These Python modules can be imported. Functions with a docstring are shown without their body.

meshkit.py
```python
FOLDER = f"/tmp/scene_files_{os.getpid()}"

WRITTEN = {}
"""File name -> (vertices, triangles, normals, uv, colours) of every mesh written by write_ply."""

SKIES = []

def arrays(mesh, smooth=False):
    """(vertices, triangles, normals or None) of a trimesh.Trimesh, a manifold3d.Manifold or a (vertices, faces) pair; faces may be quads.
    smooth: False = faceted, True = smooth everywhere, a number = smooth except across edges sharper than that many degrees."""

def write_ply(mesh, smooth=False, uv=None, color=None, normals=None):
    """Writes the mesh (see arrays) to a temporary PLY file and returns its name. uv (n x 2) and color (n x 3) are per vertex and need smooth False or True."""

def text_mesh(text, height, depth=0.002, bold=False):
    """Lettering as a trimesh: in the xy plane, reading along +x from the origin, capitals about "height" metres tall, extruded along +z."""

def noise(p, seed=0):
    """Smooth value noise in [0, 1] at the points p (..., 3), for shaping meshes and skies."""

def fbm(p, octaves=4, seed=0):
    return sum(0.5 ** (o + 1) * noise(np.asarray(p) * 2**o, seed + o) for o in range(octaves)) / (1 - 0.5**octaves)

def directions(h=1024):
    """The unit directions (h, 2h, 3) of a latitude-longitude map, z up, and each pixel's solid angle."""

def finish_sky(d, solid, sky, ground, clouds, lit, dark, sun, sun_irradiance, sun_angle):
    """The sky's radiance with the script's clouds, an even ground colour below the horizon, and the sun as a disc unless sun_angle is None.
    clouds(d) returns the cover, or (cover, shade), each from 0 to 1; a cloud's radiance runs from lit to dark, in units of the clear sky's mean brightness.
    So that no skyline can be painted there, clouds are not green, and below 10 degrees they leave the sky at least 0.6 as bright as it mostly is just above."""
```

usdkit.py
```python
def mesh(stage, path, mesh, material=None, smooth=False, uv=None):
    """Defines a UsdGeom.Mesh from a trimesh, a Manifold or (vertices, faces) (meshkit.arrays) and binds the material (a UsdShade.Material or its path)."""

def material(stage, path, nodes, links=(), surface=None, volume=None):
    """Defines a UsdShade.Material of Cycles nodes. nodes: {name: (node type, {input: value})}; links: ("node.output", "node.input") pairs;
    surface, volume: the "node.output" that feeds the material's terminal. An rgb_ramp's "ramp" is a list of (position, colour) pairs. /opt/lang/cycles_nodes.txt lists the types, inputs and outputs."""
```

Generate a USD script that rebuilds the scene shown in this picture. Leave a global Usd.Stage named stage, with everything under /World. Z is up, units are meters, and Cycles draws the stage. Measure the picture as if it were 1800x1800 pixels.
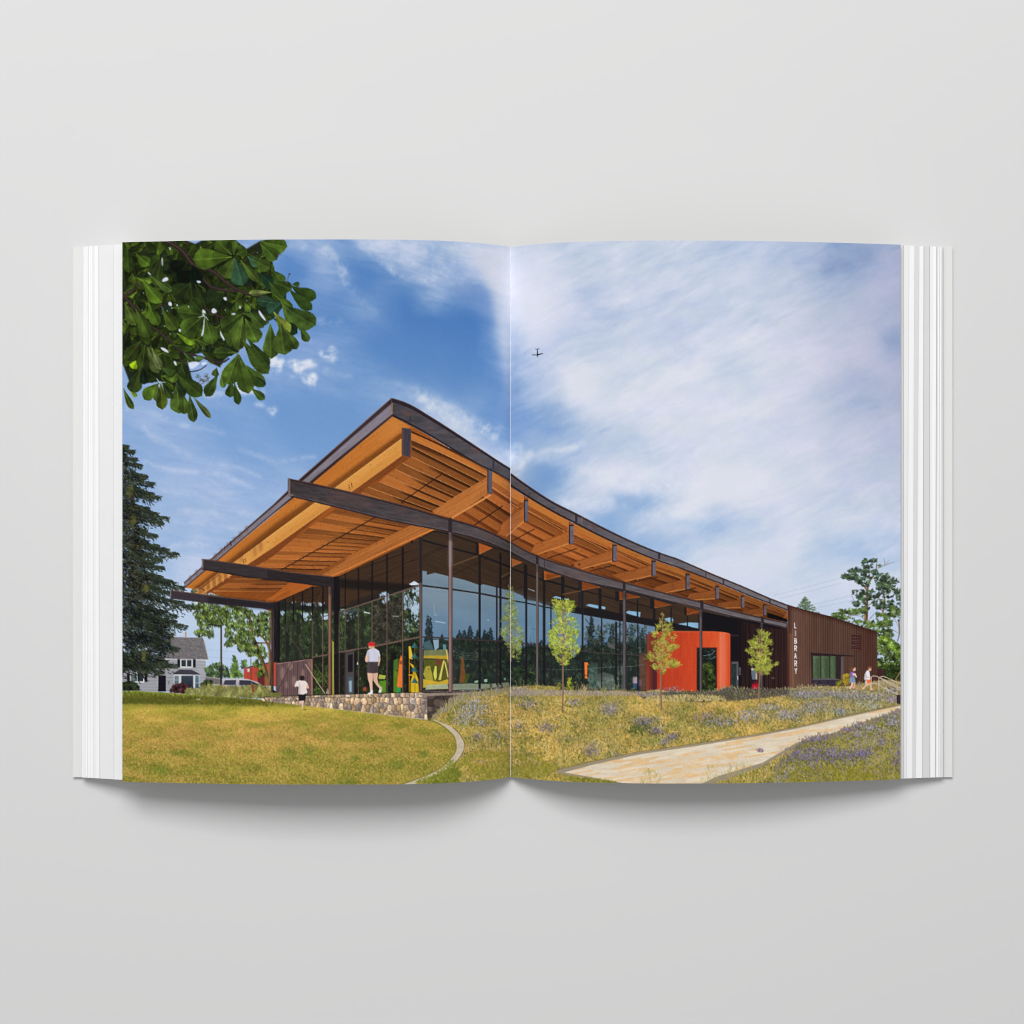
import math
import numpy as np
from pxr import Gf, Sdf, Usd, UsdGeom, UsdLux, UsdShade, Vt
from scipy import ndimage
from scipy.interpolate import PchipInterpolator
import usdkit

# ---------------------------------------------------------------- stage, camera, lights
stage = Usd.Stage.CreateInMemory()
UsdGeom.SetStageUpAxis(stage, UsdGeom.Tokens.z)
UsdGeom.SetStageMetersPerUnit(stage, 1.0)
UsdGeom.Xform.Define(stage, '/World')
UsdGeom.Scope.Define(stage, '/World/Looks')

CAM_H = 1.2            # camera height over the tabletop
FRAME = 0.6            # width of tabletop that fills the frame
cam = UsdGeom.Camera.Define(stage, '/World/camera')
cam.CreateProjectionAttr('perspective')
cam.CreateFocalLengthAttr(70.0)
cam.CreateHorizontalApertureAttr(70.0 * FRAME / CAM_H)
cam.CreateVerticalApertureAttr(70.0 * FRAME / CAM_H)
cam.CreateClippingRangeAttr(Gf.Vec2f(0.05, 20.0))
UsdGeom.Xformable(cam).AddTranslateOp().Set(Gf.Vec3d(0, 0, CAM_H))
cam.CreateExposureAttr(0.0)


def softbox(name, pos, target, w, h, power):
    L = UsdLux.RectLight.Define(stage, '/World/' + name)
    L.CreateWidthAttr(w)
    L.CreateHeightAttr(h)
    L.CreateIntensityAttr(power)
    L.CreateColorAttr(Gf.Vec3f(1.0, 1.0, 1.0))
    m = Gf.Matrix4d()
    m.SetLookAt(Gf.Vec3d(*pos), Gf.Vec3d(*target), Gf.Vec3d(0, 1, 0.001))
    UsdGeom.Xformable(L).AddTransformOp().Set(m.GetInverse())
    return L


softbox('key_softbox', (-0.36, 1.52, 2.35), (0.0, 0.0, 0.0), 1.55, 1.20, 11.4)
softbox('fill_softbox', (0.0, 0.0, 2.0), (0.0, 0.0, 0.0), 7.0, 7.0, 0.54)


# ---------------------------------------------------------------- materials
def mat(name, nodes, links, surface):
    return usdkit.material(stage, '/World/Looks/' + name, nodes, links, surface=surface)


def paper(name, col, var=0.02, scale=60.0):
    a = tuple(c * (1 - var) for c in col)
    b = tuple(min(1, c * (1 + var)) for c in col)
    return mat(name, {'g': ('geometry', {}), 'n': ('noise_texture', {'scale': scale, 'detail': 3.0}),
                      'm': ('mix_color', {'a': a, 'b': b}),
                      'p': ('principled_bsdf', {'roughness': 0.75, 'specular_ior_level': 0.12})},
               [('g.position', 'n.vector'), ('n.fac', 'm.fac'), ('m.result', 'p.base_color')], 'p.BSDF')


TABLE = mat('tabletop_grey', {'g': ('geometry', {}), 'n': ('noise_texture', {'scale': 2.2, 'detail': 3.0}),
                              'm': ('mix_color', {'a': (.630, .630, .628), 'b': (.650, .650, .649)}),
                              'p': ('principled_bsdf', {'roughness': 0.8, 'specular_ior_level': 0.1})},
            [('g.position', 'n.vector'), ('n.fac', 'm.fac'), ('m.result', 'p.base_color')], 'p.BSDF')
WHITE = paper('page_white', (.86, .86, .86))
PALE = paper('page_pale', (.79, .79, .795))
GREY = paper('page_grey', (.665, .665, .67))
LIGHT = paper('page_light', (.83, .83, .835))
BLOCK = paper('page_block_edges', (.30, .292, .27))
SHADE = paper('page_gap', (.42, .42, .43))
COVERM = paper('cover_offwhite', (.705, .705, .69), 0.012, 25)
PRINT = mat('printed_paper', {'a': ('attribute', {'attribute': 'ink'}),
                              'p': ('principled_bsdf', {'roughness': 0.7, 'specular_ior_level': 0.04})},
            [('a.color', 'p.base_color')], 'p.BSDF')


# ---------------------------------------------------------------- helpers
used = {}


def path_for(name, parent):
    base = parent + '/' + name
    n = used.get(base, -1) + 1
    used[base] = n
    return base if n == 0 else f'{base}_{n:03d}'


def data(prim, **kw):
    for k, v in kw.items():
        if v:
            prim.SetCustomDataByKey(k, v)


def mesh_prim(name, v, f, material, parent, ink=None, normals=None, **kw):
    path = path_for(name, parent)
    f = np.asarray(f, np.int32)
    m = UsdGeom.Mesh.Define(stage, path)
    m.CreatePointsAttr(Vt.Vec3fArray.FromNumpy(np.ascontiguousarray(v, np.float32)))
    m.CreateFaceVertexCountsAttr(Vt.IntArray.FromNumpy(np.full(len(f), f.shape[1], np.int32)))
    m.CreateFaceVertexIndicesAttr(Vt.IntArray.FromNumpy(np.ascontiguousarray(f.ravel())))
    m.CreateSubdivisionSchemeAttr('none')
    if normals is not None:
        m.CreateNormalsAttr(Vt.Vec3fArray.FromNumpy(np.ascontiguousarray(normals, np.float32)))
        m.SetNormalsInterpolation('vertex')
    if ink is not None:
        UsdGeom.PrimvarsAPI(m).CreatePrimvar('ink', Sdf.ValueTypeNames.Color3fArray, 'vertex').Set(
            Vt.Vec3fArray.FromNumpy(np.ascontiguousarray(ink, np.float32)))
    UsdShade.MaterialBindingAPI.Apply(m.GetPrim()).Bind(material)
    data(m.GetPrim(), **kw)
    return path


# ---------------------------------------------------------------- the tabletop
S = 3.0
mesh_prim('tabletop', [(-S, -S, 0), (S, -S, 0), (S, S, 0), (-S, S, 0)], [(0, 1, 2, 3)], TABLE, '/World',
          kind='structure', label='plain light grey matt studio tabletop under the open book', category='tabletop')

# ---------------------------------------------------------------- the open book
# The pages are measured in 1/3000 m from the middle of the frame; HALF is how tall a page looks there, which
# with the camera's height gives how high the paper arches over the tabletop.
BASE = 464.3
LEFT_K = [(215, 473.5), (300, 475.5), (400, 477.4), (500, 478.4), (600, 478.5), (700, 478.0), (760, 476.7), (800, 475.0),
          (840, 472.2), (865, 469.8), (880, 468.0), (890, 466.4), (897.2, 464.9)]
RIGHT_K = [(897.8, 464.9), (905, 465.9), (920, 467.6), (940, 469.6), (960, 471.2), (1000, 473.5), (1080, 475.7), (1160, 476.6),
           (1240, 476.5), (1320, 475.9), (1400, 474.4), (1500, 471.9), (1583, 469.3)]
half_left = PchipInterpolator(*zip(*LEFT_K))
half_right = PchipInterpolator(*zip(*RIGHT_K))
HB = BASE / 3000.0                                   # half the page height in metres


def z_of(half):
    return CAM_H * (1 - BASE / half) + 0.0016


def world(X, z):
    return (np.asarray(X, float) - 900) / 3000.0 * (CAM_H - z) / CAM_H


book = UsdGeom.Xform.Define(stage, '/World/open_book').GetPrim()
data(book, label='thick open book lying face up, one photograph printed across both of its pages', category='book')
BOOK = '/World/open_book'


def prism(name, xs, zs, zb, material, yh=HB, parent=BOOK, z_cap=None, dy=0.0, **kw):
    """A solid under the line (xs, zs), closed down to the height zb, as deep as the page is tall."""
    xs, zs = np.asarray(xs, float), np.asarray(zs, float)
    n = len(xs)
    zb = np.broadcast_to(np.asarray(zb, float), (n,))
    v, f = [], []
    for y in (-yh + dy, yh + dy):
        v += [(x, y, z) for x, z in zip(xs, zs)] + [(x, y, z) for x, z in zip(xs, zb)]
    v = np.array(v)
    N = 2 * n
    for i in range(n - 1):
        f += [(i, i + 1, N + i + 1, N + i)]                                  # top
        f += [(n + i + 1, n + i, N + n + i, N + n + i + 1)]                    # bottom
        f += [(n + i, n + i + 1, i + 1, i)]                                  # near end
        f += [(N + i, N + i + 1, N + n + i + 1, N + n + i)]                    # far end
    f += [(0, N, N + n, n), (n - 1, n + n - 1, N + n + n - 1, N + n - 1)]
    return mesh_prim(name, v, np.array(f), material, parent, **kw)


# the two blocks of pages under the printed leaf
for K, half, side in ((LEFT_K, half_left, 'left'), (RIGHT_K, half_right, 'right')):
    X = np.linspace(K[0][0] + 0.6, K[-1][0] - 0.6, 90)
    z = np.maximum(z_of(half(X)) - 0.0004, 0.0009)
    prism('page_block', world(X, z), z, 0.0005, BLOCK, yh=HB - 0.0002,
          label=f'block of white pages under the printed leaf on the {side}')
# the covers: thin off-white boards the pages lie on
for x0, x1, x2, side in ((128, 143.5, 897, 'left'), (1674.3, 1657.5, 898, 'right')):
    X = np.linspace(x0, x2, 12)
    z = np.interp(np.abs(X - x0), [0, 2, 480, 700, 780], [0.0023, 0.0026, 0.0026, 0.0012, 0.0007])
    order = np.argsort(X)
    prism('cover', world(X, z)[order], z[order], 0.0001, COVERM, yh=HB + 0.0003,
          label=f'off-white cover board whose edge shows along the {side} side')

# fanned-out page edges: (X at the top edge, X at the bottom edge, look) from the printed leaf outwards
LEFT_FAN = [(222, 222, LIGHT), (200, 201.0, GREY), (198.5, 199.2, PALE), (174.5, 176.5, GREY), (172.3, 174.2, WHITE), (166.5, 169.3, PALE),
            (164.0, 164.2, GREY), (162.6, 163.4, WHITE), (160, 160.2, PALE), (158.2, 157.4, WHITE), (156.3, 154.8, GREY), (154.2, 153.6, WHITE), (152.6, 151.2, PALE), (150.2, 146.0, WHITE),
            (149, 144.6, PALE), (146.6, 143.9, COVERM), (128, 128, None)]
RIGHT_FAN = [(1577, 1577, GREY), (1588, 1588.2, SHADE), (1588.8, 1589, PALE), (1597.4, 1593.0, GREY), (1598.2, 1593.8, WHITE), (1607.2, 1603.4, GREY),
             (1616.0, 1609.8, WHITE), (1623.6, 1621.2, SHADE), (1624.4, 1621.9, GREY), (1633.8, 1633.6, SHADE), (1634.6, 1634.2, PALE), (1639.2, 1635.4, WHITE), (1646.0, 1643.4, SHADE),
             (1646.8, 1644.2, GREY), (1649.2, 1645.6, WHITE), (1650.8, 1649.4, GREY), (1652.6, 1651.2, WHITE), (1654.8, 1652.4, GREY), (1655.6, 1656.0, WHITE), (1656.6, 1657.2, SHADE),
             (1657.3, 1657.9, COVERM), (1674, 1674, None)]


def fan(rows, z_in, z_out, parent_side):
    n = len(rows) - 1
    xin, xout = rows[0][0], rows[-1][0]
    for i in range(n - 1):
        (t0, b0, look), (t1, b1, _) = rows[i], rows[i + 1]
        # each leaf lies a little lower than the one inside it
        u0 = (t0 + b0 - 2 * xin) / 2 / (xout - xin)
        u1 = (t1 + b1 - 2 * xin) / 2 / (xout - xin)
        h0 = z_in + (z_out - z_in) * u0
        h1 = z_in + (z_out - z_in) * u1
        z0, z1 = h0 - 0.00002 * i, h1 + 0.00025
        ov = 1.2 if xout > xin else -1.2
        v = []
        for y, a, b in ((-HB, b0 - ov, b1), (HB, t0 - ov, t1)):
            xa, xb = float(world(a, z0)), float(world(b, z1))
            v += [(xa, y, z0), (xb, y, z1), (xb, y, z1 - 0.0003), (xa, y, 0.0028), (xb, y, 0.0028)]
        v = np.array(v)
        f = [(0, 1, 6, 5), (1, 2, 7, 6), (3, 0, 5, 8), (4, 3, 8, 9), (2, 4, 9, 7)]
        tri = []
        for q in f:
            tri += [(q[0], q[1], q[2]), (q[0], q[2], q[3])]
        tri += [(0, 3, 1), (1, 3, 4), (5, 6, 8), (6, 9, 8)]
        f = np.array(tri)
        if xout < xin:
            f = f[:, ::-1]
        mesh_prim('page_edge', v, f, look, BOOK)


fan(LEFT_FAN, z_of(470.6), 0.0031, 'left')
fan(RIGHT_FAN, z_of(468.3), 0.0031, 'right')
# ---------------------------------------------------------------- the printed photograph
# The ink on the two pages: flat print, laid down shape by shape as ink colours on the sheet of paper.
# PX0, PY0 is the corner of the sheet; one unit is 1/3000 m on the page.
PX0, PY0, PW, PH = 213, 416, 1373, 968
INK = np.zeros((PH, PW, 3), np.float32)               # ink colour, 0..255, screen values
WHO = np.zeros((PH, PW), np.int16)                    # which printed element a spot of ink belongs to
ELEMENTS = ['']
R = np.random.default_rng(7)
YY, XX = np.mgrid[PY0:PY0 + PH, PX0:PX0 + PW].astype(np.float32)
NOW = [0]
LABEL_OF = {}


def element(name, label):
    ELEMENTS.append(name)
    NOW[0] = len(ELEMENTS) - 1
    LABEL_OF[NOW[0]] = label


FRAMES = {'A': (215, 420, 5), 'B': (210, 760, 6), 'C': (210, 1030, 45 / 7), 'D': (470, 930, 6), 'E': (480, 680, 30 / 7),
          'F': (730, 900, 180 / 31), 'G': (960, 1000, 45 / 7), 'H': (1180, 1000, 45 / 7), 'I': (1340, 960, 90 / 13),
          'J': (890, 820, 6), 'K': (470, 1100, 6), 'L': (980, 1180, 5), 'M': (480, 420, 30 / 7), 'N': (890, 420, 36 / 7),
          'O': (1235, 420, 36 / 7), 'P': (890, 720, 36 / 7), 'Q': (1235, 740, 36 / 7), 'T': (700, 1180, 5),
          'U': (1400, 1180, 5), 'V': (100, 1180, 5), '.': (0, 0, 1)}


def at(fr, *pts):
    """Points drawn on one enlarged square of the spread, put back on the page."""
    ox, oy, s = FRAMES[fr]
    p = np.array(pts, float).reshape(-1, 2)
    return np.stack([ox + p[:, 0] / s, oy + p[:, 1] / s], 1)


def vnoise(x, y, seed):
    g = np.random.default_rng(seed).random((128, 128)).astype(np.float32)
    x, y = np.asarray(x, np.float32), np.asarray(y, np.float32)
    i, j = np.floor(x).astype(np.int32), np.floor(y).astype(np.int32)
    u, v = x - i, y - j
    u, v = u * u * (3 - 2 * u), v * v * (3 - 2 * v)
    i0, i1, j0, j1 = i & 127, (i + 1) & 127, j & 127, (j + 1) & 127
    return (g[j0, i0] * (1 - u) + g[j0, i1] * u) * (1 - v) + (g[j1, i0] * (1 - u) + g[j1, i1] * u) * v


def fbm(x, y, seed, octaves=4, gain=0.5):
    out, a, tot = 0, 1.0, 0
    for o in range(octaves):
        out = out + a * vnoise(x * 2**o + 17.3 * o, y * 2**o + 5.7 * o, seed + o)
        tot += a
        a *= gain
    return out / tot


def coverage(pts, SS=4):
    """(row slice, column slice, how much of each spot the polygon covers), or None outside the sheet."""
    p = np.asarray(pts, float) - (PX0, PY0)
    x0, x1 = max(0, int(np.floor(p[:, 0].min()))), min(PW, int(np.ceil(p[:, 0].max())) + 1)
    y0, y1 = max(0, int(np.floor(p[:, 1].min()))), min(PH, int(np.ceil(p[:, 1].max())) + 1)
    if x1 <= x0 or y1 <= y0:
        return None
    q = np.roll(p, -1, 0)
    L = y0 + (np.arange((y1 - y0) * SS) + 0.5) / SS
    ay, by = p[:, 1][:, None], q[:, 1][:, None]
    hit = ((ay <= L) & (by > L)) | ((by <= L) & (ay > L))
    with np.errstate(divide='ignore', invalid='ignore'):
        xs = p[:, 0][:, None] + (L - ay) / (by - ay) * (q[:, 0] - p[:, 0])[:, None]
    xs = np.sort(np.where(hit, xs, np.inf), 0)
    n = int(hit.sum(0).max()) if hit.size else 0
    J = np.arange(x0, x1)
    m = np.zeros((len(L), x1 - x0), np.float32)
    for k in range(0, n - 1, 2):
        a, b = xs[k], xs[k + 1]
        ok = np.isfinite(b)
        if ok.any():
            a_, b_ = a[ok][:, None], b[ok][:, None]
            m[ok] += np.clip(b_ - J, 0, 1) - np.clip(a_ - J, 0, 1)
    m = m.reshape(y1 - y0, SS, -1).mean(1)
    return slice(y0, y1), slice(x0, x1), np.clip(m, 0, 1)


def lay(sy, sx, m, color, who=True):
    if callable(color):
        color = color(XX[sy, sx], YY[sy, sx])
    c = np.asarray(color, np.float32)
    a = m[..., None]
    INK[sy, sx] = INK[sy, sx] * (1 - a) + c * a
    if who:
        w = WHO[sy, sx]
        w[m > 0.5] = NOW[0]


def fill(pts, color, alpha=1.0, who=True, blur=0.0, mask=None):
    c = coverage(pts)
    if c is None:
        return
    sy, sx, m = c
    if blur:
        pad = int(blur * 3) + 1
        y0, y1, x0, x1 = max(0, sy.start - pad), min(PH, sy.stop + pad), max(0, sx.start - pad), min(PW, sx.stop + pad)
        mm = np.zeros((y1 - y0, x1 - x0), np.float32)
        mm[sy.start - y0:sy.stop - y0, sx.start - x0:sx.stop - x0] = m
        m, sy, sx = ndimage.gaussian_filter(mm, blur), slice(y0, y1), slice(x0, x1)
    m = m * alpha
    if mask is not None:
        m = m * mask(XX[sy, sx], YY[sy, sx])
    lay(sy, sx, m, color, who)


def ribbon(pts, w):
    """Outline of a line with the given width (one number, or one at each end)."""
    p = np.asarray(pts, float)
    w = np.linspace(w[0], w[1], len(p)) if np.ndim(w) else np.full(len(p), float(w))
    d = np.gradient(p, axis=0)
    d /= np.maximum(np.linalg.norm(d, axis=1, keepdims=True), 1e-9)
    nrm = np.stack([-d[:, 1], d[:, 0]], 1) * (w / 2)[:, None]
    return np.vstack([p + nrm, (p - nrm)[::-1]])


def line(pts, w, color, alpha=1.0, who=True, blur=0.0):
    fill(ribbon(pts, w), color, alpha, who, blur)


def curve(pts, n=40):
    """A smooth line through the points."""
    p = np.asarray(pts, float)
    t = np.r_[0, np.cumsum(np.linalg.norm(np.diff(p, axis=0), axis=1))]
    s = np.linspace(0, t[-1], n)
    return np.stack([PchipInterpolator(t, p[:, 0])(s), PchipInterpolator(t, p[:, 1])(s)], 1)


def ramp(p0, c0, p1, c1):
    p0, p1 = np.asarray(p0, float), np.asarray(p1, float)
    d = p1 - p0
    L2 = (d * d).sum()

    def f(x, y):
        t = np.clip(((x - p0[0]) * d[0] + (y - p0[1]) * d[1]) / L2, 0, 1)[..., None]
        return np.asarray(c0) * (1 - t) + np.asarray(c1) * t
    return f


def mottle(base, amp=10, sx=6.0, sy=6.0, seed=1, tint=(1, 1, 1), ang=0.0, octaves=3):
    """A colour (or colour field) with grain in it."""
    ca, sa = math.cos(ang), math.sin(ang)

    def f(x, y):
        b = base(x, y) if callable(base) else np.asarray(base, float)
        n = fbm((x * ca + y * sa) / sx, (-x * sa + y * ca) / sy, seed, octaves) - 0.5
        return b + (n * 2 * amp)[..., None] * np.asarray(tint)
    return f


def splat(x, y, color, alpha=0.8, soft=0.6, who=True, keep=None):
    """Many tiny dabs of ink at once. color: (n, 3)."""
    x, y = np.asarray(x, float) - PX0, np.asarray(y, float) - PY0
    color = np.broadcast_to(np.asarray(color, float), (len(x), 3))
    alpha = np.broadcast_to(np.asarray(alpha, float), (len(x),))
    i, j = np.floor(x).astype(int), np.floor(y).astype(int)
    u, v = x - i, y - j
    pad = 3
    bx0, bx1 = max(0, i.min() - pad), min(PW, i.max() + pad + 2)
    by0, by1 = max(0, j.min() - pad), min(PH, j.max() + pad + 2)
    if bx1 <= bx0 or by1 <= by0:
        return
    w_, h_ = bx1 - bx0, by1 - by0
    acc = np.zeros((4, h_ * w_))
    for di, dj, wt in ((0, 0, (1 - u) * (1 - v)), (1, 0, u * (1 - v)), (0, 1, (1 - u) * v), (1, 1, u * v)):
        a, b = i + di, j + dj
        ok = (a >= bx0) & (a < bx1) & (b >= by0) & (b < by1)
        idx = (b[ok] - by0) * w_ + a[ok] - bx0
        ww = wt[ok] * alpha[ok]
        acc[3] += np.bincount(idx, ww, h_ * w_)
        for k in range(3):
            acc[k] += np.bincount(idx, ww * color[ok, k], h_ * w_)
    acc = acc.reshape(4, h_, w_)
    if soft:
        acc = ndimage.gaussian_filter(acc, (0, soft, soft))
    a = 1 - np.exp(-1.6 * acc[3])
    c = acc[:3] / np.maximum(acc[3], 1e-6)
    sy, sx = slice(by0, by1), slice(bx0, bx1)
    if keep is not None:
        a = a * keep[sy, sx]
    lay(sy, sx, a.astype(np.float32), np.moveaxis(c, 0, -1), who)


def blades(x, y, length, ang, color, alpha=0.7, soft=0.4, step=0.8, who=True, keep=None, lean=0.0):
    """Many short strokes at once, each from its foot along the angle (degrees, 90 is up)."""
    n = len(x)
    length, ang = np.broadcast_to(length, (n,)), np.radians(np.broadcast_to(ang, (n,)))
    m = max(2, int(np.max(length) / step))
    t = np.linspace(0, 1, m)[None, :]
    px = x[:, None] + t * (length * np.cos(ang))[:, None] + lean * t * t
    py = y[:, None] - t * (length * np.sin(ang))[:, None]
    al = np.broadcast_to(np.asarray(alpha, float), (n,))[:, None] * np.broadcast_to(step * 1.3 * np.ones((1, 1)), (1, m)) * (length / (m * step))[:, None]
    col = np.repeat(np.broadcast_to(np.asarray(color, float), (n, 3)), m, 0)
    splat(px.ravel(), py.ravel(), col, np.broadcast_to(al, px.shape).ravel(), soft, who, keep)


def scatter(pts, n):
    """About n random points inside a polygon, and how far down in it (0..1) each one is."""
    p = np.asarray(pts, float)
    lo, hi = p.min(0), p.max(0)
    c = coverage(p, 2)
    if c is None:
        return np.zeros(0), np.zeros(0), np.zeros(0)
    sy, sx, m = c
    x, y = R.uniform(lo[0], hi[0], n * 4), R.uniform(lo[1], hi[1], n * 4)
    i, j = np.floor(x).astype(int) - PX0 - sx.start, np.floor(y).astype(int) - PY0 - sy.start
    ok = (i >= 0) & (j >= 0) & (i < m.shape[1]) & (j < m.shape[0])
    ok[ok] = m[j[ok], i[ok]] > 0.5
    x, y = x[ok][:n], y[ok][:n]
    return x, y, (y - lo[1]) / max(1e-6, hi[1] - lo[1])


def pick(colors, n, jitter=8):
    c = np.asarray(colors, float)[R.integers(0, len(colors), n)]
    return c + R.normal(0, jitter, (n, 1)) + R.normal(0, jitter * 0.3, (n, 3))


# ---- the sky
element('printed_sky', 'blue sky with thin white cloud, the upper part of the printed photograph')
SKY_ROWS = [
    [4, 4, 4, 4, 4, 4, 3, 4, 4, 3, 6, 6, 6, 6, 7, 7, 7, 7, 7, 7, 7, 7, 7, 6, 6, 6, 6, 5, 3, 3, 4],
    [4, 4, 4, 4, 4, 3, 1, 1, 4, 1, 2, 5, 5, 5, 7, 8, 8, 8, 7, 7, 7, 7, 7, 7, 7, 7, 6, 5, 3, 3, 5],
    [4, 4, 4, 4, 3, 2, 1, 1, 2, 1, 1, 1, 4, 3, 3, 8, 9, 8, 7, 7, 7, 7, 7, 7, 7, 7, 7, 6, 5, 6, 6],
    [4, 4, 4, 3, 2, 2, 1, 1, 1, 2, 1, 0, 0, 0, 1, 6, 9, 8, 7, 6, 7, 7, 7, 7, 7, 7, 8, 7, 7, 7, 6],
    [4, 4, 4, 3, 3, 2, 2, 2, 2, 1, 0, 0, 0, 0, 0, 4, 7, 7, 7, 8, 8, 7, 7, 8, 8, 8, 8, 8, 7, 7, 3],
    [3, 3, 3, 3, 3, 2, 3, 3, 3, 2, 1, 0, 0, 0, 0, 2, 6, 8, 9, 8, 8, 8, 8, 8, 7, 8, 8, 8, 7, 7, 7],
    [3, 3, 3, 2, 2, 1, 1, 1, 1, 1, 2, 2, 2, 1, 1, 1, 5, 7, 9, 8, 8, 8, 8, 8, 8, 8, 8, 7, 6, 5, 6],
    [3, 4, 3, 2, 1, 1, 0, 0, 0, 0, 1, 3, 5, 5, 2, 1, 2, 3, 6, 7, 7, 8, 8, 8, 8, 8, 8, 8, 7, 6, 7],
    [2, 3, 3, 2, 1, 1, 1, 0, 0, 0, 0, 0, 4, 7, 6, 3, 4, 4, 5, 5, 6, 7, 8, 8, 8, 8, 8, 8, 7, 7, 7],
    [2, 3, 4, 4, 3, 2, 2, 2, 1, 1, 1, 1, 2, 4, 6, 6, 2, 1, 6, 8, 8, 7, 7, 9, 9, 9, 8, 8, 7, 7, 7],
    [2, 3, 4, 4, 4, 3, 3, 3, 2, 1, 1, 1, 1, 2, 3, 1, 0, 4, 7, 5, 2, 4, 8, 9, 9, 8, 8, 7, 7, 7, 7],
    [3, 4, 3, 4, 4, 4, 3, 3, 2, 2, 2, 2, 2, 2, 2, 1, 1, 2, 3, 1, 4, 6, 8, 5, 6, 7, 8, 8, 8, 7, 7],
    [2, 3, 3, 4, 3, 3, 3, 3, 3, 3, 3, 3, 3, 3, 3, 2, 1, 1, 1, 1, 1, 2, 4, 6, 8, 9, 9, 6, 5, 5, 6],
    [2, 3, 5, 7, 6, 5, 4, 4, 4, 4, 4, 4, 4, 4, 4, 3, 3, 3, 3, 3, 3, 5, 8, 9, 9, 9, 8, 7, 8, 8, 7],
    [3, 4, 5, 6, 5, 4, 4, 4, 4, 4, 4, 4, 4, 4, 4, 4, 4, 4, 4, 4, 4, 5, 7, 7, 7, 8, 9, 8, 8, 7, 7],
    [4, 5, 6, 6, 5, 5, 5, 5, 5, 5, 5, 5, 5, 5, 5, 5, 5, 5, 5, 5, 5, 6, 6, 6, 6, 6, 6, 6, 6, 6, 6],
    [5] * 31]
grid = np.array(SKY_ROWS, np.float32) / 9.0
SH = 760                                              # the sky ends well above this row
sx_, sy_ = XX[:SH], YY[:SH]
wx = (fbm(sx_ / 90, sy_ / 70, 11, 4) - 0.5) * 46
wy = (fbm(sx_ / 90, sy_ / 70, 21, 4) - 0.5) * 30
gi, gj = (sy_ + wy - 425) / 45.0, (sx_ + wx - 215) / 45.0
dens = ndimage.map_coordinates(grid, [gi, gj], order=3, mode='nearest')
# thin streaks: up to the right on the right page, down to the right on the left one
ang = np.where(sx_ < 897, np.radians(14.0), np.radians(-24.0)).astype(np.float32)
ca, sa = np.cos(ang), np.sin(ang)
uu, vv = sx_ * ca + sy_ * sa + wx * 0.7, -sx_ * sa + sy_ * ca + wy * 0.9
streak = (fbm(uu / 95, vv / 17, 31, 5, 0.55) - 0.5) * np.where(sx_ < 897, 1.0, 0.8)
fine = fbm(uu / 30, vv / 7, 41, 4, 0.6) - 0.5
billow = fbm(sx_ / 42 + wx / 30, sy_ / 30 + wy / 30, 51, 5, 0.55) - 0.5
edge = np.clip(dens * (1.12 - dens) * 3.2, 0.06, 1)
dens = dens + edge * (0.34 * streak + 0.24 * fine + 0.24 * billow)
rgt = np.clip((sx_ - 960) / 120, 0, 1) * np.clip((900 - sy_) / 120, 0, 1)
dens = dens + rgt * (0.05 + 0.30 * np.clip(0.84 - dens, -0.2, 0.3)) + rgt * 0.13 * (fbm(uu / 150, vv / 34, 36, 4, 0.6) - 0.5)
dens = np.clip(dens, 0, 1)
blue_t = np.interp(np.arange(PY0, PY0 + SH), [420, 560, 680, 790, 900, 1000, 1100, 1200], [0, 0.02, 0.24, 0.42, 0.55, 0.72, 0.92, 1.0])[:, None, None].astype(np.float32)
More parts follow.
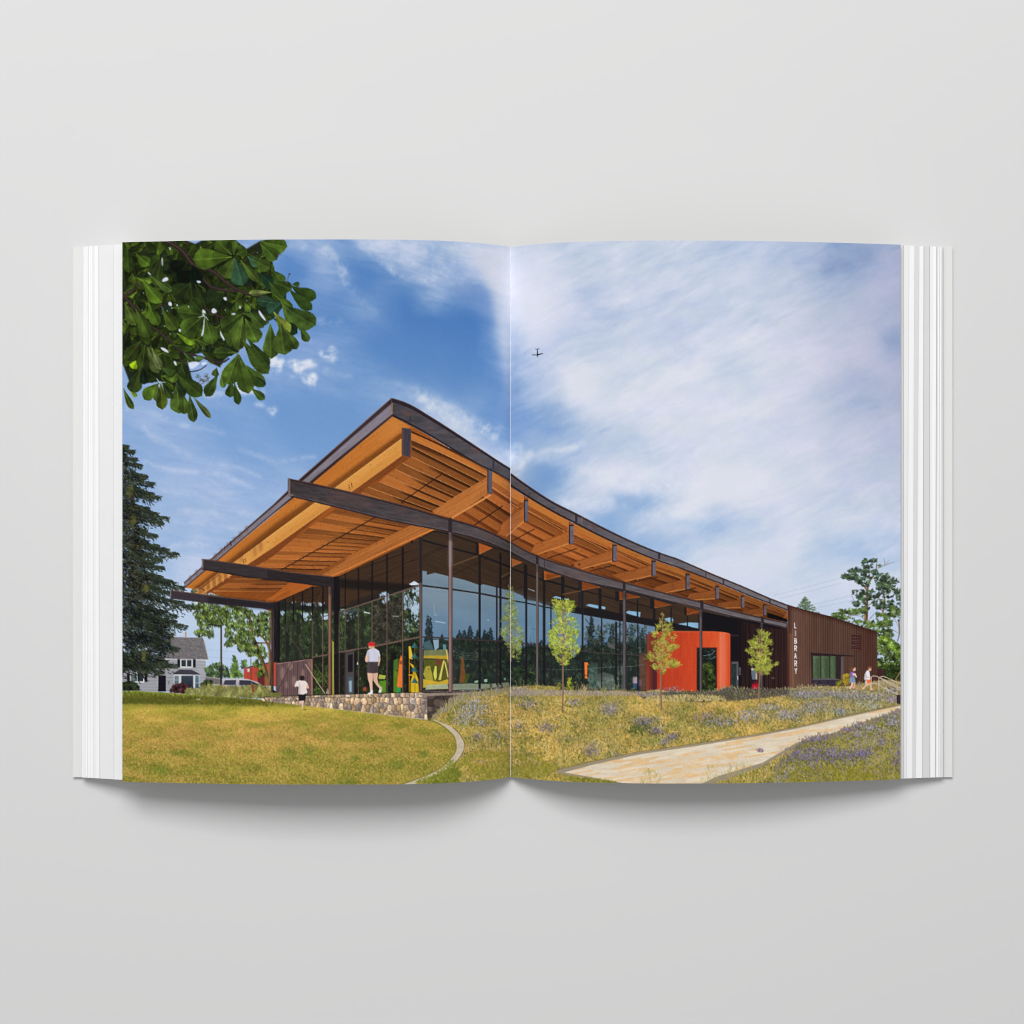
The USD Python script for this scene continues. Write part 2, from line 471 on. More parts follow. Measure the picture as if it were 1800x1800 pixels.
blue = np.float32([74, 121, 183]) * (1 - blue_t) + np.float32([166, 196, 230]) * blue_t
lift = np.clip((820 - sx_) / 420, 0, 1)[..., None] * np.clip((900 - sy_) / 300, 0, 1)[..., None]
blue = blue + lift * np.float32([16, 14, 12])
right = np.clip((sx_ - 1330) / 260, 0, 1)[..., None] * np.clip((940 - sy_) / 260, 0, 1)[..., None]
cloud = np.float32([219, 222, 234]) + 0 * blue
cloud = cloud - right * np.float32([36, 36, 24])
low = np.clip((sy_ - 880) / 220, 0, 1)[..., None]
cloud = cloud * (1 - low) + low * np.float32([203, 212, 230])
leftside = np.clip((760 - sx_) / 250, 0, 1)[..., None]
cloud = cloud - leftside * np.float32([18, 14, 2]) * (1 - low)
blue = blue * (1 - right) + right * np.float32([128, 150, 190])
mauve = (fbm(sx_ / 60, sy_ / 34, 61, 3) - 0.5)[..., None] * np.float32([12, 4, 12])
sky_ink = blue * (1 - dens[..., None]) + cloud * dens[..., None] + mauve * dens[..., None]
INK[:SH] = sky_ink
INK[SH:] = (170, 190, 215)
WHO[:] = NOW[0]


def wisp(pts, w, alpha, color=(214, 219, 232), seed=3, blur=4.0, scale=14):
    fill(ribbon(curve(pts), w), color, alpha, False, blur,
         mask=lambda x, y: np.clip(fbm(x / scale, y / scale, seed, 5, 0.62) * 2.0 - 0.55, 0, 1))


wisp(at('M', (380, 60), (440, 130), (520, 215), (540, 290), (560, 340)), (18, 16), 0.62, seed=3, blur=3)
wisp(at('M', (540, 320), (600, 390), (690, 490), (790, 560)), (16, 8), 0.30, seed=5)
wisp(at('M', (130, 20), (260, 70), (420, 90)), (22, 10), 0.35, seed=6)
wisp(at('M', (640, 20), (760, 110), (920, 240), (1040, 300), (1160, 318), (1240, 300)), (18, 12), 0.55, seed=7, blur=3)
wisp(at('M', (720, 30), (900, 60), (1100, 170), (1290, 240), (1370, 310), (1460, 340)), (46, 18), 0.50, seed=8, blur=6)
wisp(at('M', (1000, 60), (1250, 90), (1500, 130), (1700, 180)), (36, 46), 0.45, seed=9, blur=9)
wisp(at('M', (900, 1100), (1060, 1170), (1200, 1240)), (10, 36), 0.35, seed=10, blur=6)
wisp(at('M', (1060, 1180), (1240, 1260), (1420, 1360), (1560, 1440), (1720, 1460)), (26, 30), 0.75, seed=12, blur=5)
wisp(at('M', (1100, 1240), (1330, 1330), (1560, 1480)), (34, 34), 0.55, seed=13, blur=6)
wisp(at('M', (1700, 1620), (1760, 1600), (1787, 1590)), (16, 22), 0.7, seed=14, blur=4)
wisp(at('M', (330, 640), (430, 610), (540, 640)), (16, 4), 0.42, seed=15)
wisp(at('M', (380, 990), (480, 1020), (600, 1040)), (12, 5), 0.40, seed=16)
for fr, pts, w, al, sd in (('B', [(240, 300), (600, 400), (1000, 430), (1300, 540), (1420, 600)], (7, 9), .55, 81), ('B', [(950, 330), (1200, 360), (1500, 480)], (5, 6), .5, 82), ('B', [(560, 940), (900, 960), (1280, 1020)], (7, 8), .42, 83), ('B', [(1250, 190), (1450, 240), (1620, 320)], (7, 9), .45, 84), ('B', [(280, 10), (500, 90), (640, 200), (760, 260)], (9, 9), .4, 85),
                              ('B', [(420, 600), (800, 640), (1200, 640)], (9, 7), .3, 86), ('B', [(360, 760), (700, 830), (1100, 850), (1500, 860)], (10, 12), .38, 87), ('B', [(520, 1220), (760, 1180), (1000, 1230)], (12, 10), .6, 88), ('B', [(500, 1330), (700, 1290), (860, 1330)], (14, 12), .5, 89), ('A', [(20, 1480), (200, 1500), (420, 1600), (600, 1640)], (12, 10), .35, 90), ('A', [(180, 1640), (260, 1740), (380, 1790)], (9, 9), .35, 91), ('A', [(500, 1640), (700, 1660), (900, 1720)], (7, 6), .3, 92), ('M', [(0, 1690), (200, 1650), (330, 1640)], (9, 6), .45, 93)):
    wisp(at(fr, *pts), w, al, (206, 213, 232), sd, 2.2, 17)
for cx, cy, rx, ry, al, sd in ((20, 950, 55, 75, .9, 71), (200, 950, 90, 42, .95, 72), (270, 945, 50, 30, .85, 76), (280, 1060, 55, 52, .9, 73), (180, 1010, 60, 30, .6, 77), (425, 870, 60, 58, .75, 74),
                               (-205, 1120, 120, 60, .8, 75), (-95, 1250, 45, 20, .55, 78), (-10, 1295, 42, 28, .7, 79), (-430, 1180, 80, 40, .5, 80)):
    th = np.linspace(0, 2 * np.pi, 40)[:-1]
    rr = 1 + 0.25 * np.sin(3 * th + sd) + 0.15 * np.sin(5 * th + 2 * sd)
    fill(at('M', *np.stack([cx + rx * rr * np.cos(th), cy + ry * rr * np.sin(th)], 1)), (226, 228, 238), al, False, 2.6,
         mask=lambda x, y, s=sd: np.clip(fbm(x / 13, y / 10, s, 4, 0.5) * 2.7 - 0.7, 0, 1))
# the clear blue hole's curved right rim, and the cloud at the gutter
fill(at('M', (1500, 90), (1560, 270), (1640, 420), (1672, 600), (1700, 760), (1730, 950), (1768, 1150), (1787, 1230), (1787, 60)),
     (203, 206, 217), 0.62, False, 7.0)
fill(at('M', (1290, 330), (1420, 440), (1560, 560), (1660, 650), (1640, 430), (1560, 340), (1430, 350)), (122, 150, 200), 0.55, False, 7.0)
fill(at('.', (898, 440), (960, 430), (1000, 520), (985, 600), (940, 605), (898, 590)), (222, 224, 236), 0.6, False, 18)
# bright bars of cloud over the roof on the right page
wisp(at('P', (500, 575), (760, 560), (1000, 620), (1300, 650), (1700, 600)), (14, 60), 0.75, (226, 229, 238), 17, 7, 30)
wisp(at('P', (800, 640), (1100, 700), (1500, 700), (1800, 560)), (16, 60), 0.6, (224, 227, 238), 18, 8, 30)
wisp(at('P', (470, 830), (640, 850), (860, 860), (980, 850)), (12, 18), 0.85, (224, 228, 238), 19, 4, 26)
wisp(at('P', (1000, 860), (1200, 930), (1400, 1010)), (10, 22), 0.45, (216, 222, 236), 20, 6, 20)
wisp(at('P', (60, 480), (100, 380), (110, 300)), (24, 14), 0.85, (220, 224, 236), 22, 4, 12)
wisp(at('P', (70, 580), (130, 500), (200, 420), (300, 370), (480, 360), (700, 300)), (13, 12), 0.85, (222, 226, 236), 23, 3.5, 22)
wisp(at('P', (260, 400), (400, 450), (600, 420)), (18, 20), 0.5, (216, 222, 234), 24, 7, 20)
wisp(at('P', (1350, 930), (1600, 900), (1800, 880)), (26, 50), 0.8, (226, 228, 238), 25, 7, 30)
wisp(at('P', (1450, 1300), (1650, 1270), (1800, 1260)), (16, 40), 0.7, (206, 216, 234), 26, 7, 30)
# blue gaps
for fr, pts, w, al, col in (('P', [(920, 790), (1100, 790), (1380, 800)], (6, 7), .8, (150, 182, 220)), ('P', [(40, 260), (120, 160), (200, 40)], (30, 26), .45, (124, 156, 208)), ('P', [(300, 190), (420, 190), (520, 170)], (18, 12), .55, (126, 160, 212)),
                            ('P', [(1400, 1000), (1600, 1020), (1800, 1040)], (8, 20), .5, (150, 188, 224)), ('Q', [(1050, 1100), (1400, 1070), (1780, 1050)], (5, 10), .6, (146, 178, 214)), ('Q', [(600, 1170), (760, 1160)], (5, 5), .5, (150, 180, 216)),
                            ('Q', [(900, 1230), (1200, 1190), (1500, 1160)], (14, 16), .55, (158, 186, 218)), ('Q', [(300, 960), (400, 930), (520, 910)], (20, 16), .45, (160, 186, 222)), ('Q', [(0, 960), (60, 1090)], (20, 12), .55, (150, 182, 222)), ('Q', [(560, 1500), (700, 1470)], (5, 5), .55, (160, 196, 226)),
                            ('O', [(1620, 930), (1700, 910), (1790, 860)], (14, 20), .7, (130, 152, 192)), ('O', [(1050, 260), (1300, 170), (1520, 110)], (40, 40), .55, (128, 148, 188)), ('O', [(1150, 1310), (1400, 1270), (1480, 1240)], (20, 20), .45, (160, 172, 208)), ('N', [(60, 950), (160, 890)], (20, 8), .4, (186, 200, 226)),
                            ('N', [(200, 1250), (300, 1100), (420, 960), (620, 760), (900, 540)], (20, 16), .35, (186, 196, 226))):
    wisp(at(fr, *pts), w, al, col, 27, 6, 34)
# shading of the left page's print towards the gutter is left to the light; power lines cross the pale sky
for fr, pts in (('I', [(130, 600), (500, 505), (950, 385)]), ('I', [(220, 630), (600, 540), (960, 445)]), ('I', [(630, 705), (860, 655), (1090, 595)]), ('I', [(650, 755), (900, 700), (1100, 650)]),
                ('I', [(1400, 250), (1560, 205), (1680, 165)]), ('C', [(1000, 795), (1200, 812), (1450, 842)]), ('C', [(990, 715), (1200, 735), (1450, 752)])):
    line(at(fr, *pts), 0.8, (150, 160, 180), 0.45, False)

element('printed_aeroplane', 'small dark aeroplane seen from below in the printed sky')
fill(at('N', (233, 1046), (275, 1043), (332, 1032), (334, 1038), (290, 1052), (235, 1052)), (36, 38, 52))
fill(at('N', (279, 998), (284, 998), (289, 1040), (288, 1070), (283, 1072), (277, 1045)), (36, 38, 52))
fill(at('N', (260, 994), (298, 990), (298, 996), (261, 999)), (40, 42, 56))


# ---- what stands behind the library
def foliage(pts, n, colors, size=(2.5, 5), ang=(0, 360), alpha=0.8, soft=0.35, holes=None, clump=9.0, seed=1, jitter=9, light=None):
    """Leafy mass inside an outline: short dabs, gathered in clumps, lighter where the sun falls."""
    x, y, v = scatter(pts, n)
    k = fbm(x / clump, y / clump, seed, 3)
    ok = k > (holes if holes is not None else 0.0)
    x, y, v, k = x[ok], y[ok], v[ok], k[ok]
    c = pick(colors, len(x), jitter)
    sun = fbm((x - 3) / clump, (y + 3) / clump, seed + 9, 3) - fbm((x + 3) / clump, (y - 3) / clump, seed + 9, 3)
    c = c * (1 + 0.9 * (k - 0.5) - 1.4 * sun)[:, None]
    if light is not None:
        c = c * (light[0] + (light[1] - light[0]) * v)[:, None]
    blades(x, y, R.uniform(*size, len(x)), R.uniform(*ang, len(x)), np.clip(c, 4, 250), alpha, soft)


element('printed_pine_tree', 'tall open pine with bare twigs printed at the right page edge')
bark = [(150, 118, 92), (120, 92, 72), (170, 140, 112)]
for pts, w in (([(1262, 900), (1270, 740), (1275, 540), (1300, 440), (1380, 300), (1390, 210)], (7.0, 1.2)), ([(1275, 540), (1230, 480), (1160, 400), (1080, 370)], (2.4, .8)), ([(1262, 740), (1200, 640), (1130, 620)], (1.6, .6)),
               ([(1280, 720), (1340, 680), (1400, 600)], (2, .8)), ([(1466, 850), (1470, 780), (1490, 680), (1480, 540), (1500, 440)], (4, 1)), ([(1470, 800), (1420, 750), (1360, 740)], (2, .7)), ([(1310, 880), (1400, 780)], (1.4, .6)),
               ([(1440, 490), (1530, 470), (1620, 430)], (1.6, .8)), ([(1400, 270), (1470, 240), (1600, 190)], (1.2, .6)), ([(1480, 240), (1490, 180), (1470, 140)], (1, .5)), ([(1500, 220), (1540, 170)], (.9, .5)), ([(1390, 330), (1480, 330), (1560, 380)], (1.2, .6)),
               ([(1050, 870), (1080, 840), (1200, 850)], (1.4, .8)), ([(1200, 850), (1250, 890)], (1.6, 1.2)), ([(1090, 560), (1150, 520)], (.8, .5)), ([(1080, 600), (1110, 650), (1060, 680)], (.8, .5)), ([(1660, 900), (1665, 1060), (1640, 1160)], (2.4, 1.5)), ([(1560, 1000), (1650, 1050)], (1.2, .8)), ([(1600, 860), (1660, 980)], (1, .6))):
    line(curve(at('I', *pts), 14), w, bark[0] if w[0] > 2 else (134, 120, 116))
    if w[0] > 2:
        line(curve(at('I', *pts), 14) + (0.6, 0), (w[0] * .45, w[1] * .4), (96, 74, 60))
dark_pine = [(38, 56, 46), (50, 68, 48), (30, 44, 42), (66, 84, 50), (84, 98, 58)]
for k, (cx, cy, rx, ry) in enumerate(((1240, 180, 45, 32), (1350, 175, 75, 28), (1310, 240, 120, 34), (1230, 310, 70, 45), (1290, 350, 70, 40), (1350, 320, 60, 40), (1120, 290, 85, 34), (1090, 350, 60, 34), (1010, 380, 70, 50), (1160, 400, 90, 38), (1230, 450, 80, 38), (1420, 400, 60, 70), (1500, 400, 75, 60), (1590, 420, 50, 40),
                                      (1450, 480, 90, 50), (1540, 500, 60, 40), (1160, 570, 70, 55), (1240, 600, 90, 60), (1180, 690, 80, 60), (1330, 590, 60, 60), (1430, 580, 80, 60), (1540, 570, 80, 60), (1630, 540, 60, 40), (1400, 700, 70, 60), (1510, 720, 90, 60), (1620, 690, 80, 60), (1340, 730, 60, 50), (1600, 790, 80, 70), (1460, 870, 110, 70),
                                      (1060, 790, 130, 42), (1200, 800, 80, 50), (930, 850, 90, 50), (1050, 900, 70, 40), (1200, 960, 120, 60), (1330, 960, 120, 60), (1480, 960, 100, 70), (1400, 1060, 110, 60), (1530, 1060, 60, 50), (870, 840, 50, 30), (1660, 840, 30, 60), (1655, 640, 40, 60))):
    th = np.linspace(0, 2 * np.pi, 18)[:-1]
    rr = 1 + 0.2 * np.sin(3 * th + k) + 0.14 * np.sin(7 * th + 2 * k)
    cols = dark_pine if cy < 780 else [(60, 80, 38), (84, 100, 44), (44, 60, 36), (102, 116, 54)]
    foliage(at('I', *np.stack([cx + rx * rr * np.cos(th), cy + ry * rr * np.sin(th)], 1)), int(rx * ry / 24), cols, (1.5, 3.6), (-20, 70), 0.85, 0.35, 0.40, 6.0, 100 + k, 7, (1.25, 0.75))
element('printed_bush', 'rounded green bush printed beside the right end of the brown wing')
foliage(at('I', (1395, 1110), (1500, 1080), (1600, 1160), (1690, 1200), (1690, 1650), (1380, 1640)), 2600, [(58, 78, 26), (84, 104, 34), (34, 48, 20), (112, 128, 48)], (1.5, 3.5), (-30, 120), 0.9, 0.35, 0.30, 7.0, 7, 8, (1.25, 0.65))
foliage(at('I', (1400, 1460), (1690, 1430), (1690, 1640), (1390, 1640)), 700, [(30, 40, 18), (44, 56, 24)], (1.5, 3), (-30, 120), 0.8, 0.35, None, 7.0, 8)

element('printed_spruce_top', 'small spruce top printed above the slope of the brown wing')
line(at('I', (520, 610), (524, 790)), (0.8, 3), (70, 80, 60))
for k in range(17):
    y = 622 + k * 10.5 + (k % 3) * 5
    half = (10 + (k / 16) ** 0.9 * 150) * (1.0 if k % 3 == 1 else 0.55)
    for s in (-1, 1):
        n = int(4 + half / 11)
        t = R.uniform(0, 1, n)
        p = at('I', *np.stack([520 + s * half * t, y + 14 * t ** 2 + R.normal(0, 4, n)], 1))
        blades(p[:, 0], p[:, 1], R.uniform(1.2, 2.8, n), 90 - s * R.uniform(30, 110, n), pick([(70, 92, 72), (98, 116, 84), (50, 68, 58), (134, 142, 96)], n), 0.85, 0.35)

# ---- the left background: house, broad-leaved tree, shed, van
element('printed_white_house', 'white clapboard house with grey shingle roof printed at the left page edge')
wall = mottle((156, 156, 163), 5, 20, 3, 5)


def boards(x, y):
    k = ((y - 1130) / 2.45) % 1.0
    return wall(x, y) - (np.clip(1 - np.abs(k - 0.5) * 7, 0, 1) * 26)[..., None]


fill(at('C', (0, 740), (975, 820), (968, 1195), (30, 1180)), boards)
fill(at('C', (860, 830), (968, 830), (965, 1100), (900, 1100)), lambda x, y: boards(x, y) * 1.05)
fill(at('C', (560, 572), (945, 585), (1005, 832), (500, 820)), lambda x, y: mottle((112, 108, 110), 26, 2.2, 1.4, 9)(x, y))
line(at('C', (560, 573), (945, 586)), 1.0, (140, 136, 136))
line(at('C', (500, 822), (1005, 832)), 1.4, (206, 206, 210))
line(at('C', (960, 600), (1003, 826)), 1.0, (176, 170, 168))
fill(at('C', (732, 518), (757, 512), (757, 580), (732, 580)), (178, 132, 118))
fill(at('C', (732, 518), (742, 515), (742, 580), (732, 580)), (214, 200, 180))
for x0, x1, y0, y1, sh in ((655, 860, 825, 915, 30), (85, 315, 978, 1082, 32)):
    fill(at('C', (x0, y0), (x0 + sh, y0), (x0 + sh, y1), (x0, y1)), (26, 24, 34))
    fill(at('C', (x1 - sh, y0), (x1, y0), (x1, y1), (x1 - sh, y1)), (26, 24, 34))
    fill(at('C', (x0 + sh + 4, y0), (x1 - sh - 4, y0), (x1 - sh - 4, y1 + 4), (x0 + sh + 4, y1 + 4)), (214, 214, 216))
    fill(at('C', (x0 + sh + 14, y0 + 8), (x1 - sh - 14, y0 + 8), (x1 - sh - 14, y1 - 8), (x0 + sh + 14, y1 - 8)), (46, 52, 60))
    line(at('C', ((x0 + x1) / 2, y0 + 4), ((x0 + x1) / 2, y1)), 1.6, (206, 206, 208))
fill(at('C', (130, 990), (185, 990), (185, 1065), (130, 1065)), (98, 112, 106))
fill(at('C', (440, 1005), (525, 1008), (525, 1190), (435, 1190)), (22, 18, 30))
fill(at('C', (605, 985), (680, 938), (815, 942), (910, 992), (905, 1000), (605, 996)), (62, 60, 70))
fill(at('C', (612, 996), (905, 1000), (900, 1165), (615, 1150)), (196, 198, 200))
for x0, x1, c in ((622, 670, (92, 104, 112)), (698, 832, (44, 52, 62)), (856, 896, (78, 100, 116))):
    fill(at('C', (x0, 1010), (x1, 1010), (x1, 1155), (x0, 1150)), ramp(at('C', (x0, 1010))[0], np.array(c) * 1.25, at('C', (x0, 1155))[0], np.array(c) * .75))
line(at('C', (622, 1060), (670, 1060)), 0.8, (190, 190, 194))
line(at('C', (856, 1090), (896, 1090)), 0.8, (190, 190, 194))
fill(at('C', (540, 1070), (572, 1070), (556, 1115)), (120, 116, 118))
element('printed_round_shrub', 'dark shrub printed in front of the white house')
foliage(at('C', (30, 1085), (120, 1065), (190, 1100), (235, 1175), (30, 1175)), 600, [(28, 38, 24), (44, 58, 30), (18, 24, 20)], (1.2, 2.6), (20, 160), 0.9, 0.3, None, 5, 3)
element('printed_round_shrub', 'dark red shrub printed below the bay window of the white house')
foliage(at('C', (560, 1195), (600, 1120), (690, 1095), (780, 1120), (790, 1160), (740, 1210), (600, 1200)), 600, [(60, 28, 34), (40, 22, 28), (84, 44, 44)], (1.2, 2.6), (20, 160), 0.9, 0.3, None, 5, 4)

element('printed_far_shrubbery', 'low green bushes and small trees printed behind the parked van')
foliage(at('C', (965, 930), (1040, 880), (1130, 862), (1220, 920), (1250, 1040), (970, 1030)), 800, [(58, 78, 44), (84, 100, 52), (40, 56, 40)], (1.5, 3), (20, 160), 0.9, 0.35, 0.3, 6, 5)
foliage(at('C', (1290, 780), (1330, 860), (1350, 950), (1400, 1030), (1250, 1040), (1255, 930)), 520, [(88, 116, 50), (112, 136, 60), (60, 84, 44)], (1.5, 3), (20, 160), 0.9, 0.35, 0.3, 6, 6)
foliage(at('C', (1370, 850), (1430, 830), (1440, 900), (1380, 930)), 120, [(88, 116, 60), (70, 94, 56)], (1.5, 3), (20, 160), 0.9, 0.35, 0.3, 6, 8)
fill(at('C', (975, 1020), (1140, 1040), (1135, 1110), (960, 1090)), (110, 104, 104))
fill(at('C', (975, 1018), (1150, 1040), (1150, 1052), (975, 1030)), (150, 144, 142))
foliage(at('C', (910, 1120), (960, 1060), (1040, 1060), (1050, 1110), (960, 1150)), 260, [(34, 48, 26), (54, 68, 32)], (1.2, 2.4), (20, 160), 0.9, 0.3, None, 5, 9)

element('printed_red_shed', 'red barn-like shed printed behind the left tree trunk')
fill(at('C', (1405, 935), (1600, 890), (1800, 830), (1800, 1130), (1405, 1110)), mottle((176, 72, 56), 10, 3, 30, 3))
fill(at('C', (1560, 1000), (1640, 990), (1640, 1120), (1560, 1120)), (92, 42, 40))
fill(at('C', (1375, 925), (1560, 885), (1790, 835), (1790, 850), (1560, 900), (1375, 938)), (86, 66, 62))
line(at('C', (1484, 815), (1490, 1060)), 1.1, (64, 52, 54))
fill(at('C', (1445, 935), (1470, 930), (1470, 965), (1445, 968)), (214, 200, 196))

element('printed_van', 'silver people carrier printed beyond the lamp post')
fill(at('C', (1150, 1120), (1165, 1050), (1260, 1040), (1440, 1046), (1560, 1080), (1640, 1140), (1640, 1190), (1150, 1180)), ramp(at('C', (1300, 1040))[0], (196, 190, 194), at('C', (1300, 1160))[0], (150, 144, 150)))
fill(at('C', (1172, 1110), (1190, 1062), (1320, 1058), (1312, 1115)), (58, 60, 74))
fill(at('C', (1350, 1116), (1356, 1060), (1480, 1064), (1600, 1118)), (52, 54, 68))
fill(at('C', (1162, 1125), (1195, 1118), (1200, 1160), (1165, 1160)), (226, 116, 60))

element('printed_broadleaf_tree', 'green broad-leaved tree with a forked trunk printed under the left roof end')
for pts, w in (([(1690, 1120), (1640, 920), (1560, 700), (1500, 540), (1480, 400), (1440, 250)], (8, 3)), ([(1700, 1000), (1700, 760), (1640, 600), (1540, 530)], (5, 3)), ([(1690, 700), (1700, 500), (1690, 280)], (4, 2)), ([(1690, 1120), (1705, 900), (1695, 740)], (7, 4)),
               ([(1480, 400), (1400, 300), (1280, 220)], (2, 1)), ([(1560, 640), (1700, 640)], (3, 2))):
    line(curve(at('C', *pts), 16), w, (126, 96, 64))
    line(curve(at('C', *pts), 16) + (w[0] * .22, 0), (w[0] * .4, w[1] * .4), (82, 62, 46))
leaf_cols = [(56, 74, 30), (76, 94, 38), (40, 54, 28), (98, 114, 50), (120, 132, 72)]
for k, (cx, cy, rx, ry) in enumerate(((930, 280, 90, 90), (1050, 250, 110, 80), (1150, 330, 120, 80), (960, 410, 90, 100), (900, 520, 50, 50), (1000, 520, 70, 50), (1080, 400, 80, 60), (1250, 260, 100, 70), (1380, 300, 110, 90), (1230, 420, 60, 60), (1380, 450, 120, 80), (1330, 590, 90, 70), (1430, 600, 120, 90), (1230, 640, 50, 40),
                                      (1500, 720, 80, 60), (1560, 420, 90, 120), (1640, 340, 70, 80), (1650, 500, 60, 100), (1420, 690, 80, 50), (1600, 740, 60, 80), (840, 60, 40, 40), (1000, 110, 160, 30), (1230, 140, 180, 36), (1460, 160, 160, 36), (1560, 860, 60, 50), (1600, 960, 50, 60), (1230, 520, 50, 50), (880, 200, 70, 60))):
    th = np.linspace(0, 2 * np.pi, 18)[:-1]
    rr = 1 + 0.2 * np.sin(3 * th + k) + 0.14 * np.sin(7 * th + 2 * k)
    foliage(at('C', *np.stack([cx + rx * rr * np.cos(th), cy + ry * rr * np.sin(th)], 1)), int(rx * ry / 20), leaf_cols, (1.6, 3.6), (-120, -50), 0.85, 0.3, 0.33, 5.0, 200 + k, 9, (1.1, 0.85))

element('printed_lamp_post', 'dark lamp post with a bent arm printed left of the library')
fill(at('C', (1140, 440), (1158, 440), (1160, 1170), (1138, 1170)), (44, 40, 46))
fill(at('C', (1138, 470), (1146, 470), (1146, 900), (1136, 900)), (130, 116, 92))
line(at('C', (1000, 433), (1060, 436), (1158, 448)), 1.8, (40, 38, 44))
fill(at('C', (1130, 1155), (1168, 1155), (1168, 1175), (1130, 1175)), (30, 28, 30))
fill(at('C', (1085, 1185), (1190, 1178), (1192, 1228), (1090, 1235)), mottle((146, 138, 126), 10, 3, 3, 4))

element('printed_tall_weeds', 'tall pale grass printed around the lamp post base')
x, y, v = scatter(at('C', (740, 1215), (760, 1150), (900, 1160), (960, 1110), (1100, 1110), (1180, 1130), (1420, 1130), (1500, 1110), (1700, 1130), (1700, 1250), (1300, 1245)), 2600)
wc = pick([(150, 148, 76), (124, 130, 60), (176, 168, 104), (98, 106, 50), (190, 180, 130)], len(x)) * (0.40 + 0.92 * fbm(x / 6, y / 6, 96, 3))[:, None]
blades(x, y + 3, R.uniform(2, 8, len(x)), R.uniform(30, 150, len(x)), wc, 0.7, 0.35)
fill(at('C', (1490, 1110), (1515, 1105), (1525, 1200), (1500, 1195)), (140, 62, 48))

element('printed_spruce', 'large dark spruce printed along the left page edge')
needle = [(22, 30, 28), (32, 40, 30), (44, 50, 34), (15, 21, 24), (58, 62, 42), (34, 38, 30)]


def spruce_branch(p0, p1, thick, n):
    t = R.uniform(0, 1, n) ** 0.85
    p0, p1 = np.asarray(p0), np.asarray(p1)
    c = p0 + (p1 - p0) * t[:, None]
    droop = 3.0 * np.sin(np.pi * t)
    x = c[:, 0] + R.normal(0, 1.0, n)
    off = np.abs(R.normal(0, 1, n)) * thick * (1 - 0.82 * t)
    y = c[:, 1] + droop + off - 1.5
    col = pick(needle, n, 5) * (1.5 - 0.75 * np.clip(off / (thick + .01), 0, 1))[:, None]
    blades(x, y, R.uniform(2.5, 5.5, n), R.uniform(-75, 15, n), np.clip(col, 6, 200), 0.9, 0.3)


core = [(214, 782), (222, 800), (226, 830), (236, 880), (244, 930), (252, 980), (262, 1040), (282, 1085), (296, 1110), (298, 1135), (286, 1160), (262, 1164), (240, 1166), (214, 1172)]
fill(core, mottle((24, 32, 28), 12, 4, 4, 77), 0.62, True, 2.0, mask=lambda x, y: np.clip(fbm(x / 11, y / 8, 97, 4) * 4.2 - 1.35, 0, 1))
x, y, v = scatter([(214, 900)] + core[3:] + [(214, 1172)], 240)
splat(x, y, (112, 138, 176), 0.5, 0.5, False)
tips = [('B', (80, 140)), ('B', (150, 190)), ('B', (180, 275)), ('B', (220, 340)), ('B', (280, 450)), ('B', (355, 530)), ('B', (345, 640)), ('B', (420, 680)), ('B', (300, 790)), ('B', (505, 895)), ('B', (450, 940)), ('B', (385, 1080)), ('B', (400, 1190)),
        ('B', (610, 1275)), ('B', (440, 1330)), ('B', (460, 1420)), ('B', (550, 1560)), ('B', (680, 1625)), ('B', (520, 1680)), ('C', (640, 330)), ('C', (830, 225)), ('C', (560, 400)), ('C', (750, 445)), ('C', (600, 540)), ('C', (660, 700)), ('C', (560, 620)), ('C', (640, 890)),
        ('C', (480, 960)), ('C', (540, 880)), ('C', (400, 860)), ('C', (130, 850)), ('C', (50, 930)), ('C', (300, 850))]
for fr, p in tips:
    q = at(fr, p)[0]
    reach = q[0] - 208
    spruce_branch((208, q[1] - 4 - reach * 0.22), q, 7 + reach * 0.12, int(50 + reach * 3.6))
    if reach > 60:
        spruce_branch((228, q[1] - 20 - reach * 0.1), q - (18, 7), 7, int(reach * 3))
x, y, v = scatter(core, 2600)
shade = np.clip(1.9 - 2.3 * fbm(x / 16, y / 9, 91, 3), 0.15, 1.5)
blades(x, y, R.uniform(2, 5, len(x)), R.uniform(-80, 10, len(x)), np.clip(pick(needle, len(x), 6) * shade[:, None], 5, 200), 0.65, 0.3)
x, y, v = scatter(core, 700)
ok = fbm(x / 16, y / 9, 91, 3) > 0.56
blades(x[ok], y[ok], R.uniform(2, 6, ok.sum()), R.uniform(-70, 0, ok.sum()), pick([(12, 14, 20), (20, 16, 26)], ok.sum(), 4), 0.9, 0.5)
ok = fbm(x / 9, y / 7, 95, 2) > 0.60
splat(x[ok], y[ok], (120, 142, 180), 0.9, 0.35, False)
for fr, cx, cy in (('B', 120, 580), ('B', 150, 910), ('B', 270, 1640), ('C', 275, 760), ('B', 90, 640), ('B', 130, 950), ('C', 290, 30), ('C', 260, 800)):
    p = at(fr, (cx, cy))[0]
    n = 46
    blades(p[0] + R.normal(0, 2.2, n), p[1] + R.normal(0, 4, n), R.uniform(1.5, 3, n), R.uniform(-90, 90, n), pick([(84, 86, 42), (72, 76, 38), (104, 104, 54)], n), 0.7, 0.4)
x, y, v = scatter([(214, 800), (236, 880), (252, 980), (270, 1050), (214, 1060)], 420)
blades(x, y, R.uniform(2, 4, len(x)), R.uniform(0, 60, len(x)), pick([(96, 82, 50), (80, 80, 46)], len(x)), 0.5, 0.35)


# ---- the library
WOOD = (196, 112, 40)
STEEL = (66, 62, 72)


def steel(c=STEEL, amp=9, ang=0.0, seed=2):
    """Dark weathered steel with brown rust bloom."""
    def f(x, y):
        b = mottle(c, amp, 14, 2.2, seed, (1, 1, 1.05), ang, 4)(x, y)
        rust = np.clip(fbm(x / 22, y / 9, seed + 40, 4) * 3.2 - 1.75, 0, 1)[..., None]
        return b * (1 - 0.4 * rust) + np.float32([112, 78, 66]) * 0.4 * rust
    return f


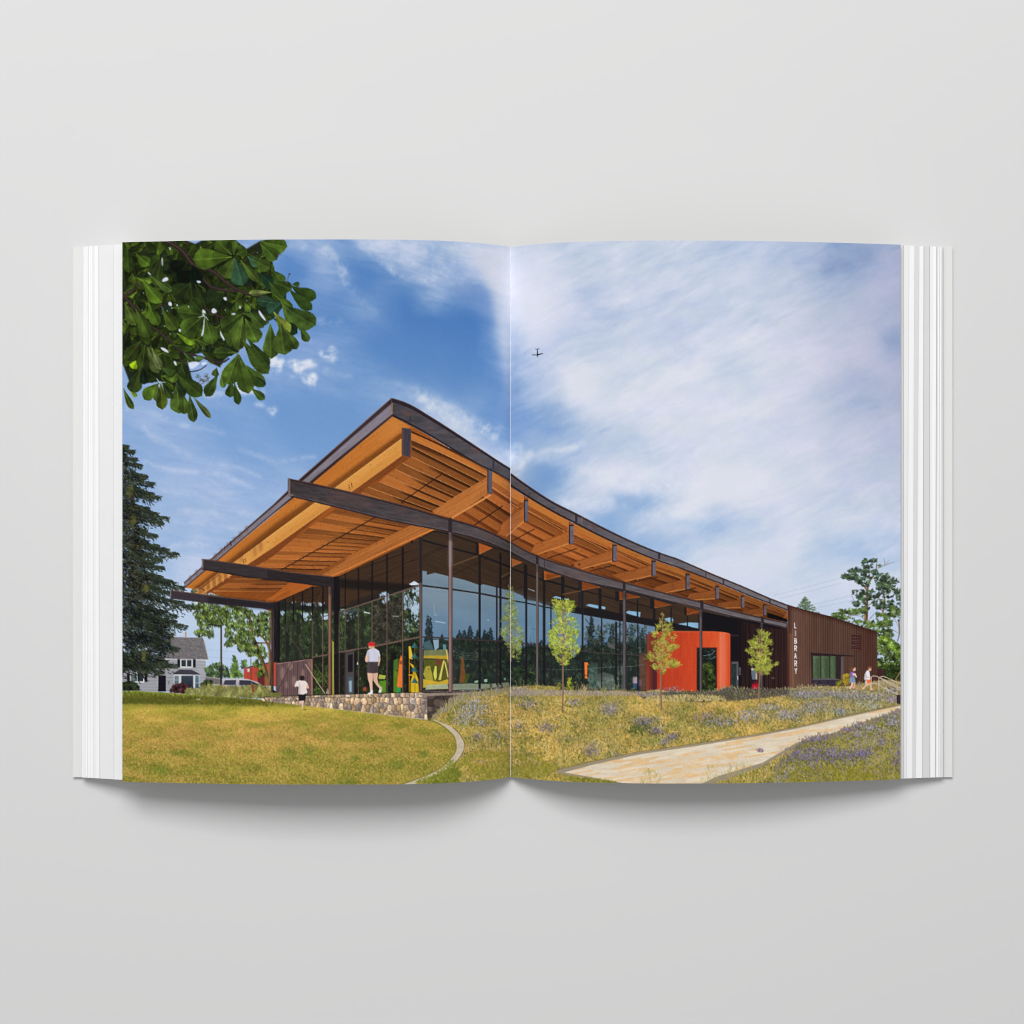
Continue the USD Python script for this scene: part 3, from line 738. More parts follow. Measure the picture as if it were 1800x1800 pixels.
def wood(c=WOOD, amp=14, ang=0.0, seed=3, sx=26, sy=1.5):
    return mottle(c, amp, sx, sy, seed, (1, 0.80, 0.5), ang, 4)


def lerp(a, b, t):
    return np.asarray(a, float) + (np.asarray(b, float) - np.asarray(a, float)) * t


def joists(left, right, face=(182, 108, 46), lit=(230, 164, 92), gap=(100, 52, 22), w=1.5, seed=0):
    """Rafters side by side under a deck: from left[i] to right[i] runs the lit lower edge of joist i."""
    for i in range(len(left) - 1):
        a0, b0, a1, b1 = left[i], right[i], left[i + 1], right[i + 1]
        k = 0.80 + 0.34 * R.random()
        g = np.array(gap) * k
        f = np.array(face) * k
        mid0, mid1 = lerp(a0, a1, .30), lerp(b0, b1, .30)
        an = math.atan2(b0[1] - a0[1], b0[0] - a0[0])
        fill([a0, b0, b1, a1], ramp(lerp(a0, b0, .5), g, lerp(a1, b1, .5), f))
        fill([mid0, mid1, b1, a1], wood(tuple(f), 15, an, seed + i), 0.85)
        line([a1, b1], (w, w * .8), np.array(lit) * (0.86 + 0.2 * R.random()), 0.9)


element('printed_roof_underside', 'orange timber underside of the curved library roof with its rafters')
fas_l_bot = at('B', (688, 1637))[0]
apex_bot = at('E', (897, 222))[0]
eave_bot = np.vstack([curve(at('E', (897, 222), (1000, 272), (1200, 385), (1400, 505), (1600, 618), (1660, 640), (1787, 712)), 30), curve(at('J', (48, 212), (250, 345), (500, 490), (720, 605), (1000, 745), (1300, 880), (1600, 998), (1800, 1065)), 40)[1:],
                      at('H', (150, 10), (590, 185), (900, 315), (1310, 470))])
under = np.vstack([[fas_l_bot], [apex_bot], eave_bot[1:], [(1384, 1092), (1250, 1075), (1100, 1040), (900, 985), (760, 1000), (480, 1075), (345, 1034)]])
fill(under, wood((168, 90, 30), 12, -.6, 5, 30, 3))
# the smooth soffit along the rake, bright near the ridge corner, shaded against the first beam
fill(np.vstack([at('B', (688, 1637)), at('E', (897, 222)), at('E', (1040, 300), (970, 345), (490, 745), (0, 1080)), at('B', (800, 1650))]),
     wood((206, 124, 46), 12, -.62, 7, 40, 2.5))
fill(at('E', (897, 222), (1030, 296), (960, 340), (760, 420)), (226, 150, 66), 0.55, False, 7)
fill(at('E', (320, 690), (560, 560), (520, 620), (300, 760)), (188, 104, 28), 0.5, False, 9)
fill(np.vstack([at('E', (975, 340), (975, 385), (480, 752), (0, 1105)), at('B', (790, 1690), (780, 1640)), at('E', (0, 1040), (430, 735))]), (120, 66, 22), 0.75, False, 2.6)
fill(at('E', (970, 345), (970, 388), (560, 690), (600, 618)), (150, 84, 30), 0.6, False, 1.5)

# rafters of the first bay, either side of the steel beam
L1 = at('E', (1040, 330), (1040, 388), (1045, 450), (1045, 527), (975, 577), (920, 622), (850, 668), (800, 716), (720, 757), (670, 797), (620, 835))
R1 = at('E', (1655, 612), (1612, 668), (1560, 712), (1500, 752), (1440, 792), (1380, 832), (1330, 872), (1270, 902), (1220, 938), (1130, 950), (1060, 960))
joists(L1, R1, (176, 104, 44), (234, 168, 96), (92, 48, 20), 1.6, 300)
# the uppermost rafter follows the curve of the roof
fill(np.vstack([curve(at('E', (1040, 345), (1250, 440), (1450, 545), (1615, 640)), 20), curve(at('E', (1612, 668), (1420, 565), (1240, 480), (1042, 398)), 20)]), wood((204, 122, 50), 12, .5, 8))
line(curve(at('E', (1042, 400), (1240, 484), (1420, 568), (1612, 670)), 24), 1.2, (232, 158, 82))
fill(np.vstack([curve(at('E', (1042, 402), (1240, 490), (1400, 572)), 16), at('E', (1240, 515), (1046, 440))]), (104, 54, 22), 0.8, True, .6)
L2 = at('E', (470, 915), (440, 955), (390, 987), (330, 1022), (270, 1062), (215, 1107), (165, 1142), (110, 1172), (60, 1204), (10, 1234), (-40, 1266), (-90, 1296), (-140, 1328), (-190, 1358), (-240, 1390), (-290, 1420), (-340, 1448), (-400, 1480), (-450, 1510), (-500, 1535))
R2 = at('E', (1080, 1030), (1000, 1052), (950, 1082), (890, 1110), (850, 1132), (800, 1156), (740, 1182), (690, 1204), (650, 1228), (600, 1252), (550, 1277), (490, 1310), (440, 1340), (380, 1370), (330, 1396), (280, 1424), (220, 1450), (150, 1480), (90, 1512), (20, 1540))
joists(L2, R2, (176, 102, 42), (218, 144, 72), (108, 56, 24), 1.3, 330)
# a warm pool of reflected light on the middle of the underside
fill(at('E', (250, 1100), (700, 980), (900, 1080), (500, 1260), (150, 1300)), (214, 128, 48), 0.22, False, 14)
fill(at('B', (1000, 1620), (1500, 1560), (1800, 1640), (1700, 1760), (1100, 1700)), (120, 60, 22), 0.35, False, 8)

element('printed_glulam_beam', 'sunlit laminated timber beam under the left roof edge')
fill(np.vstack([at('E', (970, 388), (970, 520), (600, 785), (0, 1210)), at('B', (885, 1702), (800, 1692)), at('E', (0, 1100), (490, 742))]), wood((232, 164, 74), 13, -.63, 9, 46, 1.6))
fill(np.vstack([at('E', (970, 455), (970, 522), (600, 787), (0, 1212)), at('E', (0, 1160), (540, 775))]), (212, 136, 52), 0.4, False, 3)
line(np.vstack([at('E', (970, 392), (490, 748), (0, 1108)), at('B', (810, 1660))]), 1.5, (246, 190, 102), 0.8, True, .4)
fill(np.vstack([at('E', (972, 518), (1036, 528), (700, 762), (610, 835), (430, 905), (0, 1275)), at('B', (935, 1700), (885, 1703)), at('E', (0, 1210), (600, 786))]), wood((146, 78, 32), 9, -.63, 10, 30, 2))
# stains and bright streaks towards the low end
for bx, by, a in ((1490, 1215, .35), (1430, 1265, .3), (1280, 1330, .25), (1120, 1530, .5), (1060, 1560, .5), (1000, 1590, .55), (940, 1620, .55), (890, 1650, .5), (850, 1680, .5)):
    fill(at('B', (bx - 26, by - 60), (bx + 14, by - 75), (bx + 22, by + 20), (bx - 16, by + 50)), (122, 66, 34), a, False, 1.6)
for bx, by in ((1090, 1535), (1020, 1575), (960, 1610), (905, 1650), (1150, 1500)):
    line(at('B', (bx, by - 30), (bx + 6, by + 40)), 1.2, (246, 178, 90), 0.7, False, .5)
for ex, ey in ((572, 742), (592, 730), (574, 760), (594, 748)):
    line(at('E', (ex, ey - 7), (ex, ey + 7)), 1.4, (70, 40, 20), .9, False)
for bx, by in ((1305, 1345), (1328, 1335), (1308, 1365), (1330, 1355), (872, 1650), (885, 1660)):
    fill(at('B', (bx - 5, by - 6), (bx + 5, by - 6), (bx + 5, by + 6), (bx - 5, by + 6)), (60, 40, 34), .9, False)
fill(at('E', (972, 306), (1040, 318), (1035, 530), (985, 516), (971, 512)), steel((84, 81, 92), 10, 1.57, 4))
fill(at('E', (970, 308), (986, 312), (986, 518), (970, 512)), (112, 84, 80))

element('printed_glulam_beam', 'second laminated timber beam under the roof, running back along the glass')
GLULAM2 = NOW[0]
fill(np.vstack([at('E', (1150, 1040), (1060, 1032), (840, 1140), (560, 1280), (300, 1415)), at('E', (440, 1425), (620, 1345), (900, 1210), (1205, 1072))]), wood((184, 110, 48), 20, -.46, 12, 60, 1.4))
line(at('E', (440, 1426), (620, 1346), (900, 1211), (1205, 1073)), (1.6, 2.6), (230, 142, 62))
fill(at('E', (300, 1415), (560, 1280), (540, 1310), (360, 1420)), (120, 62, 24), .5, False, 1.2)
fill(np.vstack([at('D', (250, 545), (480, 597), (110, 760), (-20, 775), (-20, 740), (60, 700))]), wood((186, 100, 36), 12, -.4, 13, 40, 1.4))
line(at('D', (480, 598), (110, 762)), 1.6, (220, 132, 58))
fill(at('B', (1640, 1740), (1800, 1650), (1800, 1740), (1680, 1790)), wood((176, 94, 36), 10, -.4, 14))

element('printed_roof_underside', 'right half of the orange timber roof underside with repeated beam ends')
UNDER_R = NOW[0]
# the bays along the eave: deck stripes, rafters, then a stub beam with its steel end plate
deck = (196, 114, 42)
eave_in = np.vstack([curve(at('E', (1655, 650), (1787, 735)), 6), curve(at('J', (48, 235), (230, 350), (700, 610), (1150, 830), (1570, 1000), (1800, 1080)), 40)])
bays = [  # end plate (x0, y0, x1, y1), foot of the beam's lit edge at the eave steel, start of its upper edge
    ('J', (186, 352, 230, 578), (0, 735), (-40, 590)),
    ('J', (660, 612, 710, 814), (330, 925), (300, 820)),
    ('J', (1116, 822, 1166, 998), (790, 1078), (700, 1010)),
    ('J', (1530, 990, 1576, 1152), (1250, 1208), (1110, 1140)),
    ('H', (160, 55, 207, 228), (-200, 290), (-160, 190)),
    ('H', (495, 190, 540, 338), (230, 350), (210, 275)),
    ('H', (786, 300, 826, 438), (560, 440), (520, 380)),
    ('H', (1036, 395, 1075, 522), (850, 520), (800, 470))]
spans = [at('E', (1655, 640))[0]]
tops, foots = [], []
for fr, (x0, y0, x1, y1), foot, up in bays:
    tops.append(at(fr, (x0, y0), (x1, y0), (x0, y1), (x1, y1)))
    foots.append(at(fr, foot, up))


def eave_y(xx):
    e = np.vstack([at('E', (1655, 650), (1786, 735)), at('J', (48, 235), (230, 340), (700, 600), (1150, 820), (1570, 1000), (1800, 1080)), at('H', (540, 185), (826, 300), (1075, 395), (1310, 485))])
    return np.interp(xx, e[:, 0], e[:, 1])


def steel_top(xx):
    e = np.vstack([at('E', (1330, 990), (1500, 1035), (1786, 1165)), at('J', (48, 790), (320, 935), (800, 1090), (1240, 1215), (1800, 1360)), at('H', (330, 365), (700, 465), (1040, 545), (1305, 600))])
    return np.interp(xx, e[:, 0], e[:, 1])


edges_x = [at('E', (1650, 700))[0][0]] + [t[1][0] for t in tops] + [at('H', (1310, 0))[0][0]]
for b in range(len(tops) + 1):
    xa = edges_x[b]
    xb = tops[b][0][0] if b < len(tops) else at('H', (1305, 0))[0][0]
    h = steel_top(xb) - eave_y(xb)
    n = 6 if b < 4 else 4
    shade = 1.0 - 0.035 * b
    lo = []
    for k in range(n + 1):
        t = k / n
        pa = (xa - 4 - t * 50 * (h / 60), eave_y(xa) + t * (steel_top(xa - 20) - eave_y(xa)) * 0.98)
        pb = (xb - t * 44 * (h / 60), eave_y(xb) + t * (steel_top(xb) - eave_y(xb)) * 1.02)
        lo.append((pa, pb))
    L_, R_ = [p for p, _ in lo], [q for _, q in lo]
    joists(L_, R_, tuple(np.array((192, 110, 46)) * shade), tuple(np.array((226, 150, 78)) * shade), tuple(np.array((128, 64, 26)) * shade), 1.3, 360 + 10 * b)
    # darker towards the back of the bay
    fill([lo[-3][0], lo[-3][1], lo[-1][1], lo[-1][0]], (122, 58, 22), 0.35, False, 2.5)
    # the long fascia rafter, lit along its lower edge
    q = np.linspace(xa, xb, 70)
    fill(np.vstack([np.stack([q, eave_y(q) - 2], 1), np.stack([q, eave_y(q) + 0.13 * h + 1.5], 1)[::-1]]), wood(tuple(np.array((214, 132, 54)) * shade), 10, .45, 380 + b))
    line(np.stack([q, eave_y(q) + 0.26 * h + 1 + (q - xa) * 0.02], 1), (1.8, 1.4), np.array((228, 148, 70)) * shade, .9)
for b, ((p00, p10, p01, p11), (foot, up)) in enumerate(zip(tops, foots)):
    shade = 1.0 - 0.03 * b
    hgt = p01[1] - p00[1]
    fill([(p00[0], p00[1] + hgt * .30), (p01[0], p01[1] - 1), foot, (foot[0] - 12 * (1 - b * .08), foot[1] - 4), up, lerp(up, p00, .5) + (0, hgt * .16)], wood(tuple(np.array((190, 110, 48)) * shade), 18, -.42, 400 + b, 30, 1.3))
    line([p01 + (0, -0.6), foot], (2.0, 1.3), np.array((236, 156, 76)) * shade)
    line([p00 + (0, hgt * .32), lerp(up, p00, .5) + (0, hgt * .16), up], 0.9, np.array((150, 76, 28)) * shade, .8)
for b, (p00, p10, p01, p11) in enumerate(tops):
    c = lerp((126, 128, 144), (134, 128, 134), b / 7)
    fill([p00, p10, p11, p01], steel(tuple(c), 12, 1.57, 60 + b))
    w = (p10[0] - p00[0])
    fill([p00, p00 + (w * .24, 0), p01 + (w * .24, 0), p01], (66, 58, 64))
    fill([p00, p10, p10 + (0, 2.2), p00 + (0, 2.2)], (46, 40, 46), .9)
    line([p01, p11], 1.0, (60, 44, 40), .8)
NOW[0] = GLULAM2
fill(at('E', (1612, 680), (1612, 806), (1345, 985), (1225, 955), (1200, 935), (1410, 800)), wood((196, 120, 54), 20, -.58, 11, 40, 1.6))
line(at('E', (1640, 812), (1345, 988)), (3.4, 2.4), (236, 158, 80))
fill(at('E', (1616, 620), (1650, 628), (1650, 810), (1618, 803)), steel((112, 112, 126), 10, 1.57, 5))
line(at('E', (1618, 622), (1618, 803)), 1.4, (48, 44, 52))
NOW[0] = UNDER_R
# clerestory slit at the far end
fill(at('H', (1080, 500), (1110, 497), (1310, 565), (1310, 600), (1085, 545)), (24, 18, 22))

element('printed_sprinkler_pipe', 'thin dark pipes printed under the timber roof')
for fr, a, b in (('E', (1275, 655), (975, 862)), ('E', (780, 975), (540, 1110)), ('E', (540, 1110), (60, 1378)), ('E', (1730, 895), (1510, 1045)), ('J', (300, 655), (50, 790)), ('J', (745, 862), (440, 965)), ('J', (1150, 1035), (880, 1102)), ('J', (1600, 1163), (1310, 1222)), ('H', (60, 265), (280, 212))):
    line(at(fr, a, b), 1.7 if fr == 'E' else 1.4, (38, 26, 24))
for fr, a in (('E', (1275, 655)), ('E', (990, 850)), ('E', (545, 1108)), ('J', (238, 692)), ('J', (1085, 1052)), ('J', (1040, 1055))):
    p = at(fr, a)[0]
    fill([p - (1.2, 1.2), p + (1.2, -1.2), p + (1.2, 1.2), p + (-1.2, 1.2)], (64, 44, 40), .9)
for fr, a in (('E', (975, 870)), ('J', (700, 1040)), ('J', (770, 1030))):
    p = at(fr, a)[0]
    fill([p - (2, 1), p + (2, -2), p + (1, 2), p + (-2, 2)], (58, 34, 28), .9, True, .5)

element('printed_roof_fascia', 'dark steel fascia along the left rake of the library roof')
top_l = np.vstack([at('E', (892, 83)), at('E', (205, 688)), at('E', (0, 886)), at('B', (680, 1578))])
low_l = np.vstack([at('B', (688, 1640)), at('E', (0, 956)), at('E', (300, 722)), at('E', (897, 224))])
fill(np.vstack([top_l, low_l]), (46, 34, 38))
fas = np.vstack([at('E', (897, 122), (480, 480), (0, 905)), at('B', (682, 1592), (690, 1628)), at('E', (0, 946), (480, 545), (897, 205))])
fill(fas, lambda x, y: mottle((124, 117, 126), 16, 22, 3, 15, (1, 1, 1.05), -.7, 4)(x, y))
fill(at('E', (897, 122), (480, 480), (490, 530), (897, 200)), (146, 136, 150), 0.35, False, 6)
line(top_l + (0, 0.8), 1.2, (126, 92, 74))
line(np.vstack([at('E', (897, 214), (300, 712), (0, 950)), at('B', (690, 1634))]), 1.2, (58, 40, 40))
for fr, x0, y0 in (('B', 1170, 1165), ('B', 1105, 1215)):
    line(at(fr, (x0, y0 - 20), (x0 + 8, y0 + 30)), 2.6 if y0 < 1200 else 1, (52, 42, 50), .9)
for k in range(10):
    p = at('B', (1340 - k * 66, 1010 + k * 58))[0]
    fill([p + (-3, -3), p + (2, -6), p + (3, 5), p + (-2, 8)], (96, 72, 66), .35, False, 1)

element('printed_roof_fascia', 'curved dark steel fascia along the long eave of the library roof')
top_r = [curve(at('E', (892, 83), (1000, 118), (1200, 232), (1400, 360), (1600, 492), (1700, 558), (1787, 612)), 40),
         np.vstack([curve(at('J', (48, 68), (250, 213), (500, 373), (740, 493), (1000, 628), (1300, 773), (1600, 898), (1800, 965)), 50), at('H', (480, 58), (800, 188), (1120, 328), (1325, 405))])]
low_r = [curve(at('E', (897, 222), (1000, 272), (1200, 382), (1400, 502), (1600, 614), (1660, 640), (1787, 712)), 40),
         np.vstack([curve(at('J', (48, 210), (250, 340), (500, 486), (720, 600), (1000, 742), (1300, 876), (1600, 996), (1800, 1062)), 50), at('H', (590, 182), (900, 312), (1312, 468))])]
for side in (0, 1):
    t, l = top_r[side], low_r[side]
    fill(np.vstack([t, l[::-1]]), (40, 34, 40))
    off = np.float32([0, 7.6]) if side == 0 else np.float32([0, 4.6])
    mid_t = t + off * np.linspace(1, .55, len(t))[:, None]
    mid_l = l - np.float32([0, 4.0]) * np.linspace(1, .5, len(l))[:, None]

    def tone(x, y):
        k = np.clip((x - 690) / 690, 0, 1)[..., None]
        b = np.float32([68, 65, 71]) * (1 - k) + np.float32([114, 109, 114]) * k
        n = (fbm(x / 26, y / 4, 16, 4) - .5)[..., None] * 30
        rust = np.clip(fbm(x / 18, y / 8, 19, 4) * 3.4 - 1.9, 0, 1)[..., None] * .45
        return (b + n) * (1 - rust) + np.float32([112, 84, 78]) * rust
    fill(np.vstack([mid_t, mid_l[::-1]]), tone)
    line(t + (0, 0.6), 1.1, (104, 76, 64), .9)
    line(mid_l + (0, .6), .9, (30, 24, 30), .8)
for fr, x, y0, y1, w in (('E', 1032, 205, 255, 2.2), ('E', 1660, 545, 615, 2.6), ('J', 738, 500, 590, 4.2), ('J', 797, 530, 612, 1.4), ('J', 1612, 905, 975, 4), ('J', 245, 275, 310, 1.2), ('H', 590, 105, 175, 2.8), ('H', 1115, 330, 385, 2.6), ('H', 390, 40, 90, 1.2)):
    line(at(fr, (x, y0), (x, y1)), w, (44, 40, 50), .85)
line(at('J', (795, 532), (796, 610)), 1.0, (172, 150, 140), .9)
line(at('J', (860, 625), (900, 640)), 1.1, (190, 160, 146), .8)
fill(at('J', (800, 545), (960, 625), (950, 670), (800, 600)), (86, 68, 68), .5, False, 2)
line(at('E', (897, 120), (897, 205)), 1.6, (170, 112, 76))
fill(at('E', (960, 165), (1040, 195), (1040, 225), (965, 190)), (108, 76, 70), .5, False, 1.2)
fill(at('E', (1490, 445), (1560, 480), (1555, 510), (1495, 480)), (120, 80, 74), .4, False, 1.5)


# ---- the glass walls
element('printed_glass_wall', 'left glass wall of the library mirroring dark trees')
gl = np.vstack([at('D', (100, 775), (480, 605), (640, 600), (700, 500), (760, 492), (1100, 330), (1610, 85), (1640, 80), (1640, 1725), (90, 1760))])
fill(gl, mottle((34, 36, 32), 12, 7, 9, 120))
# timber ceiling seen through the upper panes
fill(at('D', (760, 500), (1100, 335), (1605, 90), (1605, 560), (1480, 600), (1250, 660), (1050, 740), (900, 800), (760, 820)), lambda x, y: mottle((62, 44, 32), 11, 30, 1.6, 121, (1, .8, .5), -.35)(x, y))
fill(at('D', (760, 520), (1250, 560), (1600, 590), (1480, 620), (1250, 655), (760, 620)), (24, 20, 22), .8, True, 2)
for a, b in (((760, 440 + 60), (1600, 190)), ((1000, 560), (1600, 300))):
    line(at('D', a, b), 1.0, (34, 24, 20), .8)
fill(at('D', (200, 725), (480, 610), (630, 605), (630, 800), (180, 770)), mottle((58, 40, 28), 9, 20, 1.5, 122, (1, .8, .5), -.3))
fill(at('D', (860, 770), (1050, 700), (1250, 640), (1260, 690), (1050, 770), (870, 840)), (40, 34, 32), .8, True, 2)
# trees and sky mirrored in the panes
tree_mirror = at('D', (130, 860), (640, 860), (640, 905), (760, 860), (960, 820), (1100, 760), (1250, 700), (1420, 660), (1600, 610), (1605, 1130), (1250, 1200), (830, 1280), (640, 1320), (130, 1400))
fill(tree_mirror, mottle((40, 48, 36), 16, 6, 12, 123, (.8, 1, .6)))
foliage(tree_mirror, 6200, [(52, 68, 40), (74, 92, 46), (34, 44, 34), (26, 34, 30), (92, 108, 60)], (1.5, 4), (40, 140), 0.55, 0.5, 0.42, 9.0, 125, 8)
for pts, w, c in (([(850, 860), (870, 1270)], 7, (32, 30, 30)), ([(900, 860), (905, 1270)], 5, (30, 30, 30)), ([(1000, 900), (1010, 1240)], 6, (36, 38, 32)), ([(330, 900), (310, 1380)], 6, (30, 34, 30)), ([(215, 1050), (205, 1390)], 7, (24, 28, 30)), ([(520, 900), (560, 1330)], 4, (34, 38, 32))):
    line(at('D', *pts), w, c, .7, True, 1.2)
# the big dark conifer mirrored near the corner
fill(at('D', (1110, 780), (1250, 720), (1410, 700), (1420, 1160), (1105, 1220)), mottle((46, 44, 38), 16, 3, 5, 126), .85, True, 2)
foliage(at('D', (1110, 780), (1250, 730), (1410, 720), (1420, 1160), (1105, 1220)), 2200, [(62, 58, 48), (44, 44, 36), (30, 32, 30), (82, 76, 60)], (1, 2.6), (0, 360), .6, .3, .40, 6, 127)
mirror_sky = [(176, 200, 222), (150, 178, 206), (196, 212, 228)]
for pts, n in (([(1180, 680), (1260, 660), (1300, 720), (1230, 790), (1200, 760)], 130), ([(1430, 670), (1600, 600), (1605, 800), (1520, 900), (1440, 860)], 420), ([(1530, 820), (1605, 780), (1605, 960), (1560, 980)], 160), ([(1420, 940), (1600, 920), (1600, 1080), (1430, 1090)], 60),
                 ([(180, 755), (330, 770), (620, 780), (620, 815), (190, 790)], 130), ([(350, 880), (480, 890), (470, 960), (400, 970)], 170), ([(560, 890), (640, 890), (640, 950), (580, 960)], 90), ([(130, 870), (180, 870), (190, 960)], 40), ([(760, 860), (960, 860), (960, 960), (770, 980)], 60),
                 ([(780, 1560), (830, 1540), (820, 1720), (790, 1720)], 60), ([(860, 1580), (920, 1560), (920, 1720), (870, 1720)], 80), ([(970, 1560), (1030, 1560), (1020, 1700), (975, 1710)], 90)):
    x, y, v = scatter(at('D', *pts), n * 2)
    ok = fbm(x / 4.5, y / 6, 191, 3) > 0.50
    blades(x[ok], y[ok], R.uniform(1, 3.0, ok.sum()), R.uniform(40, 140, ok.sum()), pick(mirror_sky, ok.sum(), 10), .62, .4)
for k in range(9):
    a = at('D', (1440 + k * 18, 660 + (k % 3) * 14))[0]
    line([a, a + (R.uniform(2, 9), R.uniform(10, 24))], .9, (30, 32, 30), .8)
fill(at('D', (1490, 580), (1550, 545), (1600, 575), (1600, 585), (1520, 590)), (206, 214, 224))
fill(at('D', (770, 840), (830, 838), (830, 850), (770, 852)), (150, 176, 166), .8)
fill(at('D', (1020, 866), (1085, 880), (1085, 892), (1020, 880)), (206, 222, 226), .9)
fill(at('D', (1320, 910), (1385, 912), (1385, 922), (1320, 922)), (150, 170, 176), .7)
fill(at('D', (640, 870), (960, 830), (960, 870), (700, 900)), (92, 104, 112), .5, False, 2)
# the lower row: dark trees with children's furniture behind the glass
low = at('D', (480, 1350), (830, 1285), (1250, 1205), (1605, 1140), (1605, 1722), (480, 1745))
fill(low, mottle((30, 34, 26), 12, 7, 10, 128, (.8, 1, .5)), .85)
foliage(low, 3600, [(48, 62, 30), (70, 86, 34), (28, 34, 24), (20, 24, 20)], (1.5, 4), (40, 140), .5, .5, .44, 8, 129)
foliage(at('D', (480, 1480), (640, 1430), (640, 1740), (480, 1740)), 500, [(60, 82, 34), (84, 104, 40), (38, 52, 28)], (1.5, 3), (0, 360), .6, .4, .4, 6, 130)
for x0 in (800, 880, 1300, 1460, 740):
    fill(at('D', (x0, 1300), (x0 + 55, 1290), (x0 + 60, 1730), (x0 + 5, 1730)), (20, 19, 22), .75, True, 1)
for pts, c in (([(1180, 1600), (1250, 1590), (1250, 1720), (1180, 1720)], (88, 138, 34)), ([(1180, 1530), (1250, 1540), (1240, 1580), (1170, 1575)], (168, 176, 70)), ([(1330, 1380), (1380, 1360), (1380, 1480), (1330, 1500)], (70, 104, 40)), ([(1330, 1480), (1375, 1500), (1372, 1720), (1330, 1720)], (84, 120, 34)),
               ([(1412, 1318), (1432, 1380), (1432, 1668), (1366, 1664), (1388, 1400)], (226, 116, 50)), ([(1396, 1385), (1432, 1385), (1432, 1425), (1390, 1420)], (160, 74, 34)), ([(1366, 1664), (1405, 1668), (1405, 1718), (1366, 1718)], (40, 140, 78)), ([(1490, 1232), (1512, 1232), (1530, 1330), (1530, 1372), (1492, 1360)], (214, 182, 58)),
               ([(1490, 1400), (1540, 1430), (1590, 1580), (1600, 1720), (1512, 1715), (1512, 1600), (1545, 1480)], (206, 172, 34)), ([(1492, 1360), (1502, 1360), (1502, 1710), (1492, 1710)], (190, 128, 30)), ([(1490, 1530), (1560, 1530), (1560, 1542), (1490, 1542)], (206, 150, 36)), ([(680, 1170), (700, 1190), (704, 1745), (684, 1745)], (150, 148, 64)), ([(950, 1400), (960, 1400), (960, 1428), (942, 1424)], (208, 226, 190)), ([(882, 1440), (902, 1440), (900, 1460), (882, 1460)], (190, 220, 170)),
               ([(1010, 1670), (1045, 1660), (1045, 1700), (1010, 1705)], (150, 70, 50))):
    fill(at('D', *pts), mottle(c, 8, 4, 8, 131))
fill(at('D', (684, 1240), (703, 1240), (703, 1262), (684, 1262)), (60, 70, 40), .7)
for y0 in (1190, 1300, 1440, 1560):
    tri = at('D', (1552, y0), (1590, y0 + 62), (1516, y0 + 58))
    fill(tri, (44, 108, 112))
    fill([lerp(tri[0], tri[1], .2), tri[1], lerp(tri[1], tri[2], .4)], (28, 70, 82), .7)
line(at('D', (1552, 1190), (1556, 1720)), 1.0, (110, 88, 40), .8)
# door
fill(at('D', (828, 1305), (915, 1285), (915, 1735), (828, 1738)), (74, 68, 70))
fill(at('D', (850, 1325), (900, 1315), (900, 1500), (850, 1505)), (26, 26, 28))
fill(at('D', (850, 1555), (900, 1550), (900, 1720), (850, 1722)), (70, 84, 92))
fill(at('D', (860, 1600), (890, 1590), (890, 1715), (865, 1715)), (168, 190, 206), .8, True, .6)
fill(at('D', (820, 1290), (900, 1262), (905, 1280), (825, 1300)), (96, 84, 78))

element('printed_window_frame', 'brown window bars dividing the left glass wall')
bar_l, dark_l = (108, 86, 78), (24, 20, 22)
for x0, yt, yb, w in ((115, 780, 1745, 5), (190, 740, 1400, 1.6), (275, 700, 1400, 1.8), (372, 660, 1380, 1.8), (476, 610, 1745, 2.0), (586, 605, 1735, 2.2), (760, 520, 1730, 1.6), (822, 470, 1735, 1.6), (960, 400, 1730, 2.0), (1105, 335, 1240, 2.2), (1262, 260, 1725, 2.4), (1428, 185, 1720, 2.6)):
    yc = {190: 1000, 275: 985, 372: 960, 476: 940, 586: 915, 760: 880, 822: 850, 960: 810, 1105: 760, 1262: 700, 1428: 650}.get(x0, 900)
    line(at('D', (x0, yt), (x0, yc)), w * 1.25, dark_l)
    line(at('D', (x0, yc), (x0, yb)), w * .8, bar_l if x0 > 400 else (56, 48, 48))
    line(at('D', (x0 + 5, yc), (x0 + 5, yb)), w * .4, (40, 34, 34), .7)
for a, b, w in (((640, 905), (960, 805), 1.8), ((960, 805), (1605, 590), 2.2), ((100, 1075), (640, 905), 1.3), ((700, 1305), (1050, 1245), 2), ((1130, 1232), (1605, 1135), 2.6), ((470, 1350), (640, 1320), 2.0), ((830, 1285), (900, 1270), 2)):
    line(at('D', a, b), w, bar_l if a[0] > 400 else (60, 52, 50))
for a, b in (((580, 640), (470, 920)), ((1516, 135), (1600, 110))):
    line(at('D', a, b), 1.1, (90, 60, 44), .8)
fill(at('D', (1600, 85), (1640, 78), (1640, 1720), (1606, 1720)), (96, 76, 72))
fill(at('D', (1600, 85), (1640, 78), (1636, 560), (1604, 565)), (40, 34, 36))
fill(at('D', (1628, 85), (1640, 80), (1640, 1720), (1628, 1720)), (46, 38, 40), .9)
line(at('D', (100, 770), (480, 602)), 1.6, (30, 22, 20))
fill(at('D', (1512, 118), (1538, 122), (1536, 146), (1514, 142)), (24, 20, 22))

element('printed_glass_wall', 'front glass wall of the library mirroring grey sky and a dark line of conifers')
front = np.vstack([at('F', (70, 250), (180, 190), (340, 160), (640, 260), (972, 350)), at('J', (48, 860), (340, 1010), (800, 1170), (1240, 1270), (1800, 1410)), at('H', (340, 420), (740, 530), (740, 1385)), at('G', (1255, 1385), (0, 1385)), at('F', (972, 1780)), at('F', (340, 1830), (70, 1820))])
fill(front, mottle((60, 45, 34), 9, 30, 1.7, 140, (1, .8, .5), .33))
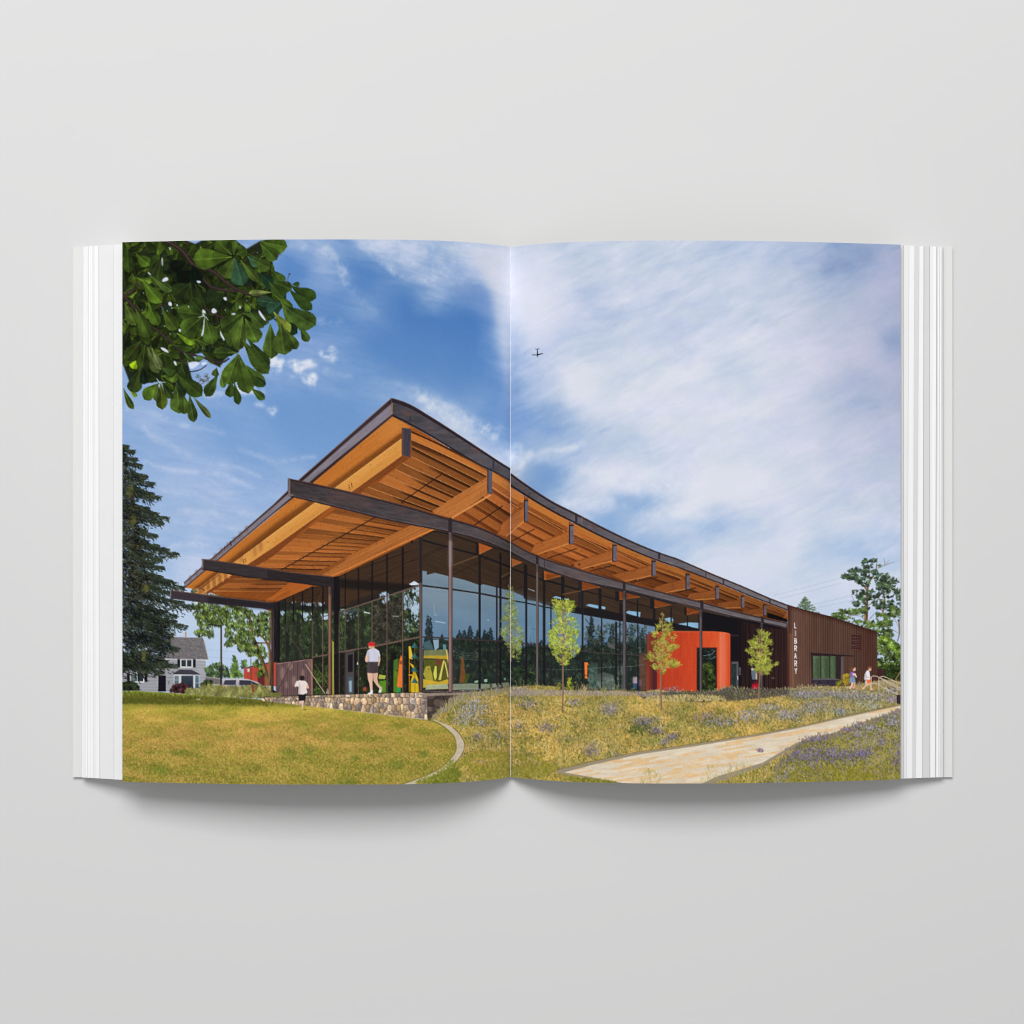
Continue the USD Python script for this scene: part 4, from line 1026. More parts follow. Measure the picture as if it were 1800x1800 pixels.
# mirrored sky: greyer above, bluer low
sky_r = np.vstack([at('F', (72, 598), (116, 604), (120, 640), (200, 618), (340, 652), (500, 690), (640, 738), (668, 748), (690, 733), (820, 766), (968, 800)), at('F', (985, 805), (1100, 855), (1135, 895), (1250, 912), (1320, 942), (1400, 965)), at('G', (320, 478), (410, 512), (620, 548), (800, 575), (1040, 610), (1230, 640), (1230, 700), (1135, 760), (1130, 1390), (0, 1390)), at('F', (72, 1790))])
fill(sky_r, lambda x, y: mottle(ramp((820, 1010), (118, 137, 150), (820, 1130), (98, 128, 156)), 7, 60, 16, 141, (1, 1, 1), .1)(x, y))
fill(at('F', (75, 800), (345, 830), (340, 1000), (75, 960)), (134, 148, 158), .4, False, 5)
fill(at('F', (980, 810), (1320, 940), (1700, 1060), (1700, 1280), (980, 1280)), (104, 144, 172), .45, False, 6)
for a, b, c in (((200, 1112), (310, 1130), (182, 208, 226)), ((735, 1098), (755, 1102), (190, 206, 214)), ((195, 1045), (220, 1050), (176, 196, 206)), ((190, 930), (195, 1040), (140, 154, 164)), ((1150, 780), (1220, 806), (168, 190, 200)), ((80, 770), (330, 800), (140, 152, 160)), ((400, 800), (640, 842), (140, 152, 160))):
    line(at('F', a, b), 1.6, c, .7, True, .4)
# slivers of sky in the upper panes
for fr, pts in (('G', [(70, 318), (110, 305), (258, 340), (258, 352), (200, 345)]), ('G', [(445, 410), (490, 392), (670, 425), (668, 452), (560, 440)]), ('G', [(890, 490), (930, 470), (1066, 485), (1062, 540), (980, 520)]), ('G', [(1500, 618), (1600, 600), (1725, 605), (1725, 668), (1590, 645)]), ('G', [(1330, 560), (1420, 540), (1440, 580), (1400, 610)]), ('H', [(60, 618), (310, 605), (310, 665), (180, 645)])):
    fill(at(fr, *pts), mottle((132, 176, 206), 8, 12, 5, 142))
# dark soffit edge mirrored beneath them
fill(at('G', (300, 420), (420, 430), (640, 460), (840, 500), (1040, 540), (1240, 570), (1600, 640), (1730, 680), (1730, 702), (1400, 680), (1230, 640), (1040, 605), (840, 575), (620, 540), (415, 505), (320, 478)), (26, 24, 28), .95)
# conifers mirrored low down
dk = [(28, 36, 38), (36, 46, 44), (22, 28, 32), (44, 54, 46)]


def mirrored_conifer(fr, x, yt, yb, half, col=(32, 42, 44)):
    a, b = at(fr, (x, yt))[0], at(fr, (x, yb))[0]
    hw = half / FRAMES[fr][2]
    n = int((b[1] - a[1]) * 5)
    t = R.uniform(0, 1, n) ** .6
    s = R.choice([-1, 1], n)
    px = a[0] + s * hw * t * R.uniform(0, 1, n) * (0.7 + .3 * np.sin(t * 30))
    py = a[1] + (b[1] - a[1]) * t
    blades(px, py, R.uniform(1, 3, n), -90 + s * R.uniform(20, 70, n), pick([col, np.array(col) * .8, np.array(col) * 1.25], n, 4), .9, .35)


for fr, x, yt, yb, half in (('F', 125, 1030, 1420, 58), ('F', 150, 1060, 1420, 50), ('F', 270, 1240, 1300, 25), ('F', 450, 1200, 1320, 40), ('F', 495, 1195, 1320, 60), ('F', 555, 1145, 1320, 70), ('F', 635, 1195, 1320, 30), ('F', 705, 1190, 1320, 45), ('F', 735, 1205, 1330, 40), ('F', 765, 1170, 1330, 45), ('F', 1075, 1300, 1340, 30), ('F', 1285, 1290, 1380, 60), ('F', 1200, 1340, 1500, 90), ('F', 1790, 1150, 1400, 60), ('G', 500, 640, 1100, 120), ('G', 510, 530, 700, 40), ('G', 620, 640, 1050, 90), ('G', 740, 590, 1000, 90), ('G', 960, 620, 1100, 110), ('G', 1080, 640, 1100, 100), ('G', 1160, 700, 1000, 60)):
    mirrored_conifer(fr, x, yt, yb, half)
for k in range(150):
    xx = R.uniform(745, 1165)
    if 752 < xx < 790:
        continue
    yb = np.interp(xx, [745, 800, 880, 905, 940, 980, 1010, 1030, 1100, 1165], [1128, 1125, 1128, 1146, 1138, 1140, 1150, 1142, 1136, 1140])
    hh = R.uniform(3, 13) * (1.5 if xx > 1025 else 1)
    mirrored_conifer('.', xx, yb - hh, yb + 8, R.uniform(3, 7), (34 + R.uniform(-6, 8), 44 + R.uniform(-6, 8), 44))
low_f = np.vstack([at('F', (75, 1400), (180, 1290), (345, 1310), (420, 1290), (660, 1310), (900, 1320), (1000, 1440), (1130, 1370), (1310, 1370)), at('G', (60, 940), (180, 990), (330, 1000), (420, 900), (620, 870), (860, 860), (1130, 900), (1130, 1390), (0, 1390)), at('F', (972, 1790), (75, 1800))])
fill(low_f, mottle((31, 38, 34), 12, 8, 12, 143, (.8, 1, .8)), .93)
foliage(low_f, 5200, [(36, 48, 38), (52, 66, 44), (24, 30, 30), (64, 78, 52)], (1.5, 4), (50, 130), .5, .5, .45, 8, 144)
foliage(at('G', (430, 640), (840, 600), (1130, 640), (1130, 960), (430, 930)), 1500, [(40, 52, 46), (58, 68, 54), (26, 34, 36), (74, 78, 62)], (1.5, 3.5), (0, 360), .6, .4, .47, 7, 145)
for k in range(16):
    p = at('G', (R.uniform(430, 1120), R.uniform(540, 900)))[0]
    line(curve([p, p + (R.uniform(-4, 4), R.uniform(3, 7)), p + (R.uniform(-9, 9), R.uniform(8, 16))], 8), .8, (120, 128, 126) if k % 2 else (34, 36, 38), .55)
for a, b in (((440, 560), (560, 700)), ((450, 640), (500, 760)), ((500, 530), (520, 760)), ((540, 560), (500, 640))):
    line(at('G', a, b), 1.0, (30, 36, 40), .9)
foliage(at('F', (1000, 1560), (1240, 1560), (1240, 1790), (990, 1790)), 500, [(52, 74, 36), (70, 92, 44), (34, 48, 30)], (1.5, 3), (0, 360), .5, .4, .4, 7, 146)
foliage(at('G', (470, 1080), (860, 1080), (860, 1370), (470, 1370)), 700, [(84, 104, 92), (58, 76, 66), (120, 134, 124)], (1.5, 4), (60, 120), .45, .5, .47, 9, 147)
for fr, pts, c, al in (('G', [(560, 1200), (640, 1160), (760, 1190), (790, 1360), (600, 1370)], (128, 138, 132), .45), ('G', [(1050, 960), (1130, 940), (1130, 1370), (1060, 1370)], (110, 70, 56), .75), ('G', [(500, 1040), (580, 1060), (590, 1370), (490, 1370)], (78, 104, 96), .4), ('G', [(860, 1060), (905, 1060), (905, 1360), (860, 1360)], (110, 116, 116), .5),
                         ('G', [(700, 820), (770, 860), (770, 900), (690, 870)], (120, 108, 116), .5), ('G', [(980, 1220), (1030, 1215), (1035, 1290), (980, 1290)], (196, 170, 190), .8), ('G', [(985, 1290), (1025, 1290), (1020, 1360), (985, 1350)], (60, 84, 124), .85), ('G', [(1050, 1250), (1075, 1250), (1075, 1320), (1050, 1320)], (120, 90, 140), .6)):
    fill(at(fr, *pts), mottle(c, 14, 4, 6, 148), al, True, .8)
for k in range(4):
    pts = curve(at('F', (390, 1370 + 40 * k), (560, 1440 + 20 * k), (680, 1330 + 60 * k)), 14)
    line(pts, .7, (110, 122, 122), .5)
line(curve(at('G', (0, 1130), (240, 1135), (620, 1110), (1040, 1090), (1120, 1065)), 20), .8, (120, 134, 130), .6)
line(at('G', (190, 1130), (196, 1300)), 1.1, (150, 160, 160), .4)
line(at('F', (1160, 1350), (1205, 1190), (1210, 1360)), .8, (60, 74, 88), .8)
line(at('F', (1195, 1182), (1228, 1200)), .8, (60, 74, 88), .8)
# the children's corner seen through the glass on the left
for pts, c in (([(85, 1405), (325, 1400), (345, 1450), (345, 1500), (85, 1490)], (120, 126, 84)), ([(85, 1462), (330, 1460), (345, 1480), (345, 1505), (180, 1488), (85, 1490)], (186, 152, 40)), ([(85, 1500), (345, 1510), (345, 1720), (85, 1760)], (88, 88, 34)), ([(200, 1500), (270, 1500), (262, 1560), (205, 1560)], (110, 66, 44)), ([(110, 1570), (150, 1565), (165, 1620), (190, 1740), (130, 1750), (80, 1650)], (168, 158, 60)),
               ([(200, 1565), (218, 1570), (220, 1680), (200, 1720), (185, 1650)], (214, 212, 96)), ([(285, 1510), (296, 1510), (262, 1710), (236, 1710)], (226, 206, 110)), ([(296, 1520), (306, 1520), (342, 1680), (330, 1690)], (232, 214, 130)), ([(310, 1400), (322, 1400), (345, 1540), (335, 1540)], (220, 196, 110)), ([(80, 1700), (240, 1730), (340, 1700), (345, 1750), (80, 1790)], (206, 170, 48)),
               ([(470, 1480), (490, 1480), (520, 1740), (450, 1740)], (118, 76, 40)), ([(280, 1350), (310, 1345), (315, 1400), (285, 1405)], (92, 142, 148)), ([(520, 1640), (560, 1650), (530, 1740), (490, 1740)], (66, 76, 32)), ([(110, 1760), (330, 1750), (340, 1800), (105, 1810)], (168, 176, 142)), ([(380, 1752), (560, 1745), (740, 1752), (960, 1735), (960, 1800), (380, 1812)], (134, 144, 122)), ([(605, 1722), (640, 1712), (640, 1735), (605, 1740)], (150, 190, 150)), ([(700, 1705), (735, 1700), (735, 1730), (705, 1730)], (150, 196, 160)), ([(905, 1690), (925, 1690), (920, 1710), (905, 1712)], (120, 170, 150)),
               ([(80, 1330), (150, 1300), (190, 1400), (90, 1400)], (70, 96, 104)), ([(180, 1300), (240, 1300), (240, 1380), (200, 1410)], (150, 176, 196))):
    fill(at('F', *pts), mottle(c, 9, 6, 5, 150), .92)
for x0 in (760, 830, 870):
    fill(at('F', (x0, 1750), (x0 + 25, 1750), (x0 + 25, 1800), (x0, 1805)), (52, 58, 50), .7)
fill(at('F', (130, 1592), (142, 1592), (142, 1606), (130, 1606)), (90, 44, 40), .8)
element('printed_exclamation_sign', 'orange exclamation mark printed inside the glass wall')
fill(at('G', (432, 1055), (474, 1055), (476, 1078), (464, 1082), (464, 1195), (437, 1195)), (238, 122, 44))
fill(at('G', (437, 1202), (465, 1202), (465, 1236), (437, 1236)), (238, 122, 44))

element('printed_window_frame', 'dark window bars dividing the front glass wall')
ink = (30, 27, 30)
for fr, x0, x1, yt, yb in (('F', 646, 668, 430, 1800), ('F', 824, 840, 740, 1760), ('F', 858, 880, 410, 1760), ('F', 1122, 1142, 530, 1770), ('F', 1302, 1328, 690, 1770), ('F', 1376, 1392, 940, 1770), ('F', 1698, 1718, 720, 1790), ('F', 620, 646, 318, 435), ('F', 1108, 1140, 530, 880), ('F', 1295, 1312, 590, 700), ('F', 1488, 1522, 650, 900), ('F', 1662, 1700, 700, 980),
                           ('G', 405, 417, 240, 1370), ('G', 620, 633, 450, 1370), ('G', 780, 802, 590, 1370), ('G', 828, 842, 340, 1370), ('G', 1030, 1042, 440, 1370), ('G', 590, 626, 215, 460), ('G', 780, 822, 245, 360), ('G', 830, 860, 380, 500), ('G', 1025, 1042, 340, 560), ('G', 1175, 1222, 330, 450), ('G', 1205, 1235, 430, 640), ('G', 1405, 1422, 430, 620), ('G', 1560, 1590, 430, 520), ('G', 1588, 1602, 500, 670),
                           ('H', 178, 188, 520, 680), ('H', 304, 312, 520, 690)):
    c = ink if yt < 700 else (40, 36, 38)
    fill(at(fr, (x0, yt), (x1, yt + (x1 - x0) * .25), (x1, yb), (x0, yb)), c)
for fr, pts, w, c in (('F', [(72, 285), (345, 360), (640, 435), (972, 560)], 3.4, ink), ('F', [(990, 578), (1120, 625), (1300, 690), (1500, 745), (1700, 800)], 3.0, ink), ('F', [(72, 748), (345, 782), (655, 828), (970, 888)], 3.0, (46, 40, 42)), ('F', [(985, 900), (1130, 925), (1310, 965), (1560, 1010), (1700, 1035)], 2.2, (40, 36, 38)),
                      ('F', [(72, 1272), (345, 1285), (660, 1305), (900, 1315)], 2.4, (60, 50, 50)), ('F', [(1040, 1330), (1130, 1345), (1310, 1372)], 2.0, (58, 50, 50)), ('G', [(0, 428), (415, 508), (620, 545), (840, 582), (1040, 608), (1230, 645)], 2.0, ink), ('G', [(0, 870), (120, 885), (415, 925), (630, 946), (840, 960), (1130, 976)], 1.7, (64, 58, 60)),
                      ('G', [(0, 120), (165, 170), (400, 240)], 2.4, ink), ('G', [(410, 240), (600, 290), (825, 350)], 2.2, ink), ('G', [(830, 350), (1060, 400), (1230, 445)], 2, ink), ('F', [(75, 250), (180, 195), (340, 220), (640, 318), (972, 410)], 2.2, ink), ('J', [(48, 905), (340, 1055), (800, 1215), (1240, 1306), (1800, 1446)], 2.6, ink)):
    line(at(fr, *pts), w, c)
for fr, a, b in (('F', (75, 470), (345, 330)), ('F', (75, 440), (260, 360)), ('F', (380, 640), (740, 470)), ('F', (880, 690), (970, 650)), ('F', (985, 800), (1100, 760))):
    line(at(fr, a, b), 1.0, (34, 24, 20), .8)
for fr, a, b in (('F', (390, 540), (640, 445)), ('F', (880, 660), (972, 612)), ('F', (1500, 840), (1690, 800))):
    line(at(fr, a, b), 2.4, (112, 80, 52), .7)

for fr, pts in (('F', [(648, 312), (785, 362), (652, 428)]), ('F', [(980, 468), (1088, 510), (985, 552)]), ('F', [(1312, 598), (1485, 650), (1316, 688)]), ('F', [(1702, 706), (1830, 745), (1705, 792)]), ('G', [(0, 48), (160, 74), (0, 122)]), ('G', [(405, 143), (612, 200), (405, 236)]), ('G', [(825, 250), (1062, 312), (830, 345)]), ('G', [(1222, 345), (1412, 400), (1226, 438)]), ('G', [(1590, 440), (1735, 470), (1735, 498), (1590, 515)]), ('H', [(170, 430), (310, 470), (310, 500), (175, 515)]), ('H', [(500, 515), (735, 565), (505, 585)])):
    element('printed_soffit', None)
    dim = 1.0 if fr == 'F' else .82
    p = at(fr, *pts)
    fill(p, wood(tuple(np.array((186, 96, 38)) * dim), 12, .3, 160))
    line([p[-1], p[1]], 1.3, np.array((220, 134, 62)) * dim, .8)

# ---- the entrance: dark recess, orange drum, brown wing
element('printed_entrance_recess', 'dark ribbed recess printed between the orange drum and the brown wing')
fill(at('H', (660, 500), (1040, 560), (1310, 610), (1335, 1360), (660, 1365)), (24, 19, 23))
fill(at('H', (350, 480), (740, 560), (740, 720), (350, 705)), (20, 18, 22))


def ribs(c, pitch, depth, seed, x0=0.0):
    def f(x, y):
        k = ((x - x0) / pitch) % 1.0
        b = mottle(c, 8, 3.0, 40, seed, (1, .8, .75))(x, y)
        return b + (np.where(k < .38, -depth, depth * .42) + np.where((k > .38) & (k < .55), depth * .5, 0))[..., None] * np.float32([1, .78, .72])
    return f


fill(at('H', (800, 590), (1040, 640), (1330, 690), (1335, 1358), (800, 1360)), ribs((38, 25, 26), 3.4, 9, 170))
fill(at('H', (1060, 660), (1330, 690), (1335, 1358), (1060, 1358)), ribs((48, 30, 30), 3.4, 9, 171), .8)
fill(at('H', (660, 740), (760, 742), (760, 756), (660, 756)), (60, 56, 60), .6)
fill(at('H', (678, 1045), (758, 1042), (758, 1345), (678, 1345)), (88, 84, 90))
fill(at('H', (682, 1068), (738, 1066), (738, 1335), (682, 1335)), mottle((40, 52, 50), 12, 5, 8, 172))
line(at('H', (748, 1205), (752, 1250)), 1.2, (196, 190, 196))
for k in range(6):
    fill(at('H', (764, 1108 + k * 15), (786, 1108 + k * 15), (786, 1116 + k * 15), (764, 1116 + k * 15)), (140, 136, 146), .8)
fill(at('H', (1240, 610), (1310, 620), (1325, 1345), (1300, 1345), (1296, 680), (1230, 660)), (58, 34, 32))
element('printed_person', 'person in a grey top carrying a red bag, half hidden behind the right sapling')
fill(at('H', (905, 1130), (935, 1120), (965, 1140), (975, 1245), (915, 1250), (905, 1180)), (92, 108, 120))
fill(at('H', (900, 1120), (930, 1112), (935, 1140), (908, 1145)), (196, 172, 170))
fill(at('H', (958, 1150), (972, 1190), (966, 1260), (952, 1240)), (204, 160, 140))
fill(at('H', (935, 1265), (965, 1258), (980, 1300), (976, 1355), (912, 1355), (912, 1305)), (176, 22, 40))
fill(at('H', (912, 1245), (970, 1245), (966, 1300), (915, 1300)), (30, 28, 40), .6)

element('printed_orange_drum', 'round orange entrance drum with a dark glass door')
fill(np.vstack([at('G', (1130, 742), (1200, 714), (1255, 706), (1255, 1385), (1130, 1380))]), lambda x, y: mottle(ramp(at('G', (1130, 1000))[0], (128, 58, 42), at('G', (1255, 1000))[0], (104, 38, 32)), 6, 2, 40, 173)(x, y))
fill(at('G', (1192, 1060), (1255, 1040), (1255, 1385), (1192, 1382)), (66, 34, 42), .75, True, 1.5)
fill(at('G', (1128, 745), (1140, 740), (1140, 1050), (1128, 1050)), (70, 50, 46))


def drum(x, y):
    t = np.interp(x, [1154, 1180, 1215, 1245, 1262, 1266, 1272, 1278, 1284.5], [0, .12, .28, .5, .62, 1.0, .95, .6, .35])
    c = np.stack([np.interp(t, [0, .3, .6, 1], [176, 196, 212, 222]), np.interp(t, [0, .3, .6, 1], [58, 68, 84, 114]), np.interp(t, [0, .3, .6, 1], [34, 37, 44, 82])], -1)
    seam = (np.abs(((x - 1154) / 5.6) % 1.0 - .5) < .07) * 4.0
    return c + (fbm(x / 5, y / 30, 174, 3) - .5)[..., None] * 14 - seam[..., None]


fill(np.vstack([at('G', (1255, 706), (1730, 705)), at('H', (320, 703), (480, 706), (590, 714), (640, 724), (668, 738), (668, 1320), (600, 1347), (520, 1372), (290, 1386)), at('G', (1255, 1386))]), drum)
line(at('H', (0, 706), (320, 704), (480, 707), (590, 715), (640, 725), (667, 738)), 1.3, (238, 104, 60))
fill(at('H', (287, 884), (516, 884), (517, 1378), (287, 1386)), (58, 34, 32))
fill(at('H', (300, 897), (503, 897), (505, 1375), (300, 1382)), mottle((24, 30, 26), 10, 6, 10, 175))
foliage(at('H', (350, 1060), (430, 1040), (490, 1120), (490, 1370), (350, 1370)), 700, [(52, 66, 26), (70, 84, 32), (34, 44, 22)], (1.2, 3), (0, 360), .6, .35, .38, 6, 176)
foliage(at('H', (355, 905), (500, 905), (500, 1060), (355, 1060)), 160, [(54, 64, 62), (38, 46, 42)], (1.2, 3), (0, 360), .5, .35, .45, 6, 177)
line(curve(at('H', (360, 975), (440, 965), (495, 915)), 10), 1.0, (150, 176, 190), .7)
line(curve(at('H', (440, 1010), (480, 1000), (500, 980)), 8), .9, (150, 190, 200), .6)

element('printed_brown_wing', 'brown ribbed metal wing of the library')
wing = at('I', (308, 712), (500, 770), (820, 850), (1010, 910), (1200, 978), (1395, 1040), (1400, 1490), (1480, 1500), (1480, 1600), (1400, 1660), (1050, 1700), (300, 1755))
fill(wing, lambda x, y: ribs(np.float32([82, 58, 49]), 3.95, 12, 180)(x, y) + (np.clip(1 - (y - np.interp(x, [1384, 1412, 1458, 1485, 1541], [1063, 1071, 1083, 1091, 1110])) / 9, 0, 1) * -20)[..., None] + (np.interp(x, [1384, 1395, 1430, 1480, 1545], [-6, 14, 6, 0, -8]))[..., None] * np.float32([1, .7, .6]))
fill(at('I', (305, 712), (345, 722), (330, 1740), (300, 1745), (326, 1000)), (74, 38, 34), .8)
fill(at('I', (328, 1060), (380, 1060), (384, 1730), (330, 1735)), (128, 88, 66), .55, True, 1.2)
line(at('I', (372, 1000), (378, 1720)), 1.6, (150, 108, 78), .6, True, .5)
line(at('I', (310, 716), (500, 774), (820, 854), (1010, 914), (1395, 1044)), 1.8, (52, 30, 34), .9)
fill(at('I', (1200, 985), (1395, 1040), (1400, 1640), (1200, 1690)), (84, 44, 36), .35, True, 2)
fill(at('I', (1396, 1485), (1480, 1492), (1480, 1610), (1396, 1640)), ribs((62, 38, 38), 3.4, 8, 181))
fill(at('I', (583, 1292), (1115, 1328), (1115, 1338), (980, 1336), (590, 1312)), (38, 26, 30))
fill(at('I', (590, 1310), (980, 1336), (975, 1660), (600, 1665)), (48, 36, 40))
fill(at('I', (960, 1340), (985, 1338), (985, 1655), (955, 1655)), (112, 98, 100), .8)
for x0, x1 in ((618, 702), (716, 812), (828, 892)):
    fill(at('I', (x0, 1330), (x1, 1338), (x1, 1604), (x0, 1604)), mottle((82, 102, 72), 16, 3, 6, 182, (1, 1, .8)))
    fill(at('I', (x0 + 40, 1360), (x1, 1340), (x1, 1600), (x0 + 50, 1600)), (44, 58, 40), .6, True, 2)
fill(at('I', (612, 1606), (900, 1606), (930, 1622), (612, 1624)), (96, 92, 100))
fill(at('I', (615, 1625), (985, 1622), (985, 1690), (615, 1700)), ribs((54, 46, 60), 3.2, 10, 183))
fill(at('I', (1082, 1072), (1200, 1080), (1200, 1268), (1082, 1262)), (66, 38, 36))
for k in range(8):
    y = 1090 + k * 21
    fill(at('I', (1086, y), (1186, y + 5), (1186, y + 14), (1086, y + 9)), (26, 17, 19))
    line(at('I', (1086, y + 12), (1186, y + 17)), .9, (120, 82, 72), .9)
line(at('I', (1136, 1082), (1136, 1260)), 1.0, (84, 54, 48), .9)
element('printed_library_sign', 'vertical white letters reading LIBRARY on the brown wing')
glyph = {'L': [[(0, 0), (0, 1), (.8, 1)]], 'I': [[(.4, 0), (.4, 1)]], 'B': [[(0, 0), (0, 1), (.6, 1), (.85, .85), (.85, .65), (.55, .5), (0, .5)], [(.55, .5), (.75, .38), (.75, .12), (.55, 0), (0, 0)]],
         'R': [[(0, 1), (0, 0), (.6, 0), (.85, .12), (.85, .42), (.6, .54), (0, .54)], [(.45, .54), (.9, 1)]], 'A': [[(0, 1), (.45, 0), (.9, 1)], [(.18, .66), (.72, .66)]], 'Y': [[(0, 0), (.45, .52), (.9, 0)], [(.45, .52), (.45, 1)]]}
for ch, x0, y0, y1 in (('L', 1392, 607, 664), ('I', 1394, 696, 752), ('B', 1394, 782, 838), ('R', 1394, 866, 922), ('A', 1392, 950, 1007), ('R', 1395, 1035, 1094), ('Y', 1396, 1120, 1180)):
    for stroke in glyph[ch]:
        p = at('H', *[(x0 + 25 * gx, y0 + (y1 - y0) * gy) for gx, gy in stroke])
        for a, b in zip(p[:-1], p[1:]):
            d = (b - a) / max(1e-6, np.linalg.norm(b - a)) * .45
            line([a - d, b + d], 1.35, (226, 226, 232))
for a in ((120, 1585), (1580 - 1340, 0)):
    if a[1]:
        fill(at('I', (110, 1590), (150, 1590), (150, 1610), (110, 1610)), (120, 104, 100), .6, False, .8)

# ---- steel beams and posts, in front of the glass
element('printed_steel_beam', 'long dark steel eave beam crossing in front of the library roof')
bt = np.vstack([at('E', (115, 688), (590, 792), (1000, 896), (1330, 990), (1500, 1036), (1789, 1167))])
bb = np.vstack([at('E', (115, 822), (430, 897), (900, 1012), (1330, 1097), (1500, 1137), (1789, 1248))])
ct = np.vstack([at('J', (42, 787), (320, 935), (800, 1090), (1240, 1215), (1800, 1360)), at('H', (330, 365), (700, 465), (1040, 545), (1305, 600))])
cb = np.vstack([at('J', (42, 899), (340, 1052), (800, 1212), (1240, 1302), (1800, 1442)), at('H', (340, 452), (700, 542), (1000, 602), (1300, 667))])
for t, b, k in ((bt, bb, 0), (ct, cb, 1)):
    t, b = curve(t, 40), curve(b, 40)

    def beam(x, y):
        f = np.clip((x - 500) / 880, 0, 1)[..., None]
        c = np.float32([60, 53, 56]) * (1 - f) + np.float32([108, 102, 106]) * f
        n = (fbm(x / 16 + y / 60, y / 3.2 - x / 20, 190, 4) - .5)[..., None] * 30
        rust = np.clip(fbm(x / 26, y / 12, 193, 4) * 3 - 1.6, 0, 1)[..., None] * .4
        return (c + n) * (1 - rust) + np.float32([104, 74, 66]) * rust
    fill(np.vstack([t, b[::-1]]), beam)
    wtop = 3.6 if k == 0 else 2.6
    line(t + (0, wtop * .5), wtop, (50, 36, 36))
    line(t + (0, .5), 1.0, (98, 70, 60), .9)
    line(b - (0, 1.2), 2.2 if k == 0 else 1.6, (44, 36, 40))
    line(b - (0, 3.0), .9, (128, 112, 112), .5)
fill(at('E', (112, 690), (128, 694), (128, 805), (160, 815), (118, 826), (106, 815), (114, 800)), (120, 104, 104))
line(at('E', (115, 695), (112, 800)), 1.0, (44, 36, 38))
fill(at('E', (430, 760), (700, 820), (720, 900), (440, 840)), (112, 78, 72), .3, False, 5)
for fr, x, y0, y1, w in (('E', 1337, 985, 1098, 4.5), ('J', 326, 935, 1052, 4.6), ('J', 402, 985, 1075, 1.0), ('J', 1244, 1212, 1305, 5.0), ('H', 345, 365, 455, 5.6), ('H', 1030, 540, 605, 5)):
    line(at(fr, (x, y0), (x, y1)), w, (46, 40, 44))
element('printed_steel_beam', 'dark steel beam end sticking out at the middle of the left roof edge')
fill(at('B', (868, 1333), (940, 1338), (1340, 1395), (1800, 1470), (1800, 1575), (1330, 1522), (872, 1442)), mottle((54, 47, 50), 9, 16, 2.4, 195, (1, .9, .9), .12))
fill(at('D', (0, 425), (560, 490), (700, 502), (760, 510), (760, 620), (690, 612), (0, 520)), mottle((42, 36, 38), 7, 16, 2.4, 196, (1, .9, .9), .12))
line(np.vstack([at('B', (868, 1335), (1340, 1397)), at('D', (240, 455), (700, 503))]), 1.6, (92, 66, 58))
line(np.vstack([at('B', (872, 1440), (1330, 1520)), at('D', (240, 553), (690, 612))]), 1.8, (34, 28, 32))
fill(at('B', (868, 1335), (885, 1338), (885, 1430), (872, 1442)), (118, 106, 108))
element('printed_steel_beam', 'lowest dark steel beam end sticking out at the left roof tip')
fill(at('C', (572, 45), (620, 50), (1000, 102), (1700, 182), (1790, 188), (1790, 268), (1740, 266), (1000, 192), (574, 140)), mottle((58, 50, 56), 8, 14, 2.2, 197, (1, .9, .9), .1))
fill(at('C', (1000, 110), (1700, 184), (1790, 190), (1790, 268), (1740, 266), (1000, 190)), (30, 26, 30), .75, True, 3)
line(at('C', (572, 46), (1000, 103), (1700, 183)), 1.5, (98, 72, 62))
fill(at('C', (572, 48), (584, 50), (584, 130), (574, 140)), (128, 116, 118))

element('printed_steel_post', 'dark broad post at the corner of the recessed left glass wall')
fill(at('D', (700, 500), (756, 500), (756, 1000), (704, 1000)), (24, 20, 24))
fill(at('D', (706, 980), (752, 980), (752, 1735), (708, 1735)), (24, 21, 24), .8)
fill(at('D', (684, 1170), (700, 1190), (702, 1745), (686, 1745)), (158, 154, 70))
for fr, x0, x1, yt, yb, c in (('D', 641, 680, 608, 1735, (126, 92, 78)), ('D', 38, 66, 850, 1750, (74, 54, 46)), ('D', 68, 132, 770, 1400, (28, 25, 30)), ('F', 339, 380, 205, 1835, (138, 112, 108)), ('F', 1232, 1259, 530, 1800, (112, 98, 98)), ('G', 869, 906, 245, 1375, (92, 84, 88)), ('H', 320, 350, 450, 1380, (92, 84, 90)), ('H', 1010, 1035, 605, 1365, (92, 84, 90))):
    element('printed_steel_post', None)
    (xa, ya), (xb, yb_) = at(fr, (x0, yt), (x1, yb))
    w = xb - xa
    fill([(xa, ya), (xb, ya), (xb, yb_), (xa, yb_)], lambda x, y, xa=xa, w=w, c=c: (np.float32(c) * np.interp(((x + .5) - xa) / w, [0, .25, .55, 1], [.55, 1.12, .95, .45])[..., None]) + (fbm(x / 2, y / 14, 198, 3) - .5)[..., None] * 20)
    fill([(xa, ya), (xb, ya), (xb, ya + 14), (xa, ya + 14)], (40, 34, 38), .55, False, 2)
fill(at('F', (339, 300), (380, 300), (380, 560), (339, 560)), (150, 140, 142), .4, False, 2)
fill(at('D', (641, 1500), (680, 1500), (680, 1735), (641, 1735)), (140, 84, 56), .35, False, 3)
fill(at('F', (339, 1500), (380, 1500), (380, 1830), (339, 1830)), (150, 100, 84), .35, False, 3)
fill(at('F', (335, 70), (374, 85), (374, 212), (335, 200)), (46, 38, 42), .8)

